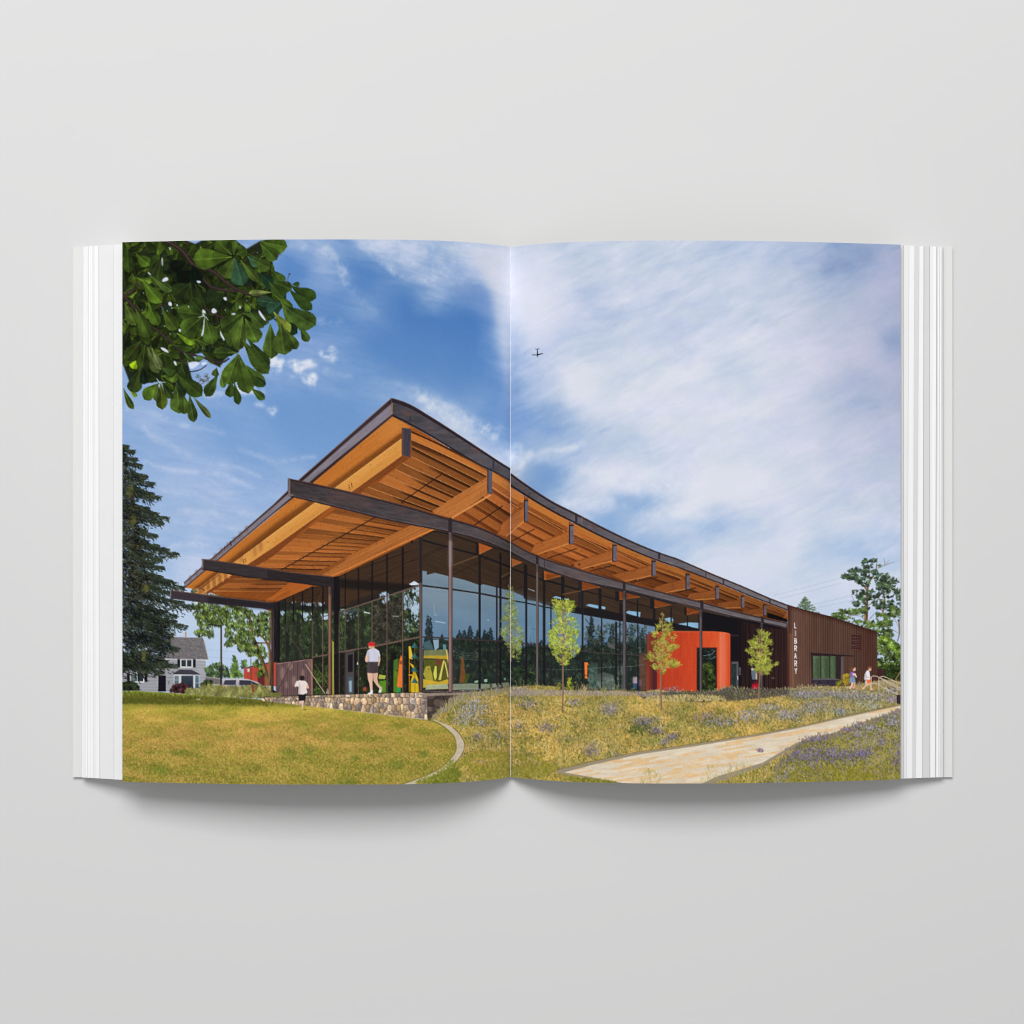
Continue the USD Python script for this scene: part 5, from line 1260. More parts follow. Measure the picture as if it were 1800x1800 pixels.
element('printed_corrugated_panel', 'brown corrugated metal panel below the left glass wall')
fill(at('D', (95, 1415), (465, 1368), (472, 1745), (92, 1755)), lambda x, y: ribs(np.float32([98, 76, 76]), 3.6, 14, 199)(x, y))
for cx, cy, rx, ry in ((160, 1520, 22, 70), (240, 1440, 30, 40), (375, 1530, 18, 60), (280, 1600, 20, 60), (440, 1430, 14, 50), (200, 1640, 14, 40)):
    th = np.linspace(0, 2 * np.pi, 20)[:-1]
    fill(at('D', *np.stack([cx + rx * np.cos(th), cy + ry * np.sin(th)], 1)), (176, 140, 128), .5, False, 1.4)
line(at('D', (92, 1418), (466, 1370)), 1.4, (150, 116, 108))
line(at('D', (468, 1370), (470, 1745)), 1.5, (178, 122, 100))
for a, b, c, w in (((200, 1060), (480, 1510), (96, 76, 66), .9), ((400, 1420), (605, 1728), (196, 170, 140), 1.4), ((110, 1700), (300, 1310), (54, 44, 44), 1.0), ((500, 1420), (640, 1640), (110, 104, 70), .9), ((300, 1310), (380, 1080), (60, 60, 54), .7)):
    line(at('D', a, b), w, c, .9)
fill(at('D', (62, 1690), (110, 1720), (112, 1755), (62, 1755)), (22, 18, 22))
fill(at('D', (615, 1730), (640, 1668), (650, 1735)), (146, 140, 134))


# ---- the ground
element('printed_stone_wall', 'low wall of tan field stones under the left glass wall')
wl = at('K', (-60, 752), (0, 748), (450, 735), (1000, 716), (1640, 700), (1692, 712), (1692, 986), (1300, 940), (800, 884), (400, 838), (0, 798), (-60, 790))
fill(at('D', (-40, 1764), (0, 1758), (700, 1741), (1645, 1720), (1645, 1745), (0, 1785)), (78, 68, 58))
fill(np.vstack([at('F', (60, 1822), (340, 1832), (980, 1798)), [(897, 1210), (1260, 1215), (1260, 1224), (897, 1224), (740, 1270), (740, 1216)]]), (48, 45, 42))
fill(at('C', (1700, 1200), (1830, 1200), (1830, 1262), (1700, 1262)), mottle((104, 104, 52), 24, 3, 4, 265))
fill(at('T', (200, 400), (330, 380), (420, 470), (345, 450)), (96, 92, 44))
fill(wl, (58, 48, 42))
rng = np.random.default_rng(5)
stone_cols = [(176, 148, 118), (150, 130, 112), (196, 170, 140), (136, 120, 110), (164, 136, 104), (126, 112, 104), (184, 158, 124), (158, 144, 134)]


def wall_y(x, t):
    top = np.interp(x, [460, 470, 545, 637, 743, 752], [1225.3, 1224.6, 1222.5, 1219.3, 1216.6, 1218.4])
    bot = np.interp(x, [460, 470, 537, 603, 687, 752], [1231.6, 1233, 1239.6, 1247.3, 1256.6, 1264.2])
    return top + (bot - top) * t


def stones(x, y):
    """Irregular field stones: flat copings on top, taller stones below, dark joints between."""
    t = (y - wall_y(x, 0)) / np.maximum(wall_y(x, 1) - wall_y(x, 0), 1)
    s = 0.42 + 0.58 * np.clip((x - 462) / 290, 0, 1)
    u = np.where(x < 600, (x - 462) / 0.62, (600 - 462) / 0.62 + (x - 600) / 0.86)   # stones look smaller further back
    su = np.where(x < 600, 0.62, 0.86)
    tall_ = np.maximum(wall_y(x, 1) - wall_y(x, 0), 1) / su
    best, second, who = np.full(x.shape, 9e9), np.full(x.shape, 9e9), np.zeros(x.shape, int)
    r2 = np.random.default_rng(12)
    pts = []
    for k in range(44):
        pts.append((k * 9.4 + r2.uniform(-2.8, 2.8), .07, 1))
    for k in range(46):
        pu0 = k * 9.0
        px_ = 462 + pu0 * .62 if pu0 < 222 else 600 + (pu0 - 222) * .86
        rows_ = (.36, .78) if px_ < 650 else (.32, .60, .87)
        for q_, tt in enumerate(rows_):
            if r2.random() < .9:
                pts.append((pu0 + (q_ % 2) * 4.5 + r2.uniform(-2.6, 2.6), tt + r2.uniform(-.07, .07), 0))
    for i, (pu, pt, cop) in enumerate(pts):
        d = np.abs(u - pu) ** 1.6 / 7.0 + (np.abs(t - pt) * (60 if cop else tall_ * .86)) ** 1.6 / 7.0
        m = d < best
        second = np.where(m, best, np.minimum(second, d))
        who = np.where(m, i, who)
        best = np.minimum(best, d)
    gap = np.clip((second - best) / (.85 / s ** .5), 0, 1)
    tone = np.array(stone_cols)[r2.integers(0, len(stone_cols), len(pts))] * r2.uniform(.92, 1.24, (len(pts), 1))
    c = tone[who] * (1 + ((fbm(x / 3.2, y / 3.2, 212, 4) - .5) * .62)[..., None])
    pu_, pt_ = np.array([p[0] for p in pts])[who], np.array([p[1] for p in pts])[who]
    c = c * (1 - .10 * np.clip((u - pu_) / 4, -1, 1) - .12 * np.clip((t - pt_) * 4, -1, 1))[..., None]
    return np.float32([84, 70, 60]) * (1 - gap[..., None]) + c * gap[..., None]


fill(wl, stones)
x, y, v = scatter(wl, 900)
top_edge = np.abs(y - wall_y(x, .17)) < .9
blades(x[top_edge], y[top_edge], 1.5, 0, (44, 36, 32), .8, .3)
fill(at('K', (300, 828), (800, 880), (1300, 936), (1692, 982), (1692, 995), (1300, 950), (800, 892), (300, 838)), (206, 196, 170), .8, False, .5)
# shaded right face, running back behind the plants
fill(at('T', (255, 196), (640, 186), (800, 170), (985, 146), (985, 200), (700, 250), (420, 360), (300, 398), (255, 412)), mottle((66, 56, 52), 16, 5, 5, 210))
for k in range(26):
    cx, cy = rng.uniform(270, 640), rng.uniform(205, 380)
    if cy > 400 - (cx - 255) * .42:
        continue
    th = np.linspace(0, 2 * np.pi, 9)[:-1]
    c = np.array([(92, 78, 72), (74, 64, 62), (108, 92, 82)][rng.integers(3)])
    fill(at('T', *np.stack([cx + rng.uniform(22, 36) * np.cos(th), cy + rng.uniform(18, 30) * np.sin(th)], 1)), mottle(tuple(c), 12, 3, 3, k), .9)
fill(at('T', (180, 190), (255, 188), (640, 180), (985, 146), (985, 156), (640, 200), (260, 214), (190, 206)), mottle((150, 134, 118), 16, 5, 3, 211), .9)
fill(at('F', (972, 1770), (340, 1835), (340, 1845), (972, 1790)), (60, 50, 46), .7)
fill([(897, 1208), (1180, 1214), (1180, 1222), (897, 1216)], (70, 62, 58))
line([(900, 1211.5), (1010, 1213.5), (1180, 1217)], 1.2, (150, 138, 124), .8)

element('printed_lawn', 'mown yellow-green lawn in the lower left of the printed photograph')
lawn = np.vstack([at('V', (570, 172), (700, 168), (1000, 185), (1250, 208), (1800, 245)), at('K', (-60, 792), (0, 798), (400, 838), (800, 884), (1300, 942), (1692, 992)), at('T', (345, 442), (430, 500), (505, 590), (516, 670), (440, 790), (340, 870), (180, 940), (10, 1000), (-40, 1020)), [(690, 1386), (210, 1386)]])


def lawn_ink(x, y):
    d = np.clip((y - 1212) / 160, 0, 1)
    base = np.stack([np.interp(d, [0, .05, .09, .14, .2, .3, .5, .75, 1], [116, 130, 94, 100, 184, 188, 178, 168, 150]),
                     np.interp(d, [0, .05, .09, .14, .2, .3, .5, .75, 1], [126, 134, 92, 96, 164, 154, 140, 140, 130]),
                     np.interp(d, [0, .05, .09, .14, .2, .3, .5, .75, 1], [44, 46, 30, 32, 62, 66, 66, 60, 54])], -1)
    shadowfade = np.clip((x - 330) / 200, 0, 1)[..., None] * np.clip((y - 1218) / 10, 0, 1)[..., None] * np.clip((1240 - y) / 8, 0, 1)[..., None]
    base = base * (1 - .55 * shadowfade) + np.float32([140, 136, 50]) * .55 * shadowfade
    sc = 3 + 9 * d
    g = fbm(x / 34, y / 11, 220, 4) - .5
    greens = np.clip(fbm(x / 44, y / 12, 221, 5) * 3.4 - 1.45, 0, 1) * np.clip((y - 1225) / 20, 0, 1)
    right = np.clip((x - 560) / 200, 0, 1) * .35
    far = np.clip((y - 1325) / 50, 0, 1) * .4
    k = np.clip(greens * .72 + right + far * greens, 0, .85)[..., None]
    base = base * (1 - k) + (np.float32([136, 134, 40]) * (1 - 0.2 * d[..., None])) * k
    base = base + g[..., None] * np.float32([46, 34, 20])
    base = base + ((fbm(x / 2.6, y / 1.7, 222, 3) - .5) * (10 + 46 * d))[..., None] * np.float32([1, .95, .6])
    red = np.clip(fbm(x / 22, y / 9, 223, 3) * 3 - 1.7, 0, 1)[..., None] * .35
    out = base * (1 - red) + np.float32([184, 136, 74]) * red
    return out + (fbm(x / 1.7, y / 1.4, 224, 2) - .5)[..., None] * (12 + 22 * d)[..., None] + np.float32([5, 7, 9])


fill(lawn, lawn_ink)
x, y, v = scatter(lawn, 26000)
d = np.clip((y - 1212) / 165, 0, 1)
keep = R.random(len(x)) < .25 + .75 * d
x, y, d = x[keep], y[keep], d[keep]
c = pick([(206, 180, 88), (158, 152, 54), (96, 94, 32), (212, 172, 104), (176, 132, 72), (116, 112, 42), (190, 180, 84), (146, 116, 62), (132, 138, 48)], len(x), 8)
c = np.where((y > 1219) & (y < 1236) & (x < 480), .55, 1.0)[:, None] * c
blades(x, y, 1.0 + 2.2 * d, R.uniform(20, 160, len(x)), c, .40, .3)
gx, gy, _ = scatter(at('K', (700, 1560), (760, 1380), (1400, 1400), (1460, 1500), (900, 1700), (700, 1700)), 500)
for cx, cy, rx, ry in ((1370, 1460, 110, 55), (790, 1630, 60, 45), (920, 1390, 70, 40), (430, 1310, 90, 60), (1640, 1340, 80, 50), (230, 1330, 120, 60), (860, 1640, 120, 40), (-900, 1330, 200, 40), (-1140, 1500, 150, 60)):
    n = int(rx * ry / 30)
    p = at('K', *np.stack([cx + rx * R.normal(0, .45, n), cy + ry * R.normal(0, .45, n)], 1))
    blades(p[:, 0], p[:, 1] + 2, R.uniform(2, 5, n), R.uniform(40, 140, n), pick([(122, 130, 44), (98, 110, 36), (150, 156, 66), (80, 88, 32)], n), .28, .4, keep=(WHO == NOW[0]).astype(np.float32))
# the lawn's far edge shade
x, y, v = scatter([(215, 1215), (480, 1232), (480, 1241), (215, 1236)], 1500)
blades(x, y, 2.0, R.uniform(60, 120, len(x)), pick([(74, 78, 24), (92, 94, 30), (60, 66, 22)], len(x)), .45, .4)
fill(at('V', (1225, 238), (1262, 236), (1258, 250), (1230, 252)), (176, 172, 150), .8, False, .5)

element('printed_meadow', 'dry meadow grass with lilac flowers in front of the printed library')
mead = np.vstack([at('T', (300, 400), (400, 330), (480, 270), (620, 205), (800, 190), (985, 140)), [(897, 1207), (940, 1204), (985, 1206)], at('G', (160, 1372), (420, 1378), (800, 1372), (1000, 1395), (1255, 1360)), at('H', (60, 1392), (290, 1390), (520, 1376), (660, 1326), (760, 1350), (1000, 1368), (1330, 1352), (1500, 1330), (1800, 1322)), at('I', (1050, 1700), (1480, 1620), (1690, 1640)), [(1586, 1386), (690, 1386)],
                  at('T', (-20, 1010), (180, 955), (340, 890), (450, 800), (530, 770), (580, 690), (580, 640), (550, 570), (460, 480), (345, 440))])


def mead_ink(x, y):
    n1 = fbm(x / 40, y / 24, 230, 4)
    n2 = fbm(x / 18, y / 14, 231, 4)
    n3 = fbm(x / 3.0, y / 3.4, 232, 3) - .5
    gold, green, olive = np.float32([198, 162, 86]), np.float32([126, 128, 62]), np.float32([156, 142, 78])
    k = np.clip(n1 * 3.0 - 1.1, 0, 1)[..., None]
    base = gold * (1 - k) + olive * k
    k2 = np.clip(n2 * 3.4 - 1.75, 0, 1)[..., None] * .8
    base = base * (1 - k2) + green * k2
    near = np.clip((y - 1320) / 50, 0, 1)[..., None]
    base = base * (1 - near * .55) + np.float32([158, 142, 58]) * near * .55
    rightp = np.clip((x - 1330) / 150, 0, 1)[..., None] * np.clip((1300 - y) / 40, 0, 1)[..., None]
    base = base * (1 - .5 * rightp) + np.float32([146, 134, 104]) * .5 * rightp
    base = base * (.80 + .42 * fbm(x / 30, y / 16, 233, 4))[..., None]
    return base + (n3 * 66)[..., None] * np.float32([1, .96, .7])


fill(mead, mead_ink)


def scrub(pts, n, cols, size, ang=(50, 130), alpha=.55, soft=.3, thr=None, sc=12.0, seed=0, who=True):
    x, y, v = scatter(pts, n)
    if thr is not None:
        ok = fbm(x / sc, y / (sc * .7), seed, 3) > thr
        x, y = x[ok], y[ok]
    dep = np.clip((y - 1205) / 160, .12, 1)
    blades(x, y, R.uniform(*size, len(x)) * (.45 + .75 * dep), R.uniform(*ang, len(x)), pick(cols, len(x), 9), alpha, soft, who=who)


scrub(mead, 30000, [(204, 172, 92), (176, 148, 66), (150, 138, 64), (120, 122, 52), (216, 190, 120), (104, 104, 46), (190, 158, 84), (88, 84, 40)], (1.4, 4.6), (20, 160), alpha=.42)
scrub(mead, 7000, [(84, 92, 38), (64, 72, 32), (112, 118, 50)], (1.2, 4), (20, 160), alpha=.55, thr=.53, sc=20, seed=235)
scrub(mead, 2600, [(226, 204, 140), (236, 220, 170), (214, 190, 104)], (2, 6), alpha=.4, thr=.5, sc=26, seed=236)
lilac = [(150, 136, 164), (168, 156, 182), (128, 114, 150), (184, 174, 194), (114, 100, 134), (142, 130, 146)]
scrub(mead, 5000, [(60, 60, 34), (78, 74, 46), (96, 90, 60)], (1, 3), (0, 360), .5, .3, .47, 9, 239)
scrub(mead, 5200, lilac, (.8, 2.6), (0, 360), .42, .3, .54, 17, 237)


def flower_patch(fr, cx, cy, rx, ry, n, green=(76, 88, 46), cols=lilac, spike=1.0):
    n = int(n * 1.5)
    p = at(fr, *np.stack([cx + rx * np.clip(R.normal(0, .48, n), -1.2, 1.2), cy + ry * np.clip(R.normal(0, .5, n), -1.2, 1.2)], 1))
    m = n // 2
    blades(p[:m, 0], p[:m, 1] + 2, R.uniform(1.2, 3.6, m), R.uniform(20, 160, m), pick([green, np.array(green) * .7, np.array(green) * 1.35], m), .6, .35)
    blades(p[m:, 0], p[m:, 1] - 1, R.uniform(.8, 2.8, n - m) * spike, R.uniform(30, 150, n - m), pick(cols, n - m, 10), .66, .28)


pale = [(172, 166, 186), (152, 146, 174), (194, 190, 202), (128, 122, 148), (110, 104, 116)]
deep = [(110, 94, 146), (130, 114, 164), (150, 136, 178), (88, 74, 122), (164, 152, 184), (96, 88, 100)]
for a in (('T', 640, 320, 190, 110, 620, (92, 104, 52), pale, 1.3), ('T', 560, 430, 120, 60, 160, (120, 124, 46), pale, 1.2), ('T', 700, 570, 70, 30, 70, (104, 100, 50), deep), ('T', 740, 450, 110, 50, 110), ('T', 880, 560, 60, 40, 40), ('T', 1050, 180, 140, 50, 220), ('T', 1150, 290, 120, 60, 150), ('T', 1290, 480, 120, 60, 170, (130, 116, 56), deep), ('T', 1060, 480, 60, 50, 60),
          ('T', 1700, 680, 80, 70, 120, (120, 116, 60), deep, 1.2), ('L', 300, 690, 80, 60, 90, (126, 116, 60), deep, 1.2), ('L', 460, 330, 110, 60, 260, (92, 96, 56)), ('L', 140, 270, 90, 40, 90), ('L', 760, 440, 140, 50, 300, (66, 76, 36), deep), ('L', 850, 520, 90, 40, 140, (60, 72, 36), deep), ('L', 700, 500, 140, 50, 180, (60, 74, 34), [(80, 92, 44), (104, 110, 60)]),
          ('L', 1010, 570, 70, 35, 90, (70, 78, 38), deep), ('L', 930, 620, 90, 40, 120, (96, 100, 50)), ('L', 520, 740, 60, 30, 40), ('L', 1290, 400, 90, 40, 100, (120, 108, 60), deep), ('L', 1440, 440, 200, 50, 260), ('L', 1700, 390, 150, 60, 300, (110, 108, 66), pale), ('L', 800, 610, 140, 60, 220, (104, 108, 50), [(150, 150, 84), (128, 130, 64)]), ('L', 1000, 180, 90, 40, 120, (70, 74, 46)),
          ('U', 60, 200, 160, 40, 200, (100, 100, 60), pale), ('U', 300, 200, 220, 40, 380, (96, 98, 62), pale), ('U', 500, 220, 200, 60, 420, (92, 96, 60), pale), ('U', 650, 290, 130, 60, 260, (104, 112, 54), [(190, 190, 176), (160, 156, 176)]), ('U', 700, 220, 170, 40, 260, (98, 100, 64), pale), ('U', 830, 170, 90, 40, 160, (96, 98, 64), pale), ('U', 380, 350, 90, 40, 160, (100, 108, 60), pale),
          ('U', 160, 290, 180, 60, 220, (128, 118, 60), pale), ('U', 0, 400, 70, 60, 120), ('U', 830, 250, 80, 40, 130, (110, 104, 56)), ('H', 1300, 1650, 200, 60, 320, (108, 110, 66), pale), ('H', 1100, 1560, 160, 50, 180, (116, 112, 60), pale), ('H', 1500, 1420, 260, 40, 320, (104, 104, 66), pale), ('H', 1600, 1580, 200, 60, 260, (110, 108, 64), pale)):
    flower_patch(*a)
xs_, ys_, _ = scatter(mead, 5200)
tall = fbm(xs_ / 26, ys_ / 18, 261, 4)
ok = tall > .50
xs_, ys_ = xs_[ok], ys_[ok]
dp = np.clip((ys_ - 1200) / 160, .15, 1)
blades(xs_, ys_, (3 + 9 * dp) * R.uniform(.6, 1.2, len(xs_)), R.uniform(68, 112, len(xs_)), pick([(228, 204, 140), (210, 182, 108), (196, 166, 92), (150, 136, 70), (120, 118, 56)], len(xs_)), .34, .25)
ok = fbm(xs_ / 15, ys_ / 11, 262, 3) > .57
blades(xs_[ok], ys_[ok], 2.2, R.uniform(40, 140, ok.sum()), pick([(96, 92, 48), (84, 84, 44)], ok.sum()), .7, .6)
for fr, pts, n, hh in (('T', [(300, 405), (400, 335), (480, 275), (620, 212), (800, 195), (985, 148)], 520, 9), ('G', [(-400, 1385), (160, 1380), (420, 1385), (800, 1380), (1000, 1400), (1255, 1370)], 520, 5), ('H', [(60, 1395), (290, 1392), (520, 1376), (660, 1326), (760, 1350), (1000, 1368), (1330, 1352), (1500, 1330), (1800, 1322)], 420, 5), ('I', [(1050, 1705), (1300, 1670), (1690, 1650)], 200, 5)):
    ln = curve(at(fr, *pts), n)
    jx, jy = ln[:, 0] + R.normal(0, 1.5, n), ln[:, 1] + R.uniform(-1, 5, n)
    tallness = .4 + 1.2 * fbm(jx / 9, jy / 9, 263, 2)
    blades(jx, jy, hh * R.uniform(.3, 1.2, n) * tallness, R.uniform(60, 120, n), pick([(128, 122, 64), (150, 140, 84), (104, 104, 58), (168, 156, 140), (146, 134, 160), (190, 170, 110)], n), .6, .28)
# the strip of shaded plants along the foot of the building
scrub(np.vstack([at('H', (-420, 1395), (290, 1392), (520, 1378), (660, 1330), (780, 1352), (1330, 1352), (1330, 1420), (900, 1470), (400, 1500), (-300, 1470))]), 3000, [(62, 58, 52), (80, 74, 70), (92, 84, 96), (54, 56, 38), (98, 92, 104), (70, 72, 46)], (2, 5), (30, 150), .7, .35)
scrub(at('H', (-300, 1430), (200, 1420), (600, 1440), (600, 1490), (-300, 1500)), 700, [(196, 176, 110), (214, 196, 134), (170, 150, 90)], (3, 7), (60, 120), .55, .3)
scrub(at('T', (985, 150), (1500, 165), (2300, 185), (2300, 215), (1500, 210), (985, 210)), 1500, [(150, 132, 120), (176, 160, 150), (120, 108, 110), (160, 148, 170), (196, 176, 120)], (1.5, 4), (40, 140), .6, .3)
for k in range(46):   # tall stalks against the glass
    xx = R.uniform(900, 1120)
    yy = np.interp(xx, [900, 1120], [1208, 1216])
    line(curve([(xx, yy + 4), (xx + R.uniform(-2, 2), yy - 5), (xx + R.uniform(-5, 5), yy - R.uniform(4, 15))], 6), .7, [(150, 140, 80), (176, 160, 110), (120, 124, 60)][k % 3], .75)
for fr, cx, y0, y1, n, c in (('G', 262, 1230, 1370, 70, (176, 176, 50)), ('G', 140, 1290, 1370, 40, (120, 116, 56)), ('G', 430, 1310, 1370, 30, (170, 150, 110)), ('I', 1015, 1560, 1690, 80, (170, 148, 40)), ('I', 930, 1640, 1700, 50, (124, 124, 40)), ('U', 430, 20, 110, 50, (176, 150, 44))):
    p = at(fr, *np.stack([cx + R.normal(0, 20, n), R.uniform(y0, y1, n)], 1))
    blades(p[:, 0], p[:, 1], R.uniform(1.5, 4, n), R.uniform(20, 160, n), pick([c, np.array(c) * .75, np.array(c) * 1.15], n), .8, .3)
scrub(at('H', (1330, 1356), (1560, 1330), (1900, 1330), (1980, 1390), (1700, 1440), (1400, 1425)), 800, [(96, 92, 60), (120, 112, 76), (84, 82, 60), (130, 122, 124), (150, 142, 150)], (1, 3), (20, 160), .5, .3, .42, 9, 252)
fill(at('I', (1110, 1690), (1200, 1680), (1205, 1730), (1120, 1735)), (176, 130, 76), .6, False, 2)
fill(at('I', (1330, 1680), (1420, 1670), (1420, 1720), (1330, 1730)), (170, 126, 74), .55, False, 2)
near_cols = [(158, 146, 54), (126, 126, 44), (180, 160, 78), (100, 102, 38), (142, 134, 52)]
scrub(at('T', (300, 990), (520, 780), (700, 690), (1000, 720), (1400, 760), (1400, 870), (1100, 1000)), 6500, near_cols, (1.4, 5), (20, 160), .42, .3, .42, 22, 264)
scrub(at('T', (440, 800), (330, 900), (200, 960), (260, 1000), (520, 1000), (560, 880)), 900, [(120, 128, 44), (96, 106, 36), (150, 148, 60), (76, 86, 32)], (1.6, 6), (30, 150), .5, .3)
for k in range(80):
    px, py = R.uniform(905, 1560), R.uniform(1235, 1345)
    splat(np.array([px, px + 1, px + .5]), np.array([py, py, py + 1]), (236, 230, 200), .7, .3, False)

line(curve(at('T', (300, 424), (345, 442), (430, 500), (505, 590), (516, 670), (440, 790), (340, 870), (180, 940), (10, 1000), (-60, 1022)), 50), 5, (132, 124, 52))
element('printed_kerb', 'curved pale stone kerb between the lawn and the meadow')
kin = at('T', (300, 424), (345, 442), (430, 500), (505, 590), (516, 670), (440, 790), (340, 870), (180, 940), (10, 1000), (-60, 1022))
kout = at('T', (320, 418), (380, 448), (470, 484), (552, 570), (582, 640), (572, 690), (520, 775), (420, 860), (230, 950), (120, 1000), (20, 1035))
kerb = np.vstack([curve(kin, 50), curve(kout, 50)[::-1]])
fill(kerb, mottle((194, 180, 156), 16, 4, 3, 240))
line(curve(kout, 50)[8:36] + (.5, .4), 1.3, (96, 84, 56), .8, False)
kx, ky, _ = scatter(at('T', (330, 890), (470, 770), (520, 800), (360, 930), (230, 960), (120, 1000), (180, 940)), 420)
blades(kx, ky + 2, R.uniform(2, 5, len(kx)), R.uniform(40, 140, len(kx)), pick([(126, 132, 46), (160, 154, 70), (96, 106, 36)], len(kx)), .6, .3)

element('printed_path', 'pale paved path crossing the lower right of the printed photograph')
up = np.vstack([at('L', (-5, 868), (300, 795), (700, 710), (1200, 640), (1800, 545)), at('U', (0, 491), (380, 404), (915, 292))])
lo = np.vstack([at('U', (915, 345), (760, 390), (560, 460), (300, 560), (120, 610), (0, 650)), at('L', (1800, 830), (1500, 940), (1250, 1010), (800, 1030), (520, 980), (300, 940), (-5, 890))])
fill(np.vstack([up, lo]), (150, 138, 116))
up2 = np.vstack([at('L', (60, 884), (330, 812), (720, 726), (1210, 654), (1800, 558)), at('U', (0, 500), (380, 414), (915, 298))])
lo2 = np.vstack([at('U', (915, 338), (760, 384), (560, 452), (300, 545), (120, 590), (0, 625)), at('L', (1800, 800), (1400, 920), (1230, 1000), (800, 1010), (470, 960), (300, 926))])


def paving(x, y):
    b = np.float32([218, 203, 180]) + (fbm(x / 30, y / 5, 245, 3) - .5)[..., None] * 26
    # long pavers lie across the path, some honey-coloured
    u, v_ = x * .985 - y * .16, y + x * .17
    v_ = v_ + (fbm(x / 25, y / 25, 254, 2) - .5) * 2.0
    row = np.floor(v_ / 3.7)
    off = (row * 7.37) % 1
    col = np.floor(u / 50 + off)
    h = np.abs(np.sin(row * 12.9898 + col * 78.233) * 43758.5453) % 1
    warm = np.where(h > .60, 1.0, 0)[..., None] * np.clip(fbm(x / 14, y / 6, 246, 3) * 2.2 - .3, 0, 1)[..., None] * .75
    b = b * (1 - warm) + np.float32([222, 182, 128]) * warm
    joint = (fbm(x / 46, v_ / 1.7, 249, 2) - .5)[..., None] * 16
    return b - joint + (fbm(x / 1.8, y / 1.2, 247, 2) - .5)[..., None] * 14


fill(np.vstack([up2, lo2]), paving)
line(up, 1.6, (156, 142, 120), .8)
line(up + (0, -1.2), 1.2, (104, 88, 50), .6)
scrub(at('L', (300, 940), (520, 975), (520, 1010), (250, 1010), (0, 930)), 500, [(120, 122, 44), (150, 142, 60), (90, 94, 36)], (1.6, 5), (20, 160), .6, .3, who=False)
scrub(at('L', (760, 870), (900, 870), (900, 1010), (700, 1010)), 46, [(170, 160, 90), (150, 146, 76), (176, 160, 110)], (3, 9), (50, 130), .4, .25, who=False)
scrub(at('L', (1300, 830), (1700, 800), (1700, 900), (1250, 1000)), 80, [(190, 172, 100), (160, 152, 80)], (3, 8), (50, 130), .45, .25, who=False)

element('printed_flower_border', 'purple lavender-like flowers along the near side of the printed path')
nearp = np.vstack([at('U', (-220, 1010), (-260, 980), (-60, 760), (20, 640), (160, 585), (300, 570), (460, 512), (520, 490), (640, 470), (760, 400), (915, 345), (925, 1000))])
fill(nearp, mottle((140, 132, 66), 30, 7, 5, 250, (1, .95, .7)))
scrub(nearp, 6500, [(168, 158, 78), (130, 130, 58), (92, 94, 44), (190, 172, 96), (74, 76, 38), (150, 148, 70)], (1.6, 5), (20, 160), .5, .3)
scrub(nearp, 2600, lilac + deep, (1.5, 4), (50, 130), .6, .3, .47, 14, 251)
ln = curve(at('U', (-200, 860), (-60, 750), (20, 640), (160, 585), (300, 565), (460, 505), (640, 450), (760, 395), (915, 340)), 620)
jx, jy = ln[:, 0] + R.normal(0, 2, 620), ln[:, 1] + R.uniform(-2, 6, 620)
tl = .3 + 1.4 * fbm(jx / 8, jy / 8, 266, 2)
blades(jx, jy, 6.5 * R.uniform(.3, 1.2, 620) * tl, R.uniform(55, 125, 620), pick([(96, 96, 50), (120, 116, 60), (140, 124, 166), (118, 102, 148), (150, 140, 80)], 620), .65, .28)
for a in (('U', 60, 740, 170, 80, 420, (92, 92, 50), deep, 1.2), ('U', 260, 720, 170, 70, 300, (92, 92, 50), deep, 1.2), ('U', 420, 740, 120, 50, 220, (92, 90, 48), deep), ('U', 580, 720, 140, 50, 320, (92, 92, 50), deep, 1.2), ('U', 640, 500, 120, 40, 200, (104, 104, 56), pale), ('U', 840, 440, 90, 60, 260, (96, 96, 56), pale), ('U', 760, 620, 120, 60, 220, (110, 108, 56), deep), ('U', 700, 870, 70, 50, 130, (110, 104, 50), deep), ('U', 880, 800, 60, 90, 160, (110, 100, 56), deep),
          ('U', 160, 600, 140, 30, 150, (104, 96, 50), deep), ('U', 100, 900, 120, 50, 90, (96, 96, 44), deep), ('U', 180, 860, 60, 30, 60, (80, 76, 44), deep), ('U', 540, 560, 90, 40, 120, (110, 104, 54), lilac), ('U', 440, 510, 60, 20, 50, (130, 108, 90), deep), ('U', 540, 470, 40, 40, 60, (96, 90, 60), lilac), ('L', 1780, 690, 30, 12, 30, (120, 100, 100), deep)):
    flower_patch(*a)
scrub(at('U', (0, 840), (920, 820), (920, 1000), (-150, 1000)), 2200, [(150, 140, 46), (120, 118, 40), (96, 98, 36), (176, 156, 70)], (1.6, 5), (20, 160), .5, .3)
scrub(at('U', (600, 640), (800, 540), (880, 700), (660, 840)), 420, [(172, 156, 76), (150, 142, 66), (190, 172, 96)], (1.5, 5), (20, 160), .45, .3, .48, 10, 253)

element('printed_handrail', 'pale steel handrail printed beside the walking children')
for pts in ([(1320, 1588), (1350, 1576), (1400, 1580), (1425, 1600), (1640, 1722), (1690, 1752)], [(1330, 1670), (1400, 1668), (1430, 1690), (1640, 1800), (1660, 1812)], [(1425, 1588), (1475, 1580), (1510, 1592), (1690, 1675)], [(1425, 1590), (1640, 1700), (1690, 1730)], [(1325, 1590), (1325, 1740)], [(1418, 1590), (1418, 1760)], [(1645, 1690), (1640, 1800)], [(1480, 1640), (1480, 1660)]):
    line(at('I', *pts), 1.25, (206, 186, 168), .95)
line(at('I', (1620, 1620), (1690, 1510)), 1.4, (170, 136, 104), .9)
fill(at('U', (880, 205), (915, 205), (915, 285), (880, 280)), (54, 46, 50))


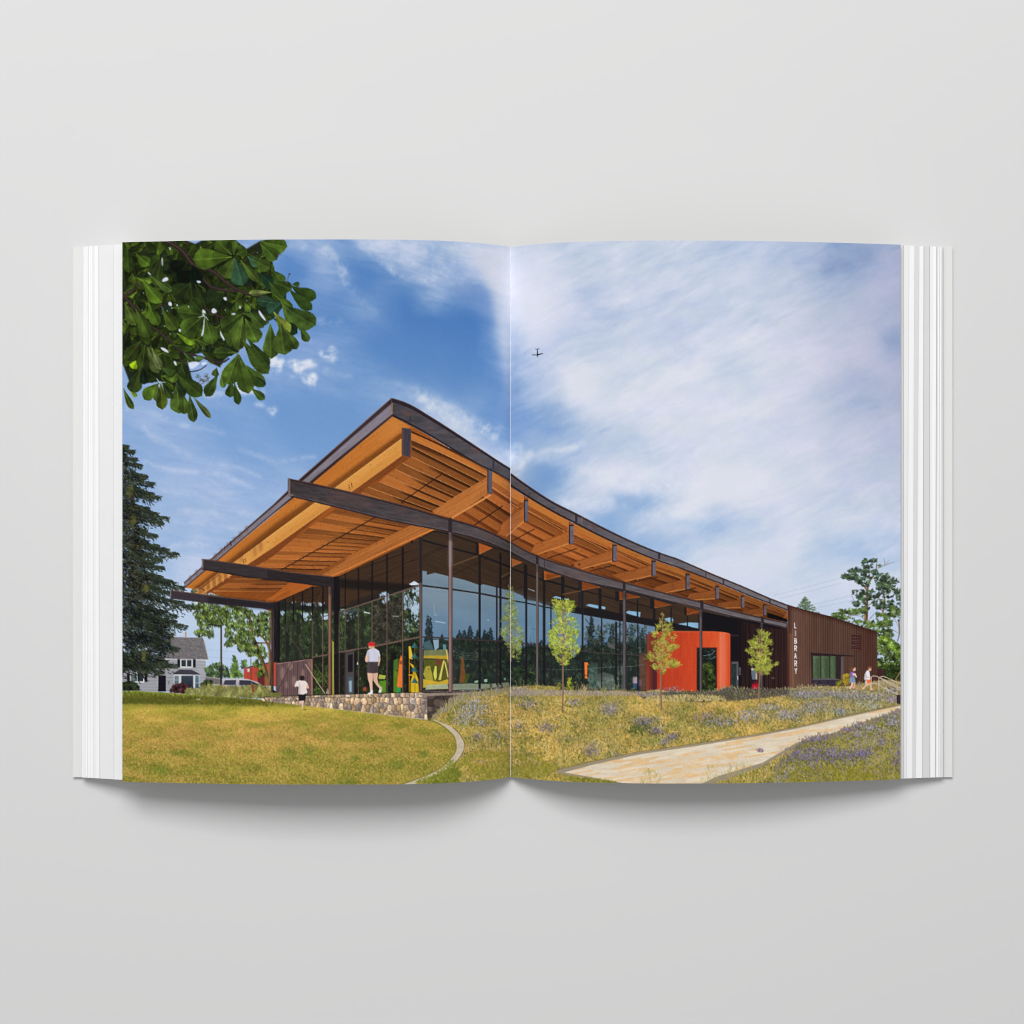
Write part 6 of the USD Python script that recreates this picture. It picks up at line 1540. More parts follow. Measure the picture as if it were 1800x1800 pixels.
# ---- saplings, people, and the branch in the foreground
def sapling(fr, trunk, outline, n, label, base=(168, 180, 74), dense=1.0, seed=0):
    element('printed_sapling', label)
    t = at(fr, *trunk)
    line(curve(t, 16), (1.4, 3.2), (150, 116, 92))
    line(curve(t, 16) + (.6, 0), (.6, 1.2), (104, 78, 66), .8)
    o = at(fr, *outline)
    x, y, v = scatter(o, int(n * .55))
    cx = np.interp(y, np.sort(t[:, 1]), t[np.argsort(t[:, 1]), 0])
    # twigs rise outwards from the stem; leaves hang on them in tufts
    k = 0
    for i in range(0, len(x), 9):
        r0 = np.array([cx[i], y[i] + abs(x[i] - cx[i]) * .55])
        line([r0, (x[i], y[i])], (.9, .5), (150, 112, 84), .7)
    tuft = fbm(x / 5, y / 6, 260 + seed, 3)
    ok = tuft > .42 / dense
    x, y = x[ok], y[ok]
    side = np.sign(x - np.interp(y, np.sort(t[:, 1]), t[np.argsort(t[:, 1]), 0]))
    cols = [np.array(base), np.array(base) * (.74, .8, .62), np.array(base) * (1.2, 1.14, 1.35), np.array(base) * (.58, .66, .5)]
    lit = 1.12 - .34 * fbm((x + 2) / 6, (y + 2) / 7, 270 + seed, 2)
    for rep in range(2):
        jx, jy = R.normal(0, 1.2, len(x)), R.normal(0, 1.2, len(x))
        blades(x + jx, y + jy, R.uniform(1.4, 4.0, len(x)), 90 - side * R.uniform(5, 85, len(x)), np.clip(pick(cols, len(x), 8) * 1.10 * lit[:, None], 0, 245), .62, .28)


sapling('F', [(966, 660), (970, 900), (972, 1300), (976, 1520)], [(968, 720), (990, 800), (1000, 900), (1030, 1000), (1035, 1120), (1085, 1180), (1090, 1290), (1060, 1400), (1065, 1480), (1020, 1520), (985, 1490), (940, 1380), (900, 1290), (868, 1220), (880, 1090), (915, 950), (940, 900), (930, 820), (950, 780)], 1200, 'thin pale green sapling printed across the gutter of the book', (150, 160, 74), 1.0, 1)
sapling('G', [(200, 350), (192, 640), (190, 1050), (190, 1300), (182, 1620)], [(110, 340), (190, 345), (300, 350), (315, 430), (260, 500), (320, 560), (370, 700), (330, 800), (380, 920), (300, 980), (230, 1080), (170, 1080), (100, 990), (45, 880), (25, 760), (60, 620), (110, 540), (85, 430), (75, 350)], 2600, 'yellow-green sapling printed just right of the gutter', (176, 186, 74), 1.12, 2)
sapling('G', [(1312, 500), (1318, 800), (1300, 1120), (1296, 1360), (1302, 1590)], [(1310, 490), (1340, 620), (1410, 590), (1420, 680), (1370, 780), (1460, 740), (1430, 830), (1500, 870), (1420, 930), (1380, 990), (1530, 1080), (1400, 1120), (1310, 1180), (1230, 1150), (1190, 1080), (1140, 990), (1160, 910), (1230, 980), (1270, 1000), (1190, 880), (1210, 820), (1270, 860), (1190, 740), (1250, 690), (1260, 600), (1290, 600)], 1900, 'open sapling printed in front of the orange drum', (168, 166, 70), 1.0, 3)
sapling('H', [(992, 690), (1002, 900), (1000, 1150), (996, 1300), (990, 1470)], [(990, 680), (1040, 710), (1100, 715), (1080, 790), (1130, 810), (1110, 890), (1150, 930), (1080, 1010), (1205, 1060), (1160, 1110), (1090, 1190), (1000, 1190), (930, 1120), (865, 1040), (940, 1000), (840, 920), (910, 890), (880, 820), (950, 780)], 2000, 'bushy sapling printed in front of the dark entrance recess', (166, 170, 70), 1.1, 4)
for fr, a, b in (('G', (1316, 800), (1230, 900)), ('G', (1310, 1000), (1240, 940)), ('G', (1305, 900), (1400, 760)), ('G', (1308, 960), (1420, 900)), ('G', (1302, 1060), (1190, 960)), ('G', (1302, 1140), (1400, 1060)), ('G', (1316, 640), (1290, 560)), ('G', (1320, 720), (1410, 620)), ('G', (195, 1040), (330, 900)), ('G', (190, 1080), (100, 960)), ('H', (1000, 1000), (920, 930)), ('H', (1000, 980), (1060, 900))):
    line(at(fr, a, b), (1.5, .7), (170, 120, 92), .85)


def figure(label, parts):
    element('printed_person', label)
    for fr, pts, c in parts:
        fill(at(fr, *pts), mottle(c, 7, 3, 4, 280))


skin = (226, 184, 160)
figure('person in a red cap, white top and dark shorts walking along the stone wall', [
    ('D', [(1052, 1510), (1115, 1510), (1108, 1600), (1110, 1700), (1086, 1710), (1074, 1620), (1062, 1580)], (222, 180, 156)),
    ('D', [(1112, 1510), (1166, 1505), (1160, 1580), (1172, 1625), (1200, 1665), (1176, 1672), (1140, 1630), (1118, 1590)], (214, 172, 148)),
    ('D', [(1086, 1690), (1112, 1695), (1112, 1735), (1055, 1742), (1060, 1728), (1084, 1716)], (232, 226, 226)),
    ('D', [(1176, 1655), (1206, 1660), (1210, 1690), (1196, 1722), (1172, 1718), (1184, 1690)], (206, 180, 168)),
    ('D', [(1180, 1690), (1200, 1690), (1196, 1722), (1172, 1720)], (226, 222, 222)),
    ('D', [(1052, 1390), (1172, 1388), (1168, 1512), (1112, 1518), (1048, 1510), (1052, 1440)], (66, 58, 60)),
    ('D', [(1048, 1300), (1068, 1290), (1070, 1350), (1064, 1398), (1036, 1400), (1030, 1370)], skin),
    ('D', [(1172, 1310), (1190, 1320), (1192, 1380), (1176, 1440), (1164, 1442), (1174, 1390)], (222, 176, 150)),
    ('D', [(1084, 1258), (1140, 1256), (1180, 1282), (1190, 1330), (1172, 1340), (1174, 1394), (1066, 1396), (1070, 1340), (1046, 1326), (1052, 1284)], (204, 204, 218)),
    ('D', [(1100, 1240), (1130, 1240), (1132, 1262), (1096, 1262)], (222, 180, 156)),
    ('D', [(1066, 1222), (1130, 1228), (1130, 1248), (1096, 1254), (1072, 1254)], (206, 156, 116)),
    ('D', [(1072, 1240), (1084, 1244), (1084, 1258), (1070, 1250)], skin),
    ('D', [(1058, 1222), (1066, 1198), (1090, 1186), (1118, 1188), (1134, 1206), (1136, 1230), (1100, 1228), (1062, 1228)], (206, 40, 48))])
line(at('D', (1060, 1226), (1100, 1226), (1134, 1229)), 1.0, (150, 24, 34), .7)
line(at('D', (1112, 1515), (1114, 1600)), .9, (170, 128, 108), .7)
fill(at('D', (1110, 1260), (1160, 1280), (1160, 1390), (1120, 1392)), (190, 188, 206), .35, False, 2)
fill(at('D', (1052, 1395), (1080, 1395), (1075, 1508), (1050, 1508)), (90, 80, 80), .4, False, 1.5)
figure('child in a white top and black shorts running beside the stone wall', [
    ('K', [(330, 775), (400, 775), (392, 800), (336, 802)], (28, 24, 32)),
    ('K', [(332, 790), (385, 785), (380, 830), (372, 870), (362, 872), (362, 820), (340, 812)], (222, 190, 174)),
    ('K', [(328, 715), (408, 710), (402, 778), (332, 782)], (28, 24, 32)),
    ('K', [(296, 600), (312, 620), (300, 645), (286, 640)], skin),
    ('K', [(408, 610), (428, 610), (440, 650), (420, 660), (404, 650)], (220, 176, 150)),
    ('K', [(305, 580), (345, 570), (400, 576), (424, 604), (412, 630), (410, 660), (424, 700), (376, 722), (326, 716), (330, 640), (300, 632), (288, 624)], (228, 214, 208)),
    ('K', [(344, 560), (338, 536), (356, 520), (384, 524), (394, 548), (380, 572), (352, 574)], (44, 32, 36))])
figure('girl in a purple top and denim skirt walking by the brown wing', [
    ('I', [(1082, 1655), (1112, 1655), (1104, 1690), (1078, 1732), (1050, 1726), (1078, 1690)], skin),
    ('I', [(1112, 1655), (1134, 1655), (1130, 1700), (1112, 1735), (1098, 1730), (1112, 1695)], (214, 170, 146)),
    ('I', [(1068, 1590), (1120, 1580), (1136, 1655), (1058, 1656)], (120, 146, 172)),
    ('I', [(1070, 1530), (1112, 1520), (1120, 1582), (1070, 1592)], (134, 104, 168)),
    ('I', [(1100, 1545), (1135, 1540), (1152, 1590), (1142, 1596), (1120, 1566), (1100, 1570)], (230, 196, 186)),
    ('I', [(1098, 1480), (1120, 1468), (1140, 1480), (1134, 1512), (1106, 1518)], (222, 176, 150)),
    ('I', [(1060, 1510), (1068, 1482), (1096, 1470), (1130, 1466), (1112, 1490), (1090, 1500), (1076, 1528)], (112, 70, 56))])
figure('boy in a white shirt and orange shorts walking up to the handrail', [
    ('I', [(1262, 1650), (1312, 1640), (1300, 1680), (1250, 1712), (1232, 1742), (1212, 1735), (1240, 1700), (1270, 1668)], skin),
    ('I', [(1296, 1650), (1322, 1650), (1322, 1700), (1345, 1738), (1360, 1748), (1316, 1750), (1310, 1700)], (222, 178, 152)),
    ('I', [(1262, 1612), (1316, 1610), (1320, 1660), (1262, 1672)], (232, 120, 52)),
    ('I', [(1256, 1625), (1272, 1625), (1270, 1675), (1252, 1672)], (196, 206, 224)),
    ('I', [(1258, 1530), (1276, 1506), (1302, 1512), (1310, 1560), (1316, 1618), (1240, 1622), (1246, 1570)], (226, 228, 238)),
    ('I', [(1246, 1548), (1262, 1545), (1262, 1580), (1310, 1592), (1330, 1588), (1326, 1602), (1256, 1596)], skin),
    ('I', [(1286, 1480), (1310, 1466), (1330, 1482), (1322, 1510), (1290, 1514)], (222, 176, 150)),
    ('I', [(1280, 1492), (1292, 1464), (1316, 1458), (1334, 1472), (1326, 1488), (1300, 1484), (1292, 1502)], (136, 88, 62))])

for fr, pts in (('K', [(300, 590), (330, 600), (332, 640), (326, 716), (350, 718), (345, 600)]), ('I', [(1246, 1560), (1268, 1540), (1272, 1618), (1242, 1620)]), ('D', [(1050, 1290), (1075, 1285), (1078, 1394), (1066, 1394)])):
    fill(at(fr, *pts), (150, 146, 160), .45, False, 1.0)
for fr, cx, cy, rx in (('K', 372, 872, 26), ('D', 1085, 1742, 40), ('D', 1190, 1724, 26), ('I', 1075, 1732, 34), ('I', 1330, 1750, 40), ('I', 1225, 1740, 24)):
    th = np.linspace(0, 2 * np.pi, 16)[:-1]
    fill(at(fr, *np.stack([cx + rx + rx * np.cos(th), cy + 5 + 6 * np.sin(th)], 1)), (50, 42, 30), .5, False, .7)
for fr, x0, y0 in (('L', 40, 352), ('L', 912, 342), ('L', 1772, 256)):
    p = at(fr, (x0, y0))[0]
    fill(np.array([p + (-1, -1), p + (14, 2.5), p + (30, 7), p + (30, 9), p + (12, 5), p + (-1, 1.5)]), (84, 70, 36), .4, False, 1.2)

element('printed_chestnut_branch', 'horse chestnut leaves hanging into the top left corner of the printed photograph')
mass = at('A', (0, -10), (500, -10), (640, 45), (720, 5), (980, 0), (1090, 90), (1210, 20), (1270, 60), (1320, 200), (1330, 300), (1390, 400), (1440, 460), (1440, 560), (1330, 700), (1250, 740), (1190, 800), (1050, 890), (1020, 1000), (960, 1010), (900, 1060), (860, 1130), (760, 1080), (700, 1000), (560, 1030), (600, 1190), (640, 1300), (520, 1360), (400, 1340), (340, 1250), (200, 1270), (60, 1250), (-10, 1060))
fill(mass, mottle((24, 33, 14), 12, 9, 9, 300, (.8, 1, .5)), .94, True, .8)


def rounded(pts, times=2):
    p = np.asarray(pts, float)
    for _ in range(times):
        q = np.roll(p, -1, 0)
        p = np.stack([p * .75 + q * .25, p * .25 + q * .75], 1).reshape(-1, 2)
    return p


def leaflet(base, tip, width, col, fold=0.0, veins=True, seed=0, dark_side=1):
    """One toothed horse-chestnut leaflet, widest towards its tip, with a midrib and side veins."""
    b, t = at('A', base)[0], at('A', tip)[0]
    d = t - b
    L = np.linalg.norm(d)
    if L < 1:
        return
    d /= L
    nrm = np.array([-d[1], d[0]])
    w = width / 5 / 2 * .92
    s = np.array([0, .1, .25, .42, .58, .70, .80, .88, .94, .97, 1.0])
    k = np.array([.05, .16, .40, .68, .92, 1.0, .94, .76, .46, .18, 0])
    rr = np.random.default_rng(int(abs(base[0] * 7 + base[1] * 13 + tip[0])) + seed)
    fine_s = np.linspace(0, 1, 31)
    k = np.interp(fine_s, s, k)
    s = fine_s
    teeth = 1 + .055 * np.where(np.arange(31) % 2, 1, -1)
    wave = np.interp(s, np.linspace(0, 1, 7), rr.uniform(-.09, .09, 7))
    jag = np.stack([teeth + wave, teeth[::-1] - wave])
    bend = fold * L * .12 * np.sin(np.pi * s)
    left = b + d * (s * L)[:, None] + nrm * (w * k * jag[0] + bend)[:, None]
    rght = b + d * (s * L)[:, None] + nrm * (-w * k * jag[1] + bend)[:, None]
    mid = b + d * (s * L)[:, None] + nrm * bend[:, None]
    c = np.array(col, float)
    outline = np.vstack([left, rght[::-1]])

    def tex(x, y):
        u = ((x - b[0]) * d[0] + (y - b[1]) * d[1])
        v = ((x - b[0]) * nrm[0] + (y - b[1]) * nrm[1])
        rib = np.abs(((u - np.abs(v) * .75) / 3.4) % 1 - .5) * 2
        side = np.where(v * dark_side > 0, .86, 1.08)
        n = fbm(x / 9, y / 9, 301, 3)
        val = side * (.80 + .42 * n) * (1 - (.10 if veins else 0.0) * np.clip(1.3 - 2.2 * rib, 0, 1)) * (.92 + .12 * np.clip(u / L, 0, 1))
        return c * np.float32([.76, .82, .80]) * (val * (.55 + .9 * fbm(x / 16, y / 16, 305, 3)))[..., None]
    fill(outline + (1.3, 1.8), (10, 16, 6), .5, False, 1.3, mask=lambda x, y: (WHO[(y - PY0).astype(int), (x - PX0).astype(int)] == NOW[0]).astype(np.float32))
    fill(outline, tex)
    line(left, .7, c * 1.25, .45)
    line(rght, .6, c * .6, .4)
    line(mid[:-1], (1.0, .4), np.clip(c * 1.35 + 12, 0, 220), .6)


rng = np.random.default_rng(11)
greens = [(74, 92, 26), (88, 106, 30), (62, 80, 24), (96, 116, 36), (54, 68, 22), (70, 88, 34), (46, 60, 22), (104, 124, 40)]
# random leaflets inside the mass, darker towards the upper middle
fan_pts = []
for k in range(240):
    cx, cy = rng.uniform(-20, 1380), rng.uniform(-20, 1230)
    fan_pts.append((cx, cy))
mc = coverage(mass)
for cx, cy in fan_pts:
    p = at('A', (cx, cy))[0]
    i, j = int(p[0]) - PX0 - mc[1].start, int(p[1]) - PY0 - mc[0].start
    if not (0 <= i < mc[2].shape[1] and 0 <= j < mc[2].shape[0] and mc[2][j, i] > .5):
        continue
    n = rng.integers(4, 7)
    a0 = rng.uniform(40, 130)
    dark = np.clip(1 - np.hypot((cx - 560) / 420, (cy - 330) / 260), 0, 1)
    for q in range(n):
        a = np.radians(a0 + (q - n / 2) * rng.uniform(36, 52))
        L = rng.uniform(70, 165)
        c = np.array(greens[rng.integers(len(greens))]) * rng.uniform(.50, 1.08) * (1 - .62 * dark)
        tip = (cx + L * np.cos(a), cy + L * np.sin(a))
        tp = at('A', tip)[0]
        i, j = int(tp[0]) - PX0 - mc[1].start, int(tp[1]) - PY0 - mc[0].start
        if 0 <= i < mc[2].shape[1] and 0 <= j < mc[2].shape[0] and mc[2][j, i] > .5:
            leaflet((cx, cy), tip, rng.uniform(36, 80), c, rng.uniform(-1, 1), dark_side=rng.choice([-1, 1]))
# glints of sky between the leaves
for k in range(110):
    cx, cy = rng.uniform(20, 1250), rng.uniform(60, 1250)
    if rng.random() < .4:
        cx, cy = rng.uniform(340, 1000), rng.uniform(480, 1000)
    r = rng.uniform(2, 7)
    th = np.linspace(0, 2 * np.pi, 7)[:-1] + rng.uniform(0, 1)
    p = np.stack([cx + r * np.cos(th) * rng.uniform(.4, 1.2, 6), cy + r * 1.3 * np.sin(th) * rng.uniform(.5, 1.3, 6)], 1)
    q = at('A', (cx, cy))[0]
    if WHO[int(np.clip(q[1] - PY0, 0, PH - 1)), int(np.clip(q[0] - PX0, 0, PW - 1))] == NOW[0]:
        fill(at('A', *rounded(p)), (196, 208, 230), .7, False, .35)
# boughs
for pts, w in (([(-10, 480), (110, 610), (250, 760), (400, 880), (520, 990), (700, 1040), (860, 1090), (940, 1050)], (6, 3)), ([(380, 20), (520, 100), (640, 240), (780, 280), (960, 420), (1120, 490), (1250, 520)], (8, 4)), ([(700, 330), (800, 430), (1000, 460)], (4, 5)), ([(500, 1000), (520, 1080), (600, 1165), (740, 1110)], (2.6, 1.6)), ([(720, 600), (820, 670), (930, 700)], (4, 2.5)), ([(20, 500), (90, 460), (170, 380)], (3, 1.4)), ([(740, 920), (880, 985), (1010, 1000)], (3, 1.6)), ([(830, 640), (845, 750)], (3, 1.6)), ([(1090, 100), (1200, 40)], (2, 1)), ([(1130, 130), (1230, 110)], (1.6, 1))):
    line(curve(at('A', *pts), 24), w, (44, 32, 34))
    line(curve(at('A', *pts), 24) - (.4, .7), (w[0] * .3, w[1] * .3), (88, 70, 66), .6)
named = [  # base, tip, width, colour, fold
    ((330, 170), (250, 330), 110, (52, 62, 24), 0), ((350, 170), (300, 420), 120, (58, 70, 28), .3), ((380, 160), (540, 330), 130, (30, 44, 20), 0), ((560, 200), (420, 260), 130, (14, 22, 14), 0), ((640, 280), (480, 370), 150, (8, 20, 12), 0), ((620, 230), (660, 380), 130, (10, 24, 14), 0), ((600, 390), (450, 500), 170, (44, 56, 24), 0), ((600, 390), (640, 600), 160, (46, 58, 24), .4), ((640, 400), (740, 600), 120, (38, 50, 22), 0), ((900, 480), (740, 570), 130, (40, 52, 24), 0), ((900, 470), (830, 620), 120, (34, 46, 22), 0),
    ((120, 130), (240, 230), 110, (88, 112, 32), .3), ((40, 60), (60, 300), 110, (62, 80, 26), 0), ((180, 360), (350, 560), 130, (90, 112, 34), .5), ((250, 330), (440, 460), 90, (78, 94, 40), 0), ((20, 560), (120, 760), 120, (84, 98, 38), 0), ((120, 620), (240, 870), 130, (68, 84, 30), 0), ((230, 560), (320, 760), 110, (80, 102, 30), .3), ((350, 620), (480, 800), 130, (76, 92, 30), 0), ((60, 800), (0, 960), 120, (34, 44, 20), 0), ((160, 900), (40, 1060), 130, (64, 78, 28), 0), ((220, 950), (320, 1180), 110, (92, 100, 52), 0), ((260, 960), (340, 1150), 70, (120, 124, 76), 0), ((200, 930), (170, 1180), 120, (62, 74, 28), 0),
    ((440, 930), (620, 960), 90, (60, 78, 28), 0), ((480, 830), (640, 920), 90, (116, 140, 34), 0), ((640, 880), (800, 950), 100, (84, 104, 36), 0), ((330, 1130), (470, 1160), 110, (62, 80, 30), 0), ((540, 1000), (640, 1090), 70, (78, 96, 46), 0), ((760, 1000), (760, 930), 70, (34, 44, 24), 0), ((720, 1050), (640, 1060), 60, (88, 110, 52), 0), ((520, 1090), (560, 1240), 120, (54, 68, 30), 0), ((720, 670), (480, 640), 150, (66, 84, 30), 0), ((722, 672), (530, 840), 190, (80, 100, 34), .2), ((730, 690), (800, 925), 150, (82, 102, 36), 0), ((715, 660), (600, 530), 120, (60, 76, 28), 0),
    ((1050, 660), (870, 790), 150, (62, 80, 28), 0), ((1060, 680), (950, 950), 150, (74, 92, 34), 0), ((1060, 690), (1020, 980), 130, (86, 102, 38), 0), ((1080, 700), (1190, 910), 160, (84, 104, 38), 0), ((1060, 650), (1290, 740), 110, (70, 86, 34), -.3), ((1120, 640), (1240, 780), 130, (66, 84, 34), 0), ((960, 160), (622, 190), 200, (92, 114, 34), 0), ((985, 170), (890, 345), 160, (78, 94, 36), 0), ((990, 175), (1060, 410), 170, (54, 84, 60), 0), ((1040, 190), (1200, 380), 80, (88, 104, 40), 0), ((960, 140), (820, 20), 130, (84, 104, 34), 0), ((980, 140), (960, 10), 110, (72, 92, 32), 0), ((1000, 140), (1090, 90), 110, (74, 96, 34), 0),
    ((1100, 150), (1200, 240), 90, (70, 104, 76), 0), ((1140, 180), (1300, 260), 130, (78, 98, 36), 0), ((1210, 20), (1450, 70), 150, (84, 106, 34), .2), ((1210, 40), (1360, 185), 130, (78, 100, 34), 0), ((1200, 300), (1350, 420), 130, (30, 58, 40), 0), ((1310, 270), (1415, 400), 120, (70, 90, 34), 0), ((1330, 380), (1490, 440), 110, (66, 88, 32), 0), ((1290, 380), (1420, 525), 150, (64, 84, 30), 0), ((1310, 470), (1110, 478), 58, (132, 136, 74), 0), ((1400, 570), (1180, 545), 110, (50, 80, 58), 0), ((1400, 560), (1290, 660), 150, (48, 78, 58), .2), ((1330, 490), (1500, 605), 66, (80, 100, 34), 0),
    ((1480, 410), (1705, 520), 130, (58, 80, 28), .4), ((1465, 440), (1668, 625), 110, (56, 78, 28), .3), ((1490, 400), (1560, 400), 50, (60, 82, 30), 0), ((1400, 560), (1560, 780), 150, (86, 104, 40), .2), ((1420, 580), (1700, 760), 200, (70, 90, 36), .5), ((1330, 700), (1540, 830), 120, (34, 50, 28), 0), ((1330, 640), (1475, 825), 110, (142, 150, 58), .2), ((1560, 770), (1635, 905), 80, (70, 88, 34), 0), ((1300, 745), (1310, 1055), 160, (84, 104, 38), 0), ((1390, 745), (1430, 1020), 190, (82, 100, 38), .2), ((1440, 800), (1535, 970), 100, (76, 94, 36), 0),
    ((1060, 890), (1285, 1185), 150, (82, 100, 36), .2), ((1100, 880), (1290, 1130), 110, (66, 84, 32), 0), ((1015, 1010), (925, 1280), 170, (88, 108, 38), 0), ((1025, 1015), (1110, 1360), 170, (84, 104, 36), .1), ((1090, 1110), (1245, 1300), 120, (80, 100, 36), 0), ((1150, 1200), (1260, 1290), 60, (50, 68, 30), 0), ((1130, 1310), (1250, 1412), 76, (72, 92, 34), 0), ((1010, 1000), (800, 1000), 110, (80, 98, 36), 0), ((960, 1250), (945, 1392), 100, (70, 90, 34), 0), ((985, 1265), (1022, 1458), 74, (60, 78, 30), 0), ((840, 1190), (735, 1385), 110, (74, 92, 36), 0), ((830, 1130), (810, 1210), 70, (70, 86, 40), 0), ((870, 1190), (890, 1310), 60, (96, 116, 40), 0),
    ((470, 1180), (700, 1380), 150, (66, 84, 30), 0), ((480, 1260), (500, 1535), 160, (86, 104, 40), 0), ((540, 1370), (545, 1540), 130, (82, 102, 36), 0), ((590, 1370), (628, 1612), 96, (76, 94, 40), 0), ((625, 1390), (778, 1575), 56, (96, 104, 56), 0), ((470, 1260), (550, 1380), 80, (44, 62, 34), 0), ((335, 1270), (352, 1500), 110, (100, 112, 34), 0), ((325, 1265), (190, 1410), 120, (92, 116, 34), .2), ((350, 1260), (430, 1405), 76, (60, 76, 32), 0), ((310, 1270), (300, 1430), 70, (84, 96, 40), 0), ((160, 1140), (85, 1355), 140, (62, 76, 32), 0), ((180, 1130), (192, 1280), 80, (22, 34, 20), 0), ((10, 1310), (98, 1498), 62, (84, 100, 36), .3), ((70, 1340), (130, 1385), 40, (120, 140, 36), 0), ((120, 1070), (90, 1140), 80, (172, 202, 30), 0), ((40, 60), (90, 1010), 10, (60, 70, 30), 0)]
for b, t, w, c, f in named[:-1]:
    leaflet(b, t, w, c, f, True, 3, 1 if (b[0] + t[0]) % 2 else -1)
# petioles seen against the sky, seed burrs
for a, b in (((722, 676), (700, 640)), ((700, 660), (724, 680)), ((724, 680), (716, 740)), ((730, 680), (756, 716)), ((668, 690), (716, 676)), ((330, 1265), (300, 1225)), ((340, 1262), (380, 1260)), ((330, 1270), (320, 1300))):
    line(at('A', a, b), 1.1, (222, 228, 238), .85, False)
for x0, y0 in ((660, 1210), (690, 1240), (735, 1200), (750, 1225), (670, 1270), (110, 380), (140, 410), (60, 460), (1375, 130), (715, 1250)):
    p = at('A', (x0, y0))[0]
    n = 26
    splat(p[0] + R.normal(0, 2.0, n), p[1] + R.normal(0, 2.0, n), pick([(74, 66, 44), (50, 40, 36), (104, 96, 54)], n), .8, .4)
line(curve(at('A', (1450, 395), (1458, 340), (1470, 308)), 8), 1.3, (90, 78, 84))
fill(at('A', (1462, 300), (1476, 300), (1476, 316), (1464, 316)), (70, 60, 60))
for x0, y0 in ((120, 950), (345, 575), (1240, 520), (25, 500), (560, 40)):
    p = at('A', (x0, y0))[0]
    n = 18
    splat(p[0] + R.normal(0, 2.4, n), p[1] + R.normal(0, 1.6, n), pick([(74, 36, 26), (96, 54, 32)], n), .6, .5)
# bigger breaks of sky, bright white between the leaves
for pts in ([(360, 345), (395, 335), (410, 360), (380, 375), (345, 380)], [(885, 515), (915, 510), (920, 545), (895, 540)], [(345, 165), (356, 165), (358, 240), (348, 240)], [(410, 70), (425, 85), (428, 105), (412, 90)], [(700, 620), (730, 630), (735, 660), (705, 650)], [(800, 600), (840, 640), (800, 660), (780, 640)], [(960, 655), (1000, 650), (990, 668), (960, 668)], [(400, 560), (430, 550), (440, 590), (410, 590)], [(470, 575), (490, 575), (485, 600)], [(575, 580), (592, 600), (580, 606)], [(330, 950), (380, 960), (420, 1010), (350, 980)], [(450, 1070), (475, 1080), (480, 1120), (455, 1100)], [(1195, 620), (1215, 640), (1270, 720), (1250, 720), (1200, 660)],
            [(575, 1085), (640, 1078), (690, 1090), (640, 1130), (600, 1150)], [(690, 1085), (745, 1080), (740, 1100), (700, 1115)], [(650, 365), (690, 370), (690, 388), (660, 390)], [(495, 785), (520, 800), (510, 820), (495, 815)], [(220, 285), (245, 305), (255, 325), (230, 308)], [(715, 720), (722, 722), (716, 830), (700, 860), (690, 850), (708, 800)], [(858, 800), (872, 830), (905, 890), (890, 890), (862, 850)], [(1025, 590), (1040, 590), (1045, 615), (1030, 612)]):
    fill(at('A', *rounded(pts)), (212, 220, 238), .95, False, .5)


# ---- the press: timber tones a little browner, everything slightly crisper, as printed
timber = np.isin(WHO, [k for k, n in enumerate(ELEMENTS) if n in ('printed_roof_underside', 'printed_glulam_beam', 'printed_soffit')])
grey = INK.mean(-1, keepdims=True)
wood_ink = grey + (INK - grey) * 0.96
back = np.clip((XX - 860) / 500, 0, 1)[..., None]
wood_ink = wood_ink * (np.float32([0.93, 0.91, 0.95]) * (1 - back) + np.float32([0.88, 0.83, 0.86]) * back)
knots = np.clip(fbm(XX / 3.2, YY / 2.6, 310, 3) * 4.2 - 2.75, 0, 1)[..., None] * 0.24
wood_ink = wood_ink * (1 - knots * np.float32([.55, .75, .9]))
deep_ = np.clip((168 - wood_ink[..., :1]) / 90, 0, 1)
wood_ink = wood_ink * (1 - .22 * deep_)
INK = np.where(timber[..., None], wood_ink, INK).astype(np.float32)
INK = INK + 0.45 * (INK - ndimage.gaussian_filter(INK, (1.1, 1.1, 0)))
# light bouncing between the two sheets tints both beside the fold: the ink there is a little greyer
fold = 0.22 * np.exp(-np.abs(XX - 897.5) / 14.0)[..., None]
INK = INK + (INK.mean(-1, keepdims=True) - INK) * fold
# a trace of grain, as in any photograph
INK = np.clip(INK + R.normal(0, 2.0, INK.shape[:2])[..., None].astype(np.float32), 3, 250)
# stray specks of one element inside another join what surrounds them
for side in (slice(0, 684), slice(684, PW)):
    part = WHO[:, side]
    small = np.zeros(part.shape, bool)
    for k in np.unique(part):
        lab, n = ndimage.label(part == k)
        if n > 1:
            size = np.bincount(lab.ravel())
            limit = max(60, 0.06 * size[1:].max())
            bad = size < limit
            bad[0] = False
            small |= bad[lab]
    near_ = ndimage.distance_transform_edt(small, return_distances=False, return_indices=True)
    WHO[:, side] = part[near_[0], near_[1]]


# ---------------------------------------------------------------- the printed sheets
# How strongly the lamps light the paper across the spread: ink is mixed so that the print reads right under them.
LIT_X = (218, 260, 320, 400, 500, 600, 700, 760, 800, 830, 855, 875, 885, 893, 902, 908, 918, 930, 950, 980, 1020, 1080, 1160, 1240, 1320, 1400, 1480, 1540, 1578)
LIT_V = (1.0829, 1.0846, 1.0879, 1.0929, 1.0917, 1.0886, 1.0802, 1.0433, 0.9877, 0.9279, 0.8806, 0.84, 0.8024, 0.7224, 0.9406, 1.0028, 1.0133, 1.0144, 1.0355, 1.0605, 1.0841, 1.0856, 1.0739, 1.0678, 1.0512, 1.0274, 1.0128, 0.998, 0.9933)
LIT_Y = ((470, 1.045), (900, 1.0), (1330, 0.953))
WHO = WHO.astype(np.int32)
UNITX = 1.25


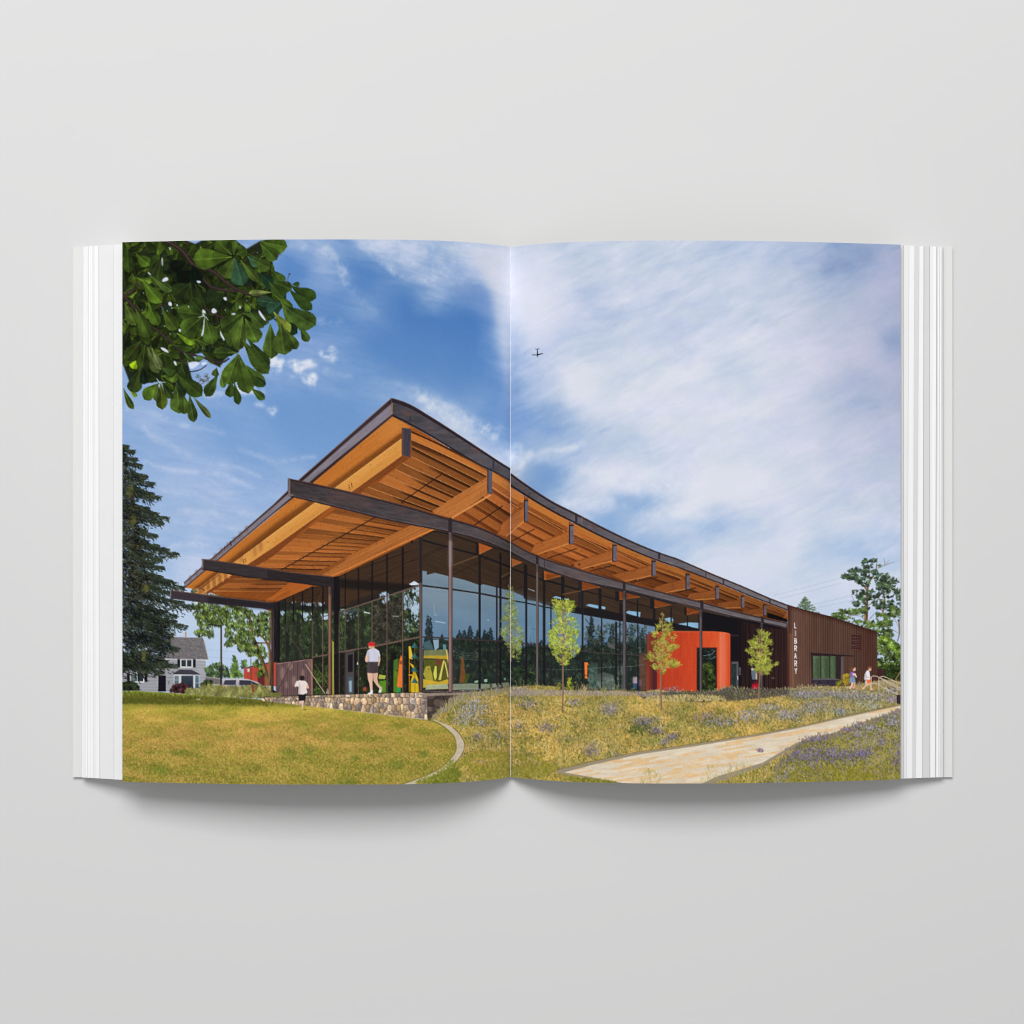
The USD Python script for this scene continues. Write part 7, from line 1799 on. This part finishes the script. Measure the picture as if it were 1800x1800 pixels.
def printed_sheet(K, half, side):
    x0, x1 = K[0][0], K[-1][0]
    nx = int(round((x1 - x0) / UNITX)) + 1
    ny = 757
    X = np.linspace(x0, x1, nx)
    h = half(X)
    z = z_of(h)
    xx = world(X, z)
    V = np.linspace(-1, 1, ny)
    Y = 899.7 + V[:, None] * h[None, :]
    XX_ = np.broadcast_to(X[None, :], Y.shape)
    # the sheet itself, white paper a hair under its ink
    Xs = np.linspace(x0, x1, 80)
    zs = z_of(half(Xs)) - 0.00004
    sheet = prism('printed_page', world(Xs, zs), zs, np.maximum(zs - 0.00016, 0.0008), WHITE, yh=HB,
                  label=f'{side} page, printed to its edges with the {"left" if side == "left" else "right"} part of one photograph')
    u, v = XX_ - PX0 - 0.5, Y - PY0 - 0.5
    edge_lo, edge_hi = x0 - PX0, x1 - PX0 - 1
    u = np.clip(u, edge_lo, edge_hi)
    col = np.stack([ndimage.map_coordinates(INK[..., k], [v, u], order=1, mode='nearest') for k in range(3)], -1)
    c = np.clip(col, 2, 250) / 255.0
    lin = np.where(c <= 0.04045, c / 12.92, ((c + 0.055) / 1.055) ** 2.4)
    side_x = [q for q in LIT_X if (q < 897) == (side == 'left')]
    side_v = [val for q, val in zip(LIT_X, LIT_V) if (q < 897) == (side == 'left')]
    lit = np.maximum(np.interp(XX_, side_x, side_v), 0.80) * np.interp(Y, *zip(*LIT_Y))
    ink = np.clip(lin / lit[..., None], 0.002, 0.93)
    dz = np.gradient(z, xx)
    nrm = np.stack([-dz, 0 * dz, np.ones_like(dz)], -1)
    nrm /= np.linalg.norm(nrm, axis=1)[:, None]
    P = np.stack(np.broadcast_arrays(xx[None, :], (-V * HB)[:, None], z[None, :]), -1).reshape(-1, 3)
    N = np.broadcast_to(nrm[None], (ny, nx, 3)).reshape(-1, 3)
    ink = ink.reshape(-1, 3)
    idx = np.arange(ny * nx).reshape(ny, nx)
    quads = np.stack([idx[:-1, :-1], idx[1:, :-1], idx[1:, 1:], idx[:-1, 1:]], -1).reshape(-1, 4)
    cy = np.clip(((Y[:-1, :-1] + Y[1:, 1:]) / 2 - PY0).astype(int), 0, PH - 1)
    cx = np.clip(((XX_[:-1, :-1] + XX_[1:, 1:]) / 2 - PX0).astype(int), 0, PW - 1)
    ids = WHO[cy, cx].ravel()
    for k in np.unique(ids):
        sel = quads[ids == k]
        if k == 0 or len(sel) < 12:
            continue
        keep, inv = np.unique(sel.ravel(), return_inverse=True)
        mesh_prim(ELEMENTS[k], P[keep], inv.reshape(-1, 4), PRINT, sheet, ink=ink[keep], normals=N[keep], label=LABEL_OF[k])
    return sheet


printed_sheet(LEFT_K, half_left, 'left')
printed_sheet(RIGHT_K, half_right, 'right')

# the fold between the pages: the pale unprinted margin of both sheets
Xg = np.array([896.7, 897.2, 897.5, 897.8, 898.3])
prism('gutter_fold', world(Xg, 0.0034), np.array([.0030, .0035, .0036, .0035, .0030]), 0.0008, WHITE, yh=HB * 0.9998,
      label='thin pale line of the fold between the two printed pages')
